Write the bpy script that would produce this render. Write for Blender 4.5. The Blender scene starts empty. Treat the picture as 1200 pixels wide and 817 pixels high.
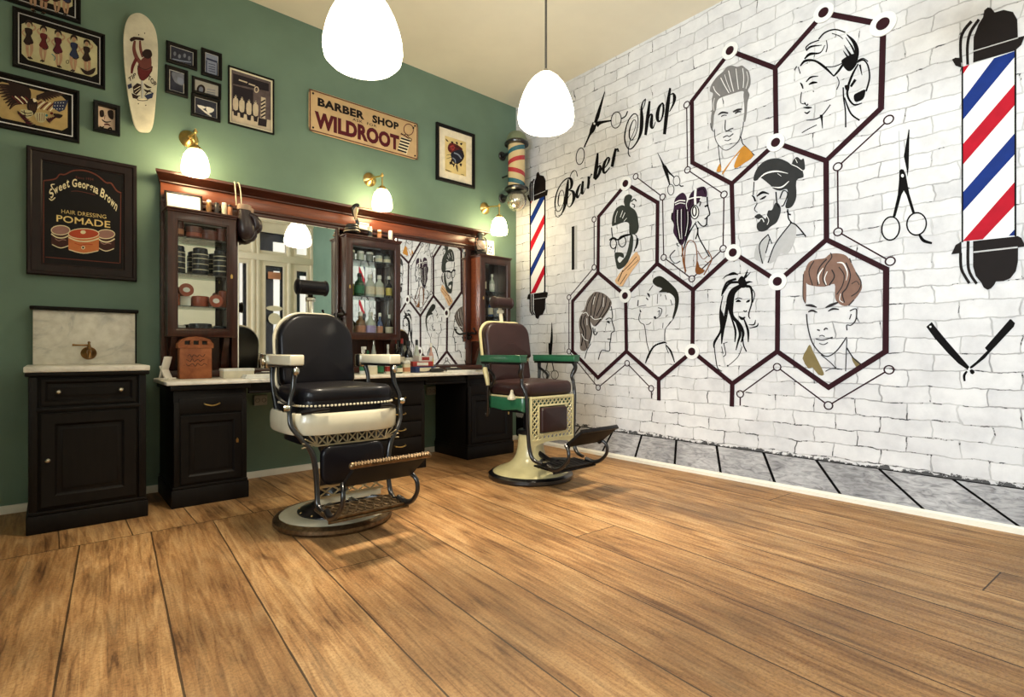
MIR_ROT, MIR_TILT = 0.0, 0.0
PEND_E, SCON_E, FILL_E, EXPO = 7.5, 38.0, 112.0, 0.0
SPOT_E = 205.0
ZW = .0004                              # prints sit this far off the brick
import bpy, bmesh, math, random
from math import sin, cos, pi, radians, atan2, sqrt, hypot
from mathutils import Vector, Matrix
from mathutils.geometry import tessellate_polygon
random.seed(7)
SC = bpy.context.scene
COL = SC.collection
# ------------------------------------------------------------------ camera model (1200x817, metres; camera stands at the origin, 1 m up)
FPX, CX, HY, CH = 622.0, 600.0, 412.0, 1.0
YAW = radians(41.17)
FX, FY, RX, RY = sin(YAW), cos(YAW), cos(YAW), -sin(YAW)
YG, XB, ZC = 4.515, 4.01, 3.77          # green wall plane, mural wall plane, ceiling
XL, YF = -2.4, -1.8                     # side wall behind the viewer, shop front behind the viewer
def ray(px, py):
    a = (px-CX)/FPX
    return (a*RX+FX, a*RY+FY, (HY-py)/FPX)
def on_y(px, py, Y):
    d = ray(px, py); t = Y/d[1]
    return Vector((d[0]*t, Y, CH+d[2]*t))
def on_x(px, py, X):
    d = ray(px, py); t = X/d[0]
    return Vector((X, d[1]*t, CH+d[2]*t))
def on_z(px, py, Z):
    d = ray(px, py); t = (Z-CH)/d[2]
    return Vector((d[0]*t, d[1]*t, Z))
# ------------------------------------------------------------------ objects
def tag(o, label=None, cat=None, group=None, kind=None):
    if label: o['label'] = label
    if cat: o['category'] = cat
    if group: o['group'] = group
    if kind: o['kind'] = kind
    return o
def thing(name, label, cat, loc=(0, 0, 0), group=None):
    o = bpy.data.objects.new(name, None); COL.objects.link(o)
    o.empty_display_size = .05
    o.location = loc
    return tag(o, label, cat, group)
def root_loc(p):
    v = Vector((0, 0, 0))
    while p is not None:
        v += Vector(p.location); p = p.parent
    return v
def dup(root, loc, label=None, group=None, swap=None):
    def cp(o, parent):
        c = o.copy(); COL.objects.link(c); c.parent = parent
        if swap and c.type == 'MESH':
            for k, ms in enumerate(c.material_slots):
                if ms.material and ms.material.name in swap:
                    ms.link = 'OBJECT'; ms.material = swap[ms.material.name]
        for ch in [x for x in KIDS.get(o.name, [])]:
            KIDS.setdefault(c.name, []).append(cp(ch, c))
        return c
    r = cp(root, None); r.location = loc
    if label: r['label'] = label
    if group: r['group'] = group
    return r
KIDS = {}
def cr(pts, n=6, closed=False):
    """Catmull-Rom through points of any length"""
    out = []; N = len(pts)
    if N < 3: return [tuple(p) for p in pts]
    rng = range(N) if closed else range(N-1)
    for i in rng:
        if closed: p0, p1, p2, p3 = pts[i-1], pts[i], pts[(i+1) % N], pts[(i+2) % N]
        else: p0, p1, p2, p3 = pts[max(i-1, 0)], pts[i], pts[i+1], pts[min(i+2, N-1)]
        for k in range(n):
            t = k/n
            out.append(tuple(.5*((2*b)+(-a+c)*t+(2*a-5*b+4*c-d)*t*t+(-a+3*b-3*c+d)*t**3) for a, b, c, d in zip(p0, p1, p2, p3)))
    if not closed: out.append(tuple(pts[-1]))
    return out
class MB:
    def __init__(s): s.v = []; s.f = []; s.m = []; s.mats = []; s.mi = 0; s.M = None
    def mat(s, m):
        if m not in s.mats: s.mats.append(m)
        s.mi = s.mats.index(m); return s
    def add(s, vs, fs):
        o = len(s.v)
        for p in vs:
            p = Vector(p)
            s.v.append(s.M @ p if s.M else p)
        for f in fs:
            s.f.append([i+o for i in f]); s.m.append(s.mi)
        return s
    def box(s, x0, x1, y0, y1, z0, z1, bev=0, seg=2):
        x0, x1 = sorted((x0, x1)); y0, y1 = sorted((y0, y1)); z0, z1 = sorted((z0, z1))
        if not bev:
            vs = [(x, y, z) for x in (x0, x1) for y in (y0, y1) for z in (z0, z1)]
            return s.add(vs, [(0, 1, 3, 2), (4, 6, 7, 5), (0, 4, 5, 1), (2, 3, 7, 6), (0, 2, 6, 4), (1, 5, 7, 3)])
        bm = bmesh.new(); bmesh.ops.create_cube(bm, size=1)
        for v in bm.verts:
            v.co = Vector(((x0+x1)/2+v.co.x*(x1-x0), (y0+y1)/2+v.co.y*(y1-y0), (z0+z1)/2+v.co.z*(z1-z0)))
        bmesh.ops.bevel(bm, geom=list(bm.edges), offset=min(bev, .49*min(x1-x0, y1-y0, z1-z0)), segments=seg, profile=.5, affect='EDGES')
        bm.verts.index_update()
        s.add([v.co.copy() for v in bm.verts], [[v.index for v in f.verts] for f in bm.faces]); bm.free()
        return s
    def rings(s, R, cap=(True, True), closed=False):
        n = len(R[0]); vs = [p for r in R for p in r]; fs = []
        K = len(R)
        for i in range(K if closed else K-1):
            a, b = i*n, ((i+1) % K)*n
            for k in range(n):
                fs.append((a+k, a+(k+1) % n, b+(k+1) % n, b+k))
        if not closed:
            if cap[0]: fs.append(list(range(n))[::-1])
            if cap[1]: fs.append([(K-1)*n+k for k in range(n)])
        return s.add(vs, fs)
    def tube(s, path, r, seg=10, n=5, closed=False, smooth=True, flat=1.0):
        """sweep a circle (or ellipse, flat<1) along a path; r number or list"""
        rs = [r]*len(path) if not hasattr(r, '__len__') else list(r)
        P = [tuple(p)+(q,) for p, q in zip(path, rs)]
        if smooth and len(P) > 2: P = cr(P, n, closed)
        C = [Vector(p[:3]) for p in P]; rr = [max(p[3], 1e-4) for p in P]
        N = len(C); R = []
        t0 = (C[1]-C[0]).normalized()
        up = Vector((0, 0, 1)) if abs(t0.z) < .9 else Vector((1, 0, 0))
        nrm = (up-t0*up.dot(t0)).normalized()
        for i in range(N):
            if closed: t = (C[(i+1) % N]-C[i-1])
            else: t = C[min(i+1, N-1)]-C[max(i-1, 0)]
            t = t.normalized() if t.length > 1e-9 else t0
            nrm = nrm-t*nrm.dot(t); nrm = nrm.normalized() if nrm.length > 1e-6 else t.orthogonal().normalized()
            b = t.cross(nrm)
            R.append([C[i]+nrm*rr[i]*cos(2*pi*k/seg)+b*rr[i]*flat*sin(2*pi*k/seg) for k in range(seg)])
        return s.rings(R, closed=closed)
    def cyl(s, p0, p1, r0, r1=None, seg=16):
        return s.tube([p0, p1], [r0, r0 if r1 is None else r1], seg, smooth=False)
    def lathe(s, prof, c=(0, 0, 0), seg=24, axis='z', sc=(1, 1)):
        R = []
        for r, z in prof:
            ring = []
            for k in range(seg):
                a = 2*pi*k/seg; u, w = max(r, 1e-4)*cos(a)*sc[0], max(r, 1e-4)*sin(a)*sc[1]
                if axis == 'z': p = (c[0]+u, c[1]+w, c[2]+z)
                elif axis == 'y': p = (c[0]+u, c[1]+z, c[2]-w)
                else: p = (c[0]+z, c[1]+u, c[2]+w)
                ring.append(Vector(p))
            R.append(ring)
        return s.rings(R)
    def ball(s, c, rx, ry=None, rz=None, seg=14, e=1.0, e2=1.0, nv=8):
        ry = rx if ry is None else ry; rz = rx if rz is None else rz
        pw = lambda v, e: math.copysign(abs(v)**e, v)
        R = []
        for i in range(1, nv):
            a = -pi/2+pi*i/nv
            R.append([Vector((c[0]+rx*pw(cos(a), e)*pw(cos(2*pi*k/seg), e2), c[1]+ry*pw(cos(a), e)*pw(sin(2*pi*k/seg), e2), c[2]+rz*pw(sin(a), e))) for k in range(seg)])
        return s.rings(R)
    def fan(s, pts3, nrm=None):
        pts3 = [Vector(p) for p in pts3]
        tris = tessellate_polygon([pts3])
        return s.add(pts3, [list(t) for t in tris])
    def prism(s, poly, plane, a, b):
        """extrude a 2-D outline: plane 'xz' along y, 'xy' along z, 'yz' along x"""
        f = {'xz': lambda p, t: (p[0], t, p[1]), 'xy': lambda p, t: (p[0], p[1], t), 'yz': lambda p, t: (t, p[0], p[1])}[plane]
        A = [Vector(f(p, a)) for p in poly]; B = [Vector(f(p, b)) for p in poly]; n = len(poly)
        tr = tessellate_polygon([A])
        s.add(A+B, [list(t) for t in tr]+[[i+n for i in t][::-1] for t in tr]+[(i, (i+1) % n, n+(i+1) % n, n+i) for i in range(n)])
        return s
    def puffy(s, poly, plane, mid, th, inset=.03, n=6, p=2.2):
        """cushion: an outline that rounds off towards both faces"""
        cx = sum(q[0] for q in poly)/len(poly); cy = sum(q[1] for q in poly)/len(poly)
        f = {'xz': lambda a, b, t: (a, t, b), 'xy': lambda a, b, t: (a, b, t)}[plane]
        R = []; N = len(poly)
        nor = []
        for i in range(N):
            a, b = poly[i-1], poly[(i+1) % N]; dx, dy = b[0]-a[0], b[1]-a[1]; L = hypot(dx, dy) or 1
            nx, ny = dy/L, -dx/L
            if nx*(poly[i][0]-cx)+ny*(poly[i][1]-cy) < 0: nx, ny = -nx, -ny
            nor.append((nx, ny))
        for k in range(-n, n+1):
            t = sin(k/n*pi/2); q = inset*(1-(1-abs(t)**p)**(1/p))
            R.append([Vector(f(poly[i][0]-nor[i][0]*q, poly[i][1]-nor[i][1]*q, mid+th/2*t)) for i in range(N)])
        # crown both faces
        for sgn in (-1, 1):
            base = R[0] if sgn < 0 else R[-1]; L = []
            for q in (.75, .45, .15):
                bump = th*.16*(1-q*q)
                ring = []
                for i, v in enumerate(base):
                    w = Vector(f(cx, cy, 0)); m = Vector(f(0, 0, mid+sgn*(th/2+bump)))
                    g = Vector(f(1, 1, 0))
                    d = Vector((v.x*g.x, v.y*g.y, v.z*g.z))
                    ring.append(w+(d-w)*q+m)
                L.append(ring)
            R = L[::-1]+R if sgn < 0 else R+L
        return s.rings(R)
    def framering(s, x0, x1, z0, z1, Y, prof):
        """mitred frame on a wall plane y=Y; prof = [(inset, stand-off)]"""
        R = []
        for a, b in prof:
            R.append([Vector(p) for p in ((x0+a, Y-b, z0+a), (x1-a, Y-b, z0+a), (x1-a, Y-b, z1-a), (x0+a, Y-b, z1-a))])
        return s.rings(R, cap=(False, False))
def _build(s, name, m=None, parent=None, sharp=38, label=None):
    me = bpy.data.meshes.new(name)
    off = root_loc(parent) if parent is not None and not getattr(s, 'local', False) else Vector((0, 0, 0))
    me.from_pydata([tuple(v-off) for v in s.v], [], s.f)
    mats = s.mats or [m]
    for mm in mats: me.materials.append(mm)
    if len(mats) > 1: me.polygons.foreach_set('material_index', s.m)
    bm = bmesh.new(); bm.from_mesh(me)
    if not getattr(s, 'raw', False):
        bmesh.ops.remove_doubles(bm, verts=bm.verts, dist=1e-6)
        bmesh.ops.recalc_face_normals(bm, faces=bm.faces)
    bm.to_mesh(me); bm.free()
    for p in me.polygons: p.use_smooth = True
    me.set_sharp_from_angle(angle=radians(sharp))
    o = bpy.data.objects.new(name, me); COL.objects.link(o)
    if parent is not None:
        o.parent = parent; KIDS.setdefault(parent.name, []).append(o)
    if label: o['label'] = label
    return o
MB.build = _build
def LB():
    b = MB(); b.local = True; return b
# ------------------------------------------------------------------ flat artwork traced on a wall plane
class Trace(MB):
    """draws filled shapes and brush strokes on a wall plane; coordinates are (x0 + u/s, y0 + v/s) of the survey of that wall"""
    def __init__(s, wall, val, x0=0, y0=0, sc=1, lift=.0016, back=.0004):
        super().__init__(); s.wall, s.val, s.x0, s.y0, s.sc = wall, val, x0, y0, sc
        s.lift = lift; s.back = back; s.raw = True
    def P(s, u, v, off):
        f = on_x if s.wall == 'x' else on_y
        p = f(s.x0+u/s.sc, s.y0+v/s.sc, s.val)
        if s.wall == 'x': p.x -= off
        else: p.y -= off
        return p
    def _face(s, pts, tris):
        F = [s.P(u, v, s.lift) for u, v in pts]; n = len(F)
        fs = []
        for t in tris:
            a, b, c = (F[i] for i in t[:3])
            nn = (b-a).cross(c-a); want = Vector((-1, 0, 0)) if s.wall == 'x' else Vector((0, -1, 0))
            fs.append(list(t) if nn.dot(want) > 0 else list(t)[::-1])
        vs = F
        if s.back is not None:
            B = [s.P(u, v, s.back) for u, v in pts]
            vs = F+B
            if hasattr(s, 'loop'):
                L = s.loop
                fs += [(L[i], L[(i+1) % len(L)], n+L[(i+1) % len(L)], n+L[i]) for i in range(len(L))]
        s.add(vs, fs); s.lift += .00004
        return s
    def poly(s, pts, smooth=0, m=None):
        if m: s.mat(m)
        if smooth: pts = cr(pts, smooth, True)
        tris = tessellate_polygon([[Vector((p[0], p[1], 0)) for p in pts]])
        s.loop = list(range(len(pts)))
        return s._face(pts, tris)
    def stroke(s, pts, w=None, m=None, n=5, smooth=True, closed=False):
        """pts (u,v) or (u,v,width)"""
        if m: s.mat(m)
        P = [(p[0], p[1], p[2] if len(p) > 2 else w) for p in pts]
        if smooth and len(P) > 2: P = cr(P, n, closed)
        L, R = [], []; N = len(P)
        for i, p in enumerate(P):
            a, b = (P[i-1], P[(i+1) % N]) if closed else (P[max(i-1, 0)], P[min(i+1, N-1)])
            dx, dy = b[0]-a[0], b[1]-a[1]; q = hypot(dx, dy) or 1
            h = max(p[2], .4)/2
            L.append((p[0]-dy/q*h, p[1]+dx/q*h)); R.append((p[0]+dy/q*h, p[1]-dx/q*h))
        pts2 = L+R; fs = []
        for i in range(N if closed else N-1):
            j = (i+1) % N
            fs.append((i, j, N+j, N+i))
        s.loop = list(range(N))+[N+i for i in range(N-1, -1, -1)]
        if closed:
            bk, s.back = s.back, None
            s._face(pts2, fs); s.back = bk
            return s
        return s._face(pts2, fs)
    def ring(s, c, rx, ry, w, m=None, rot=0, n=28):
        cs, sn = cos(radians(rot)), sin(radians(rot))
        pts = [(c[0]+rx*cos(t)*cs-ry*sin(t)*sn, c[1]+rx*cos(t)*sn+ry*sin(t)*cs) for t in [2*pi*k/n for k in range(n)]]
        return s.stroke(pts, w, m, smooth=False, closed=True)
    def dot(s, c, rx, ry=None, m=None, n=18):
        ry = rx if ry is None else ry
        return s.poly([(c[0]+rx*cos(2*pi*k/n), c[1]+ry*sin(2*pi*k/n)) for k in range(n)], m=m)
def text_faces(body, bold=0.0, shear=0.0, space=1.0):
    """letters as flat faces in a unit box"""
    cu = bpy.data.curves.new('lettering', 'FONT'); cu.body = body; cu.size = 1; cu.offset = bold; cu.shear = shear
    cu.space_character = space; cu.resolution_u = 3
    o = bpy.data.objects.new('lettering', cu); COL.objects.link(o)
    dg = bpy.context.evaluated_depsgraph_get(); dg.update()
    me = bpy.data.meshes.new_from_object(o.evaluated_get(dg))
    vs = [v.co.copy() for v in me.vertices]; fs = [list(p.vertices) for p in me.polygons]
    bpy.data.objects.remove(o); bpy.data.curves.remove(cu); bpy.data.meshes.remove(me)
    x0, x1 = min(v.x for v in vs), max(v.x for v in vs); y0, y1 = min(v.y for v in vs), max(v.y for v in vs)
    return [((v.x-x0)/(x1-x0), (v.y-y0)/(y1-y0)) for v in vs], fs, (x1-x0)/(y1-y0)
def put_text(mb, body, fn, m, bold=0.0, shear=0.0, space=1.0):
    """fn(u,v) -> world point"""
    uv, fs, asp = text_faces(body, bold, shear, space)
    mb.mat(m); mb.add([fn(u, v) for u, v in uv], fs)
# ------------------------------------------------------------------ materials (all procedural)
def lin(c):
    return tuple((x/255/12.92 if x/255 <= .04045 else ((x/255+.055)/1.055)**2.4) for x in c)+(1,)
MATS = {}
def mk(name):
    m = bpy.data.materials.new(name); m.use_nodes = True; m.node_tree.nodes.clear()
    nt = m.node_tree; out = nt.nodes.new('ShaderNodeOutputMaterial'); b = nt.nodes.new('ShaderNodeBsdfPrincipled')
    nt.links.new(b.outputs[0], out.inputs[0]); MATS[name] = m
    return m, nt, b, out
def nd(nt, t, **k):
    n = nt.nodes.new('ShaderNode'+t)
    for a, v in k.items():
        if a.startswith('i_'):
            n.inputs[a[2:].replace('_', ' ')].default_value = v
        else: setattr(n, a, v)
    return n
def mth(nt, op, a, b=None, c=None, clamp=False):
    n = nt.nodes.new('ShaderNodeMath'); n.operation = op; n.use_clamp = clamp
    for i, v in enumerate((a, b, c)):
        if v is None: continue
        if isinstance(v, (int, float)): n.inputs[i].default_value = v
        else: nt.links.new(v, n.inputs[i])
    return n.outputs[0]
def mixc(nt, f, a, b, mode='MIX'):
    n = nt.nodes.new('ShaderNodeMix'); n.data_type = 'RGBA'; n.blend_type = mode
    for s_, v in ((0, f), (6, a), (7, b)):
        if isinstance(v, (int, float)): n.inputs[s_].default_value = v
        elif isinstance(v, tuple): n.inputs[s_].default_value = v
        else: nt.links.new(v, n.inputs[s_])
    return n.outputs[2]
def ramp(nt, f, stops):
    n = nt.nodes.new('ShaderNodeValToRGB'); e = n.color_ramp.elements
    while len(e) < len(stops): e.new(.5)
    for k, (p, c) in enumerate(stops):
        e[k].position = p; e[k].color = c if len(c) == 4 else lin(c)
    nt.links.new(f, n.inputs[0]); return n.outputs[0]
def coords(nt, scale=(1, 1, 1), rot=(0, 0, 0), kind='Object'):
    tc = nd(nt, 'TexCoord'); mp = nd(nt, 'Mapping')
    mp.inputs['Scale'].default_value = scale; mp.inputs['Rotation'].default_value = rot
    nt.links.new(tc.outputs[kind], mp.inputs[0]); return mp.outputs[0]
def mat(name, c, rough=.5, metal=0, var=.12, vs=14, bump=0, bs=60, coat=0, emit=None, es=0, spec=.5, sheen=0):
    if name in MATS: return MATS[name]
    m, nt, b, out = mk(name)
    co = coords(nt)
    n = nd(nt, 'TexNoise', i_Scale=vs, i_Detail=5.0, i_Roughness=.6); nt.links.new(co, n.inputs['Vector'])
    L = lin(c)
    lo = tuple(x*(1-var) for x in L[:3])+(1,); hi = tuple(min(1, x*(1+var)) for x in L[:3])+(1,)
    nt.links.new(ramp(nt, n.outputs[0], [(.3, lo), (.7, hi)]), b.inputs['Base Color'])
    b.inputs['Roughness'].default_value = rough; b.inputs['Metallic'].default_value = metal
    b.inputs['Coat Weight'].default_value = coat; b.inputs['Coat Roughness'].default_value = .12
    b.inputs['Specular IOR Level'].default_value = spec
    if emit: b.inputs['Emission Color'].default_value = lin(emit); b.inputs['Emission Strength'].default_value = es
    if bump:
        n2 = nd(nt, 'TexNoise', i_Scale=bs, i_Detail=3.0); nt.links.new(co, n2.inputs['Vector'])
        bp = nd(nt, 'Bump', i_Strength=bump, i_Distance=.004); nt.links.new(n2.outputs[0], bp.inputs['Height']); nt.links.new(bp.outputs[0], b.inputs['Normal'])
    return m
def wood(name, c1, c2, rough=.45, grain=(1.5, 30, 30), coat=.15, bump=.15, spec=.4):
    if name in MATS: return MATS[name]
    m, nt, b, out = mk(name)
    co = coords(nt, grain)
    n = nd(nt, 'TexNoise', i_Scale=1.6, i_Detail=8.0, i_Roughness=.62, i_Distortion=.8); nt.links.new(co, n.inputs['Vector'])
    n2 = nd(nt, 'TexNoise', i_Scale=2.5, i_Detail=3.0); nt.links.new(coords(nt), n2.inputs['Vector'])
    c = ramp(nt, n.outputs[0], [(.32, c1), (.68, c2)])
    c = mixc(nt, .35, c, ramp(nt, n2.outputs[0], [(.35, c1), (.65, c2)]))
    nt.links.new(c, b.inputs['Base Color']); b.inputs['Roughness'].default_value = rough
    b.inputs['Coat Weight'].default_value = coat; b.inputs['Coat Roughness'].default_value = .25; b.inputs['Specular IOR Level'].default_value = spec
    bp = nd(nt, 'Bump', i_Strength=bump, i_Distance=.002); nt.links.new(n.outputs[0], bp.inputs['Height']); nt.links.new(bp.outputs[0], b.inputs['Normal'])
    return m
def glass(name, tint=(235, 240, 240), gloss=.12, rough=.03, ior=1.45):
    """thin pane: mostly clear with a fresnel-like sheen"""
    if name in MATS: return MATS[name]
    m, nt, b, out = mk(name); nt.nodes.remove(b)
    t = nd(nt, 'BsdfTransparent'); t.inputs[0].default_value = lin(tint)
    g = nd(nt, 'BsdfGlossy'); g.inputs['Roughness'].default_value = rough
    fr = nd(nt, 'Fresnel', i_IOR=ior)
    f = mth(nt, 'ADD', fr.outputs[0], gloss*.4, clamp=True)
    mx = nd(nt, 'MixShader'); nt.links.new(f, mx.inputs[0]); nt.links.new(t.outputs[0], mx.inputs[1]); nt.links.new(g.outputs[0], mx.inputs[2])
    nt.links.new(mx.outputs[0], out.inputs[0]); return m
def mirror(name, c=(234, 232, 226)):
    if name in MATS: return MATS[name]
    m, nt, b, out = mk(name)
    n = nd(nt, 'TexNoise', i_Scale=3.0, i_Detail=2.0); nt.links.new(coords(nt), n.inputs['Vector'])
    L = lin(c)
    nt.links.new(ramp(nt, n.outputs[0], [(.3, tuple(x*.96 for x in L[:3])+(1,)), (.7, L)]), b.inputs['Base Color'])
    b.inputs['Metallic'].default_value = 1; b.inputs['Roughness'].default_value = .015
    return m
# ------------------------------------------------------------------ palette
M_GREEN = mat('green_paint', (104, 130, 114), .62, var=.10, vs=2.2, bump=.12, bs=180)
M_CEIL = mat('ceiling_paint', (232, 226, 208), .8, var=.05, vs=1.5, bump=.05, bs=120)
M_CREAM = mat('cream_paint', (230, 220, 196), .45, var=.06, vs=5)
M_WHITE = mat('white_trim', (232, 228, 214), .45, var=.05, vs=8)
M_DKWOOD = wood('mahogany', (38, 18, 13), (84, 42, 28), .32, (2, 26, 26), .3)
M_DKWOODV = wood('mahogany_upright', (36, 17, 13), (78, 39, 27), .32, (26, 26, 2), .3)
M_RED = wood('mahogany_red', (92, 42, 24), (146, 78, 46), .3, (2, 30, 30), .3)
M_BLKWOOD = wood('ebonised_wood', (8, 6, 6), (21, 16, 13), .5, (22, 22, 2), .0, .15, .2)
M_FRAME = mat('black_frame', (10, 8, 9), .45, var=.2, vs=30, spec=.2)
M_FRAMEB = wood('brown_frame', (18, 9, 9), (36, 18, 17), .42, (20, 20, 3), .05, .15, .25)
M_BRASS = mat('brass', (214, 180, 112), .28, 1, var=.15, vs=20)
M_CHROME = mat('nickel', (196, 192, 180), .2, 1, var=.1, vs=20)
M_BLACK = mat('black_enamel', (15, 14, 16), .28, var=.2, vs=20, coat=.4)
M_BLKMET = mat('dark_iron', (34, 31, 30), .35, .8, var=.25, vs=25)
M_LEATHER = mat('black_leather', (11, 9, 14), .42, var=.25, vs=9, bump=.2, bs=190, coat=.16, spec=.15)
M_BROWN = mat('brown_leather', (42, 22, 20), .45, var=.22, vs=9, bump=.25, bs=190, coat=.1, spec=.3)
M_PORC = mat('cream_porcelain', (200, 191, 166), .25, var=.06, vs=9, coat=.3)
M_BRONZE = mat('worn_bronze', (108, 88, 64), .35, .85, var=.45, vs=35, bump=.4, bs=90)
M_IVORY = mat('ivory_enamel', (196, 184, 136), .3, var=.08, vs=10, coat=.3)
M_GREENE = mat('green_enamel', (36, 88, 60), .3, var=.12, vs=12, coat=.3)
M_MAROON = mat('maroon_print', (46, 21, 27), .7, var=.06, vs=20, spec=.1)
M_INK = mat('black_print', (9, 7, 8), .7, var=.1, vs=20, spec=.1)
M_WPRINT = mat('white_print', (226, 226, 226), .6, var=.02, vs=20)
M_GREYL = mat('pale_grey_print', (176, 176, 178), .6, var=.06, vs=30)
M_PAPER = mat('cream_paper', (232, 222, 192), .7, var=.06, vs=14)
M_WPAPER = mat('white_paper', (236, 232, 222), .7, var=.03, vs=14)
M_MIRROR = mirror('mirror_glass')
M_PANE = glass('clear_pane', (250, 252, 251), .02, .02, 1.16)
M_SHELF = glass('shelf_glass', (214, 232, 224), .1)
M_STEEL = mat('steel_grey', (150, 152, 150), .35, .7, var=.1, vs=20)
def paint(name, c, rough=.65, **k): return mat(name, c, rough, **{'spec': .15, **k})
# ---- floor: long worn boards running towards the vanity wall, one cross board along it
def floor_mat():
    m, nt, b, out = mk('worn_pine_boards')
    tc = nd(nt, 'TexCoord'); sx = nd(nt, 'SeparateXYZ'); nt.links.new(tc.outputs['Object'], sx.inputs[0])
    th = radians(4.3); X, Y = sx.outputs[0], sx.outputs[1]
    u = mth(nt, 'SUBTRACT', mth(nt, 'MULTIPLY', X, cos(th)), mth(nt, 'MULTIPLY', Y, sin(th)))
    v = mth(nt, 'ADD', mth(nt, 'MULTIPLY', X, sin(th)), mth(nt, 'MULTIPLY', Y, cos(th)))
    edge = mth(nt, 'GREATER_THAN', Y, 3.53)
    # beyond the edge the boards lie square to the wall and are offset
    u2 = mth(nt, 'ADD', mth(nt, 'MULTIPLY', X, 1.0), .12)
    uu = mth(nt, 'ADD', mth(nt, 'MULTIPLY', u, mth(nt, 'SUBTRACT', 1.0, edge)), mth(nt, 'MULTIPLY', u2, edge))
    q = mth(nt, 'DIVIDE', mth(nt, 'SUBTRACT', uu, .1637), .305)
    iid = mth(nt, 'ADD', mth(nt, 'FLOOR', q), mth(nt, 'MULTIPLY', edge, 37.0))
    fr = mth(nt, 'FRACT', q)
    wn = nd(nt, 'TexWhiteNoise', noise_dimensions='1D'); nt.links.new(iid, wn.inputs['W'])
    vv = mth(nt, 'ADD', v, mth(nt, 'MULTIPLY', wn.outputs[0], 9.0))
    q2 = mth(nt, 'DIVIDE', vv, 5.2); fr2 = mth(nt, 'FRACT', q2)
    id2 = mth(nt, 'ADD', mth(nt, 'FLOOR', q2), mth(nt, 'MULTIPLY', iid, 13.0))
    wn2 = nd(nt, 'TexWhiteNoise', noise_dimensions='1D'); nt.links.new(id2, wn2.inputs['W'])
    # grain
    cv = nd(nt, 'CombineXYZ'); nt.links.new(mth(nt, 'MULTIPLY', uu, 26.0), cv.inputs[0]); nt.links.new(mth(nt, 'MULTIPLY', vv, 1.3), cv.inputs[1]); nt.links.new(mth(nt, 'MULTIPLY', id2, 3.7), cv.inputs[2])
    g = nd(nt, 'TexNoise', i_Scale=1.5, i_Detail=9.0, i_Roughness=.66, i_Distortion=1.1); nt.links.new(cv.outputs[0], g.inputs['Vector'])
    cv2 = nd(nt, 'CombineXYZ'); nt.links.new(mth(nt, 'MULTIPLY', uu, 5.0), cv2.inputs[0]); nt.links.new(mth(nt, 'MULTIPLY', vv, .9), cv2.inputs[1]); nt.links.new(mth(nt, 'MULTIPLY', id2, 1.9), cv2.inputs[2])
    g2 = nd(nt, 'TexNoise', i_Scale=2.2, i_Detail=6.0, i_Roughness=.6, i_Distortion=.6); nt.links.new(cv2.outputs[0], g2.inputs['Vector'])
    big = nd(nt, 'TexNoise', i_Scale=.9, i_Detail=4.0); nt.links.new(tc.outputs['Object'], big.inputs['Vector'])
    spk = nd(nt, 'TexNoise', i_Scale=95.0, i_Detail=3.0, i_Roughness=.7); nt.links.new(tc.outputs['Object'], spk.inputs['Vector'])
    c = ramp(nt, g.outputs[0], [(.31, (78, 54, 36)), (.43, (166, 122, 78)), (.58, (214, 172, 118)), (.78, (234, 202, 152))])
    c = mixc(nt, .42, c, ramp(nt, g2.outputs[0], [(.35, (96, 68, 44)), (.48, (190, 146, 98)), (.66, (236, 202, 152))]))
    tone = ramp(nt, wn2.outputs[0], [(0, (200, 188, 174)), (.5, (230, 222, 212)), (1, (255, 252, 246))])
    c = mixc(nt, .75, c, tone, 'MULTIPLY')
    c = mixc(nt, .55, c, ramp(nt, big.outputs[0], [(.36, (104, 86, 70)), (.58, (255, 250, 244))]), 'MULTIPLY')
    c = mixc(nt, .35, c, ramp(nt, spk.outputs[0], [(.36, (120, 100, 80)), (.55, (255, 255, 255))]), 'MULTIPLY')
    # knots and nails
    vo = nd(nt, 'TexVoronoi', i_Scale=1.0); cvk = nd(nt, 'CombineXYZ')
    nt.links.new(mth(nt, 'MULTIPLY', uu, 2.4), cvk.inputs[0]); nt.links.new(mth(nt, 'MULTIPLY', vv, 1.0), cvk.inputs[1]); nt.links.new(cvk.outputs[0], vo.inputs['Vector'])
    kn = mth(nt, 'LESS_THAN', vo.outputs['Distance'], .035)
    c = mixc(nt, mth(nt, 'MULTIPLY', kn, .8), c, lin((52, 30, 18)))
    # seams
    w = nd(nt, 'TexNoise', i_Scale=3.0, i_Detail=3.0); nt.links.new(cv2.outputs[0], w.inputs['Vector'])
    sw = mth(nt, 'MULTIPLY', w.outputs[0], .022)
    d = mth(nt, 'MINIMUM', fr, mth(nt, 'SUBTRACT', 1.0, fr))
    seam = mth(nt, 'LESS_THAN', d, sw)
    d2 = mth(nt, 'MULTIPLY', mth(nt, 'MINIMUM', fr2, mth(nt, 'SUBTRACT', 1.0, fr2)), 5.2/.305)
    seam = mth(nt, 'MAXIMUM', seam, mth(nt, 'LESS_THAN', d2, .010))
    d3 = mth(nt, 'ABSOLUTE', mth(nt, 'SUBTRACT', Y, 3.53))
    seam = mth(nt, 'MAXIMUM', seam, mth(nt, 'LESS_THAN', d3, .004))
    c = mixc(nt, mth(nt, 'MULTIPLY', seam, .85), c, lin((34, 20, 12)))
    nt.links.new(c, b.inputs['Base Color'])
    rg = mth(nt, 'ADD', mth(nt, 'MULTIPLY', big.outputs[0], .3), .33)
    nt.links.new(rg, b.inputs['Roughness']); b.inputs['Specular IOR Level'].default_value = .35
    h = mth(nt, 'SUBTRACT', mth(nt, 'MULTIPLY', g.outputs[0], .35), seam)
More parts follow.
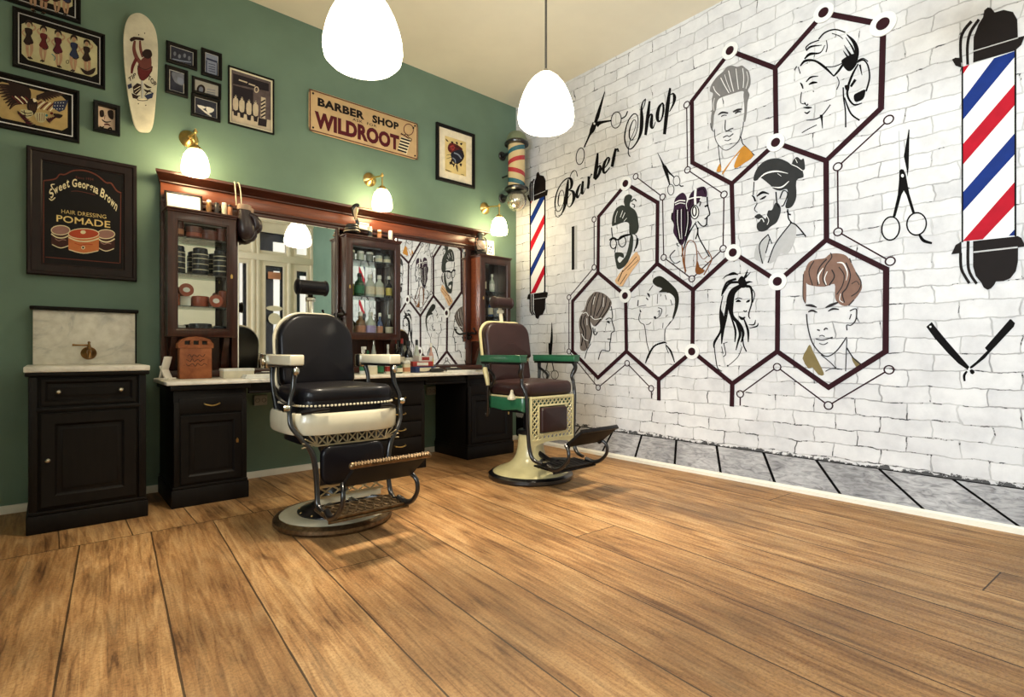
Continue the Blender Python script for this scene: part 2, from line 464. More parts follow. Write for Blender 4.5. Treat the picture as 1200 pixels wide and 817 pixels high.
    bp = nd(nt, 'Bump', i_Strength=.35, i_Distance=.004); nt.links.new(h, bp.inputs['Height']); nt.links.new(bp.outputs[0], b.inputs['Normal'])
    return m
# ---- mural wall: whitewashed brick
def brick_mat():
    m, nt, b, out = mk('whitewashed_brick')
    tc = nd(nt, 'TexCoord'); sx = nd(nt, 'SeparateXYZ'); nt.links.new(tc.outputs['Object'], sx.inputs[0])
    wob = nd(nt, 'TexNoise', i_Scale=5.0, i_Detail=3.0); nt.links.new(tc.outputs['Object'], wob.inputs['Vector'])
    wob2 = nd(nt, 'TexNoise', i_Scale=28.0, i_Detail=2.0); nt.links.new(tc.outputs['Object'], wob2.inputs['Vector'])
    dz = mth(nt, 'ADD', mth(nt, 'MULTIPLY', wob.outputs[0], .05), mth(nt, 'MULTIPLY', wob2.outputs[0], .014))
    cv = nd(nt, 'CombineXYZ')
    nt.links.new(mth(nt, 'ADD', sx.outputs[1], mth(nt, 'MULTIPLY', wob.outputs[0], .09)), cv.inputs[0])
    nt.links.new(mth(nt, 'ADD', sx.outputs[2], dz), cv.inputs[1])
    br = nd(nt, 'TexBrick'); br.offset = .5; br.squash = 1.0
    for k, v in (('Scale', 1.0), ('Mortar Size', .0042), ('Mortar Smooth', .35), ('Bias', 0.0), ('Brick Width', .262), ('Row Height', .102)): br.inputs[k].default_value = v
    br.inputs['Color1'].default_value = lin((222, 222, 224)); br.inputs['Color2'].default_value = lin((210, 210, 213)); br.inputs['Mortar'].default_value = lin((206, 206, 208))
    nt.links.new(cv.outputs[0], br.inputs['Vector'])
    fade = nd(nt, 'TexNoise', i_Scale=2.6, i_Detail=4.0); nt.links.new(tc.outputs['Object'], fade.inputs['Vector'])
    strong = ramp(nt, fade.outputs[0], [(.36, (60, 60, 60)), (.66, (255, 255, 255))])
    sm = nd(nt, 'SeparateColor'); nt.links.new(strong, sm.inputs[0])
    mf = mth(nt, 'MULTIPLY', br.outputs['Fac'], sm.outputs[0])
    c = mixc(nt, mth(nt, 'MULTIPLY', mf, .56), br.outputs['Color'], lin((96, 96, 100)))
    # chips in the mortar lines and specks
    ch = nd(nt, 'TexNoise', i_Scale=9.0, i_Detail=6.0, i_Roughness=.7); nt.links.new(tc.outputs['Object'], ch.inputs['Vector'])
    low = mth(nt, 'SUBTRACT', .69, mth(nt, 'MULTIPLY', mth(nt, 'SUBTRACT', 1.0, mth(nt, 'DIVIDE', sx.outputs[2], 1.1), clamp=True), .10))
    chip = mth(nt, 'MULTIPLY', mth(nt, 'GREATER_THAN', ch.outputs[0], mth(nt, 'SUBTRACT', low, .09)), mth(nt, 'GREATER_THAN', br.outputs['Fac'], .35))
    c = mixc(nt, mth(nt, 'MULTIPLY', chip, .85), c, lin((30, 30, 33)))
    st = nd(nt, 'TexNoise', i_Scale=6.0, i_Detail=7.0, i_Roughness=.7); nt.links.new(tc.outputs['Object'], st.inputs['Vector'])
    c = mixc(nt, .5, c, ramp(nt, st.outputs[0], [(.3, (206, 206, 210)), (.6, (255, 255, 255))]), 'MULTIPLY')
    # black ragged joint where the printed bricks meet the printed boards
    rg = nd(nt, 'TexNoise', i_Scale=16.0, i_Detail=6.0, i_Roughness=.75); nt.links.new(tc.outputs['Object'], rg.inputs['Vector'])
    hh = mth(nt, 'ADD', .2505, mth(nt, 'MULTIPLY', mth(nt, 'SUBTRACT', rg.outputs[0], .42), .16))
    grime = mth(nt, 'LESS_THAN', sx.outputs[2], hh)
    c = mixc(nt, mth(nt, 'MULTIPLY', grime, .9), c, lin((34, 34, 37)))
    nt.links.new(c, b.inputs['Base Color']); b.inputs['Roughness'].default_value = .75; b.inputs['Specular IOR Level'].default_value = .2
    h = mth(nt, 'ADD', mth(nt, 'MULTIPLY', br.outputs['Fac'], -1.0), mth(nt, 'MULTIPLY', st.outputs[0], .9))
    bp = nd(nt, 'Bump', i_Strength=.6, i_Distance=.007); nt.links.new(h, bp.inputs['Height']); nt.links.new(bp.outputs[0], b.inputs['Normal'])
    return m
def greyboard_mat():
    m, nt, b, out = mk('grey_boards')
    co = coords(nt, (1, 9, 34), (radians(-32), 0, 0))
    n = nd(nt, 'TexNoise', i_Scale=1.0, i_Detail=8.0, i_Roughness=.65, i_Distortion=1.4); nt.links.new(co, n.inputs['Vector'])
    n2 = nd(nt, 'TexNoise', i_Scale=2.4, i_Detail=4.0); nt.links.new(coords(nt), n2.inputs['Vector'])
    c = ramp(nt, n.outputs[0], [(.28, (104, 104, 108)), (.5, (172, 172, 175)), (.72, (206, 206, 208))])
    c = mixc(nt, .5, c, ramp(nt, n2.outputs[0], [(.35, (140, 140, 144)), (.6, (255, 255, 255))]), 'MULTIPLY')
    nt.links.new(c, b.inputs['Base Color']); b.inputs['Roughness'].default_value = .7
    return m
M_FLOOR, M_BRICK, M_GBOARD = floor_mat(), brick_mat(), greyboard_mat()
# ------------------------------------------------------------------ the room
def struct(name, mb, m=None, label=None):
    o = mb.build(name, m); o['kind'] = 'structure'
    if label: o['label'] = label
    return o
T = .12
struct('floor', MB().box(XL-T, XB+T, YF-T, YG+T, -.1, 0), M_FLOOR, 'worn wide pine floorboards')
struct('ceiling', MB().box(XL-T, XB+T, YF-T, YG+T, ZC, ZC+.1), M_CEIL, 'cream plaster ceiling')
struct('wall_back', MB().box(XL-T, XB, YG, YG+T, 0, ZC), M_GREEN, 'sage green painted wall behind the vanity')
YM = .1                                    # the mural paper ends here, plain green wall beyond
struct('wall_right', MB().box(XB, XB+T, YM, YG+T, 0, ZC), M_BRICK, 'white brick mural wall')
struct('wall_right_rear', MB().box(XB, XB+T, YF-T, YM, 0, ZC), M_GREEN, 'plain green wall beyond the mural')
# side wall out of view; two tall windows added to light the mural
wl = MB(); added_wins = [(-1.3, -.2), (.35, 1.5)]; wz0, wz1 = .9, 3.1
ys = [YF-T]+[v for w in added_wins for v in w]+[YG]
for k in range(len(ys)-1):
    if k % 2 == 0: wl.box(XL-T, XL, ys[k], ys[k+1], 0, ZC)
    else: wl.box(XL-T, XL, ys[k], ys[k+1], 0, wz0); wl.box(XL-T, XL, ys[k], ys[k+1], wz1, ZC)
struct('wall_left', wl, M_GREEN, 'green side wall with two tall windows')
for k, (a, c) in enumerate(added_wins):
    f = MB()
    for y in (a, c-.05, (a+c)/2-.025): f.box(XL-.09, XL-.03, y, y+.05, wz0, wz1)
    for z in (wz0, wz1-.05, 2.3): f.box(XL-.09, XL-.03, a, c, z, z+.05)
    o = struct('window_%d' % (k+1), f, M_CREAM, 'tall cream side window out of view')
    pn = MB().box(XL-.065, XL-.06, a+.03, c-.03, wz0+.03, wz1-.03).build('pane', M_PANE, o)
# baseboards
b = MB(); 
b.prism([(YG-.016, 0), (YG, 0), (YG, .05), (YG-.010, .05), (YG-.016, .042)], 'yz', XL, XB)
struct('baseboard_back', b, M_WHITE, 'low white skirting along the green wall')
b = MB(); b.prism([(XB-.018, 0), (XB, 0), (XB, .042), (XB-.006, .042), (XB-.010, .030), (XB-.018, .026)], 'xz', YF, YG-.017)
struct('baseboard_right', b, M_WHITE, 'low white skirting under the mural')
# printed grey boards along the foot of the mural
gaps = [((640, 499), (610, 512.5)), ((680, 502), (663, 520.5)), ((718, 507.3), (705.3, 528)), ((752, 512), (744, 535.3)), ((792.7, 516.7), (790.7, 544.7)), ((840, 524), (845, 554)),
        ((895, 532), (909, 567)), ((957, 541), (987, 582)), ((1031, 550), (1086, 601.5)), ((1118, 563), (1200, 624)), ((1222, 578), (1345, 652)), ((1350, 598), (1540, 690))]
Z0, Z1 = .042, .2505
bd = MB(); bd.raw = True; bd.mat(M_INK)
bd.box(XB-.0012, XB, .25, YG, Z0-.02, Z1); bd.mat(M_GBOARD)
for (t0, b0), (t1, b1) in zip(gaps[:-1], gaps[1:]):
    ytop0, ytop1 = on_x(*t0, XB).y, on_x(*t1, XB).y; yb0, yb1 = on_x(*b0, XB).y, on_x(*b1, XB).y
    g = .011
    q = [(XB-.0035, min(yb0, YG-.002)-g, Z0-.015), (XB-.0035, yb1+g, Z0-.015), (XB-.0035, ytop1+g, Z1-.006), (XB-.0035, min(ytop0, YG-.002)-g, Z1-.006)]
    q2 = [(XB-.0008, y, z) for _, y, z in q]
    bd.add(q+q2, [(3, 2, 1, 0), (0, 1, 5, 4), (1, 2, 6, 5), (2, 3, 7, 6), (3, 0, 4, 7)])
struct('trim_1', bd, None, 'grey floorboards printed along the foot of the brick mural')
# ------------------------------------------------------------------ the mural: hexagon network, portraits, tools, lettering
def yz(px, py): p = on_x(px, py, XB); return (p.y, p.z)
def wall_bar(mb, p, q, w, t, ext=0.0):
    """straight bar between two wall points given in (y,z), width w, thickness t"""
    a, b = Vector(p), Vector(q); d = (b-a).normalized(); a = a-d*ext; b = b+d*ext; n = Vector((-d.y, d.x))*w/2
    quad = [a+n, b+n, b-n, a-n]
    mb.prism([(v.x, v.y) for v in quad], 'yz', XB-t-.00006*(len(mb.v)//8), XB-ZW)
def wall_disc(mb, c, r, t, t0=.0004, n=32):
    mb.prism([(c[0]+r*cos(2*pi*k/n), c[1]+r*sin(2*pi*k/n)) for k in range(n)], 'yz', XB-t, XB-t0)
def wall_ring(mb, c, r, w, t, n=24):
    o = [(c[0]+(r+w/2)*cos(2*pi*k/n), c[1]+(r+w/2)*sin(2*pi*k/n)) for k in range(n)]
    i = [(c[0]+(r-w/2)*cos(2*pi*k/n), c[1]+(r-w/2)*sin(2*pi*k/n)) for k in range(n)]
    R = [[Vector((XB-x, *p)) for p in L] for L, x in ((o, ZW), (o, t), (i, t), (i, ZW))]
    mb.rings(R, closed=True)
V = dict(n1=(856.2, 60), Alt=(811, 118.5), Alb=(811.5, 190.6), Ab=(857.7, 215.4), nA=(909.8, 167.5), Art=(908.7, 80), nB=(965.8, 15.6), nB2=(1035.3, 29), Br=(1032.6, 127), Bb=(968.3, 188.5),
         nE=(859.8, 296.3), Erb=(968.7, 281), nI=(911.9, 330), Irt=(1038.7, 315.5), Irb=(1038, 412), Ib=(971.2, 454), Ilb=(911.2, 412), Hl=(812.4, 339.8), nH=(811.7, 412), Hb=(858.4, 449.7), Hs=(857.9, 475),
         nC=(734, 215.4), Clt=(701.8, 254), Clb=(701, 319.3), nCb=(733.5, 346.7), Crb=(770.3, 309), Crt=(771, 237.7), Flt=(671.3, 353), Flb=(671.3, 411.8), Fb=(701, 442.6), Frb=(734.4, 411.8), Gb=(772.2, 445), Gs=(772.4, 468))
E = 'n1-Alt Alt-Alb Alb-Ab Ab-nA nA-Art Art-n1 Art-nB nB-nB2 nB2-Br Br-Bb Bb-nA Ab-nE Bb-Erb Erb-nI nE-nI Erb-Irt Irt-Irb Irb-Ib Ib-Ilb Ilb-nI nE-Hl Hl-nH nH-Hb Hb-Ilb Hb-Hs nC-Clt Clt-Clb Clb-nCb nCb-Crb Crb-Crt Crt-nC Crb-Hl Clb-Flt Flt-Flb Flb-Fb Fb-Frb Frb-nCb Frb-Gb Gb-nH Gb-Gs'.split()
hexr = thing('hexagon_frame', 'dark maroon honeycomb outline linking the portraits on the white brick mural', 'wall decal', (XB, 2.0, 2.0))
hb = MB()
for e in E:
    p, q = e.split('-'); wall_bar(hb, yz(*V[p]), yz(*V[q]), .033, .006, .010)
hb.build('outline', M_MAROON, hexr)
for k in ('n1', 'nB', 'nB2', 'nA', 'nE', 'nI', 'nC', 'nCb', 'nH'):
    c = yz(*V[k]); r = .074 if k == 'nB2' else .064
    rim = MB(); wall_disc(rim, c, r, .014); o = rim.build('joint_disc', M_WPRINT, hexr, label='white joint disc with a maroon centre')
    dk = MB(); wall_disc(dk, c, r*.5, .0165, .013); dk.build('centre', M_MAROON, o)
def chain(label, pts, stubs=()):
    t = thing('link_line', label, 'wall decal', (XB, *yz(*pts[0])))
    L = MB(); C = MB()
    P = [yz(*p) for p in pts]
    for a, b in zip(P[:-1], P[1:]):
        A, B = Vector(a), Vector(b); d = (B-A).normalized(); wall_bar(L, A+d*.027, B-d*.027, .009, .003)
    for i, s in stubs:
        A, B = Vector(P[i]), Vector(yz(*s)); d = (B-A).normalized(); wall_bar(L, A+d*.027, B, .009, .003)
    L.build('line', M_MAROON, t)
    for p in P:
        C = MB(); wall_ring(C, p, .026, .008, .0035); C.build('loop', M_MAROON, t)
chain('thin maroon line with round loops around the woman with purple braids', [(804.8, 122.8), (805.8, 199.2), (848.5, 228), (847.5, 291.5), (810.8, 326.8), (777.9, 301.8), (776.5, 230.8), (745, 206.9)])
chain('thin maroon line with loops down the left edge of the honeycomb behind the green chair', [(696.3, 257.2), (696.3, 313.4), (666.9, 348.4), (666.9, 412), (701.1, 454.3), (735, 425.8), (763.2, 455.3)], [(6, (763.8, 467))])
chain('thin maroon line with loops right of the bun-haired bearded man', [(1041.4, 140.3), (981.7, 195.5), (982.2, 271.8), (1043.3, 306.2)])
chain('thin maroon zigzag line with loops below the curly-haired man', [(867.5, 461.8), (910.8, 430.2), (970.9, 475.3), (1041.9, 433.4)], [(0, (867.5, 475.3))])

class Mural:
    """one painted figure; each colour area is its own part"""
    def __init__(s, name, label, cat, x0, y0, sc, group=None, bold=1.4):
        s.bold = bold; s.a = (x0, y0, sc); s.root = None; s.name, s.label, s.cat, s.group = name, label, cat, group; s.k = 0
    def part(s, pname, m, polys=(), strokes=(), dots=(), rings=(), smooth=4, label=None):
        for p in polys[1:]:
            s.part(pname, m, [p], smooth=smooth)
        t = Trace('x', XB, *s.a, lift=.0018+.0007*s.k); s.k += 1; t.mat(m)
        for p in polys[:1]: t.poly(p, smooth)
        q = s.bold if m in (BK, LN) else 1.0
        for w, p in strokes: t.stroke([tuple(v[:2])+tuple(x*q for x in v[2:]) for v in p], w*q)
        for d in dots: t.dot(d[0], d[1], d[2] if len(d) > 2 else None)
        for r in rings: t.ring(r[0], r[1], r[2], r[3], rot=r[4] if len(r) > 4 else 0)
        if s.root is None:
            c = sum((Vector(v) for v in t.v), Vector())/len(t.v)
            s.root = thing(s.name, s.label, s.cat, (XB, c.y, c.z), s.group)
        return t.build(pname, m, s.root, label=label)
HG = paint('hair_grey', (116, 114, 114)); HD = paint('hair_charcoal', (46, 47, 48)); HS = paint('hair_slate', (46, 50, 46)); HP = paint('hair_plum', (46, 24, 46))
HB = paint('hair_brown', (124, 96, 84)); HO = paint('hair_olive', (32, 32, 26)); HT = paint('hair_taupe', (112, 102, 97))
OR = paint('amber_print', (186, 128, 48)); TAN = paint('tan_print', (208, 168, 128)); OLV = paint('olive_print', (122, 108, 72)); LN = paint('line_grey', (44, 40, 42)); RUST = paint('rust_print', (120, 72, 34))
WP = M_WPRINT; BK = M_INK; GRP = 'portraits on the brick mural'
# man with pompadour and amber collar
f = Mural('portrait', 'line portrait of a man with grey swept-up quiff and amber collar', 'portrait', 820, 60, 5.45, GRP)
f.part('hair', HG, [[(65, 255), (75, 215), (110, 165), (150, 130), (175, 100), (205, 92), (240, 100), (270, 92), (295, 110), (315, 130), (325, 180), (322, 220), (308, 250), (318, 280), (305, 330), (300, 400), (290, 450), (280, 440), (286, 380), (280, 290), (275, 255), (200, 275), (130, 300), (110, 330), (105, 370), (92, 410), (86, 480), (75, 505), (72, 430), (80, 370), (78, 310), (85, 270)]])
f.part('hair_highlight', WP, strokes=[(5, [(88, 225), (100, 255), (130, 285)]), (5, [(135, 170), (160, 220), (188, 268)]), (5, [(185, 125), (200, 190), (217, 258)]), (4, [(232, 112), (240, 180), (248, 245)]), (4, [(275, 110), (282, 170), (278, 235)]), (3, [(300, 130), (310, 180), (296, 240)]), (3, [(160, 150), (175, 200), (200, 262)]), (3, [(95, 300), (88, 340), (92, 380)])])
f.part('face', LN, strokes=[(3, [(95, 500), (100, 560), (125, 605), (165, 633), (210, 612), (250, 570), (274, 500), (280, 450)]), (9, [(118, 408, 3), (145, 392, 9), (182, 396, 6)]), (9, [(213, 388, 6), (245, 375, 10), (272, 370, 4)]), (4, [(138, 418), (152, 410), (172, 410)]), (6, [(226, 398), (245, 388), (262, 386)]), (4, [(165, 440), (163, 500), (178, 508), (196, 498), (215, 492)]), (4, [(150, 552), (175, 540), (190, 545), (215, 527)]), (3, [(160, 568), (180, 572), (200, 560)]), (3, [(165, 515), (185, 510), (205, 515)]),
    (3, [(118, 600), (126, 670), (136, 742)]), (4, [(262, 545), (275, 590), (290, 605), (350, 665)]), (3, [(70, 460), (74, 490), (90, 515)])], smooth=3)
f.part('collar', OR, [[(108, 765), (130, 720), (138, 760), (125, 772)], [(145, 778), (185, 720), (270, 615), (290, 607), (250, 650), (205, 700), (152, 782)], [(220, 738), (240, 680), (275, 618), (296, 612), (345, 668), (290, 712), (240, 745)]], smooth=2)
# woman with a low bun
f = Mural('portrait', 'black ink portrait of a smiling woman with hair in a low bun', 'portrait', 920, 20, 5.45, GRP, 1.65)
f.part('hair', BK, [[(372, 268), (440, 235), (462, 270), (452, 310), (418, 345), (388, 335), (362, 292)], [(440, 500), (470, 480), (512, 465), (500, 522), (450, 542)], [(380, 440), (412, 438), (400, 482)]],
    [(5, [(215, 142), (255, 100), (320, 80), (385, 98)]), (14, [(395, 112, 4), (440, 160, 14), (460, 220, 16), (450, 290, 12)]), (10, [(378, 180, 2), (420, 245, 10), (440, 285, 12)]), (8, [(372, 215, 2), (400, 255, 8), (425, 285, 10)]), (6, [(388, 130, 2), (430, 195, 7), (448, 240, 7)]), (8, [(98, 312, 4), (130, 280, 9), (190, 280, 8), (250, 318, 10), (312, 378, 5)]), (7, [(135, 215, 3), (165, 190, 7), (235, 180, 2)]), (4, [(142, 215), (134, 195), (165, 168), (218, 148)]), (9, [(125, 268, 4), (160, 237, 10), (225, 228, 4), (255, 180, 2)]), (7, [(312, 378, 5), (345, 340, 8), (380, 290, 8)]), (3, [(250, 318), (320, 315), (385, 285)]), (3, [(300, 105), (345, 120), (370, 140)]), (3, [(265, 150), (270, 190), (262, 225)]),
     (6, [(460, 290), (500, 275), (530, 312), (540, 390), (518, 475)]), (8, [(468, 300, 4), (430, 370, 8), (402, 450, 8), (402, 510, 8), (440, 560, 7), (492, 550, 3)]), (10, [(420, 445, 8), (450, 400, 10)]), (7, [(478, 305, 8), (492, 372, 2)]), (4, [(465, 278), (500, 265), (530, 285)])])
f.part('face', BK, strokes=[(6, [(135, 415, 3), (165, 385, 6), (212, 378, 2)]), (9, [(152, 432, 3), (178, 420, 9), (206, 418, 4)]), (8, [(98, 420, 3), (108, 435, 7), (115, 458, 4)]), (3, [(106, 480), (100, 545), (128, 556)]), (4, [(125, 545), (138, 565), (148, 555)]), (7, [(118, 578, 3), (145, 580, 8), (172, 578, 3)]), (5, [(125, 608, 3), (142, 615, 6), (160, 600, 2)]), (3, [(138, 660), (200, 652), (245, 620), (290, 560)]), (9, [(232, 625, 12), (236, 660, 6), (240, 712, 2)]), (2.5, [(108, 740), (150, 715), (202, 690)]), (3, [(332, 382), (346, 420), (330, 465)]),
    (5, [(372, 450), (375, 520), (386, 600), (388, 705)]), (6, [(380, 515, 4), (420, 615, 7), (476, 660, 6)]), (3, [(75, 315), (60, 340)]), (3, [(85, 320), (98, 362)])], dots=[((182, 475), 4)])
# glasses man
f = Mural('portrait', 'portrait of a bearded man with topknot, round glasses and tan shirt', 'portrait', 700, 215, 6.2875, GRP)
f.part('hair', HS, [[(195, 135), (205, 95), (235, 80), (257, 95), (250, 125), (240, 165), (275, 195), (292, 225), (300, 260), (305, 330), (285, 370), (240, 372), (235, 330), (232, 295), (200, 285), (130, 310), (108, 308), (115, 240), (140, 185), (180, 160), (202, 165)]], [(9, [(250, 135), (272, 115), (288, 132)]), (7, [(255, 150), (275, 160), (270, 180)])])
f.part('hair_highlight', WP, strokes=[(3, [(150, 205), (135, 250), (132, 290)]), (4, [(188, 200), (170, 250)]), (4, [(205, 215), (186, 258)]), (3, [(218, 255), (196, 280)])])
f.part('beard', HS, [[(128, 520), (152, 508), (190, 515), (195, 550), (165, 538), (150, 560), (165, 585), (190, 560), (212, 530), (230, 470), (242, 400), (250, 370), (265, 400), (260, 480), (242, 540), (220, 590), (190, 620), (155, 633), (140, 600)]], smooth=3)
f.part('face', BK, strokes=[(4, [(106, 325), (108, 360), (114, 400)]), (4, [(265, 372), (290, 390), (288, 450), (272, 500)]), (9, [(285, 480, 3), (296, 440, 9), (300, 402, 3)]), (3, [(140, 460), (128, 510)])])
f.part('glasses', BK, strokes=[(11, [(90, 418, 6), (120, 403, 11), (152, 415, 8), (195, 388, 12), (246, 376, 8)])], rings=[((120, 445), 23, 36, 7), ((185, 428), 27, 40, 7)])
f.part('shirt', TAN, [[(132, 715), (200, 620), (280, 510), (300, 520), (316, 562), (260, 640), (215, 710), (186, 757), (160, 750)]], smooth=2)
f.part('shirt_folds', BK, strokes=[(4, [(155, 722), (192, 640)]), (3, [(190, 650), (240, 600), (292, 540)]), (3, [(170, 745), (220, 668)]), (2, [(225, 640), (305, 565)])])
# braids woman
f = Mural('portrait', 'profile portrait of a woman with purple braids and headphones', 'portrait', 775, 205, 5.8375, GRP)
f.part('hair', HP, [[(72, 300), (85, 230), (92, 170), (120, 135), (150, 122), (172, 150), (178, 190), (200, 130), (240, 94), (290, 80), (312, 110), (310, 150), (272, 152), (255, 190), (205, 250), (205, 300), (210, 330), (190, 390), (152, 470), (132, 480), (102, 430), (82, 390), (86, 340)]])
f.part('hair_strands', BK, strokes=[(6, [(100, 240), (103, 330), (125, 470)]), (5, [(125, 228), (122, 340), (135, 465)]), (5, [(150, 220), (152, 330), (148, 450)]), (6, [(170, 225), (172, 320), (160, 420)]), (6, [(192, 255), (190, 340), (172, 430)]), (4, [(210, 140), (200, 190), (185, 230)]), (4, [(250, 110), (285, 95), (300, 130)]), (6, [(75, 260), (72, 300), (85, 320)]), (4, [(108, 465), (108, 480), (122, 488)]), (6, [(240, 320, 3), (190, 400, 7), (160, 480, 6), (138, 560, 3)]), (5, [(232, 330), (250, 380), (235, 440)])])
f.part('hair_highlight', WP, strokes=[(7, [(92, 192), (125, 176), (165, 178)]), (5, [(96, 205), (130, 192), (165, 198)]), (4, [(112, 240), (112, 330), (130, 440)]), (3, [(138, 235), (138, 340), (142, 440)]), (3, [(182, 250), (182, 330), (165, 420)]), (4, [(178, 172), (172, 205), (178, 235)])])
f.part('headphones', WP, strokes=[(15, [(236, 96), (232, 150), (234, 205)]), (8, [(182, 168), (230, 155), (278, 152)])], dots=[((230, 255), 30, 47)])
f.part('headphone_cup', BK, rings=[((230, 255), 28, 46, 7), ((228, 250), 13, 32, 9)])
f.part('face', BK, strokes=[(5, [(314, 150), (318, 205), (332, 268), (314, 290), (308, 342), (280, 350), (250, 318)]), (7, [(298, 218), (322, 205)]), (5, [(298, 302), (318, 290)]), (5, [(252, 360), (255, 420), (300, 505), (330, 560)]), (4, [(245, 190), (270, 185), (262, 215)])], dots=[((330, 250), 4)])
f.part('top', RUST, [[(235, 642), (250, 592), (262, 630), (300, 655), (262, 682), (238, 672)]], [(5, [(165, 500), (192, 450), (232, 470), (246, 560), (240, 640)]), (6, [(142, 480), (150, 560), (166, 670)]), (5, [(165, 500), (160, 600), (170, 660)]), (5, [(318, 515), (346, 572), (330, 615), (292, 685)]), (3, [(250, 520), (285, 575), (318, 555)]), (3, [(300, 590), (320, 600), (335, 590)]), (4, [(150, 500), (148, 580), (160, 640)])], smooth=2)
f.part('curls', LN, strokes=[(3, [(95, 515), (60, 560), (95, 605), (130, 590)]), (3, [(60, 600), (90, 610)])])
# grey bearded man with bun
f = Mural('portrait', 'portrait of a dark-bearded man with hair tied in a bun, grey jacket', 'portrait', 870, 170, 5.447, GRP)
f.part('jacket', M_GREYL, [[(75, 722), (95, 640), (165, 570), (172, 620), (152, 680), (132, 757), (110, 742)], [(160, 752), (210, 640), (310, 502), (345, 512), (332, 620), (285, 700), (245, 690), (205, 742)]], smooth=2)
f.part('hair', HD, [[(72, 225), (80, 180), (110, 130), (160, 95), (230, 85), (290, 108), (312, 125), (325, 98), (350, 76), (375, 95), (392, 88), (400, 150), (386, 165), (390, 205), (345, 228), (345, 330), (320, 390), (287, 405), (275, 390), (290, 330), (285, 282), (240, 292), (200, 280), (180, 258), (140, 225), (112, 208), (95, 225)]], smooth=3)
f.part('hair_highlight', WP, strokes=[(9, [(105, 218, 3), (150, 182, 9), (220, 168, 9), (292, 182, 3)]), (9, [(188, 268, 3), (250, 270, 9), (298, 232, 4)]), (5, [(315, 125), (350, 140), (385, 165)]), (4, [(340, 90), (352, 115)]), (3, [(225, 182), (250, 200)])])
f.part('beard', HD, [[(80, 455), (112, 440), (150, 472), (165, 420), (190, 415), (212, 370), (236, 380), (246, 420), (222, 490), (182, 520), (150, 547), (115, 553), (95, 535), (95, 502), (116, 482), (88, 468)]], smooth=3)
f.part('face', BK, strokes=[(3, [(76, 235), (70, 320)]), (10, [(93, 328, 4), (130, 303, 11), (170, 312, 4)]), (8, [(113, 348, 3), (135, 338, 8), (152, 326, 4)]), (9, [(62, 322, 4), (75, 335, 7), (84, 360, 7)]), (3, [(96, 372), (78, 410), (96, 430)]), (4, [(240, 342), (262, 292), (290, 312), (266, 380), (250, 392)]), (5, [(215, 300), (222, 370), (238, 400)]), (5, [(290, 410), (296, 470), (320, 500)]), (7, [(288, 420), (295, 440), (310, 445)]), (6, [(305, 495, 5), (345, 512, 6), (405, 582, 6)]), (4, [(310, 500), (212, 630), (165, 752)]), (4, [(165, 572), (110, 640), (130, 757)]), (4, [(345, 575), (390, 570)]), (3, [(165, 570), (190, 630)]), (3, [(175, 600), (150, 690)])])
f.part('mouth', WP, strokes=[(6, [(108, 478), (128, 470), (140, 492)]), (4, [(150, 440), (170, 480), (160, 510)])])
# rolled hair woman
f = Mural('portrait', 'profile portrait of a woman with rolled brown hair facing right, lowest left hexagon', 'portrait', 665, 330, 7.43, GRP)
f.part('hair', HT, [[(120, 262), (150, 240), (175, 160), (210, 115), (245, 90), (300, 98), (350, 130), (385, 180), (370, 230), (320, 310), (245, 390), (205, 355), (190, 310), (160, 270)], [(100, 365), (115, 300), (150, 262), (190, 290), (205, 380), (215, 440), (200, 520), (170, 590), (140, 605), (110, 582), (112, 480)]])
f.part('hair_strands', BK, strokes=[(5, [(250, 95), (215, 190), (203, 320)]), (5, [(280, 98), (250, 210), (225, 330)]), (5, [(310, 105), (298, 200), (255, 300)]), (5, [(340, 130), (328, 220), (270, 330)]), (6, [(375, 175), (348, 250), (245, 388)]), (4, [(225, 110), (180, 190), (165, 260)]), (6, [(125, 300), (118, 380), (140, 450), (122, 560)]), (5, [(160, 290), (140, 350), (160, 430), (155, 520)]), (6, [(190, 300), (195, 380), (212, 440), (190, 540)]), (4, [(110, 440), (150, 500), (170, 580)])])
f.part('hair_highlight', WP, strokes=[(6, [(205, 300), (240, 330), (300, 318)]), (4, [(240, 130), (225, 200)]), (4, [(318, 140), (312, 220)]), (5, [(125, 455), (150, 500), (180, 515)]), (4, [(170, 320), (172, 380)]), (5, [(135, 280), (165, 270), (185, 300)])])
f.part('face', BK, strokes=[(4, [(382, 215), (394, 300), (388, 340), (410, 425), (384, 450), (378, 505), (370, 540), (365, 605), (300, 600), (270, 680)]), (11, [(342, 350, 3), (358, 352, 12), (368, 365, 3)]), (5, [(335, 332), (362, 318), (382, 325)]), (6, [(350, 500), (378, 502)]), (5, [(222, 400), (230, 450), (246, 466), (262, 440)]), (4, [(240, 410), (238, 440)]), (3, [(205, 540), (172, 600), (152, 672)])], dots=[((322, 437), 4)])
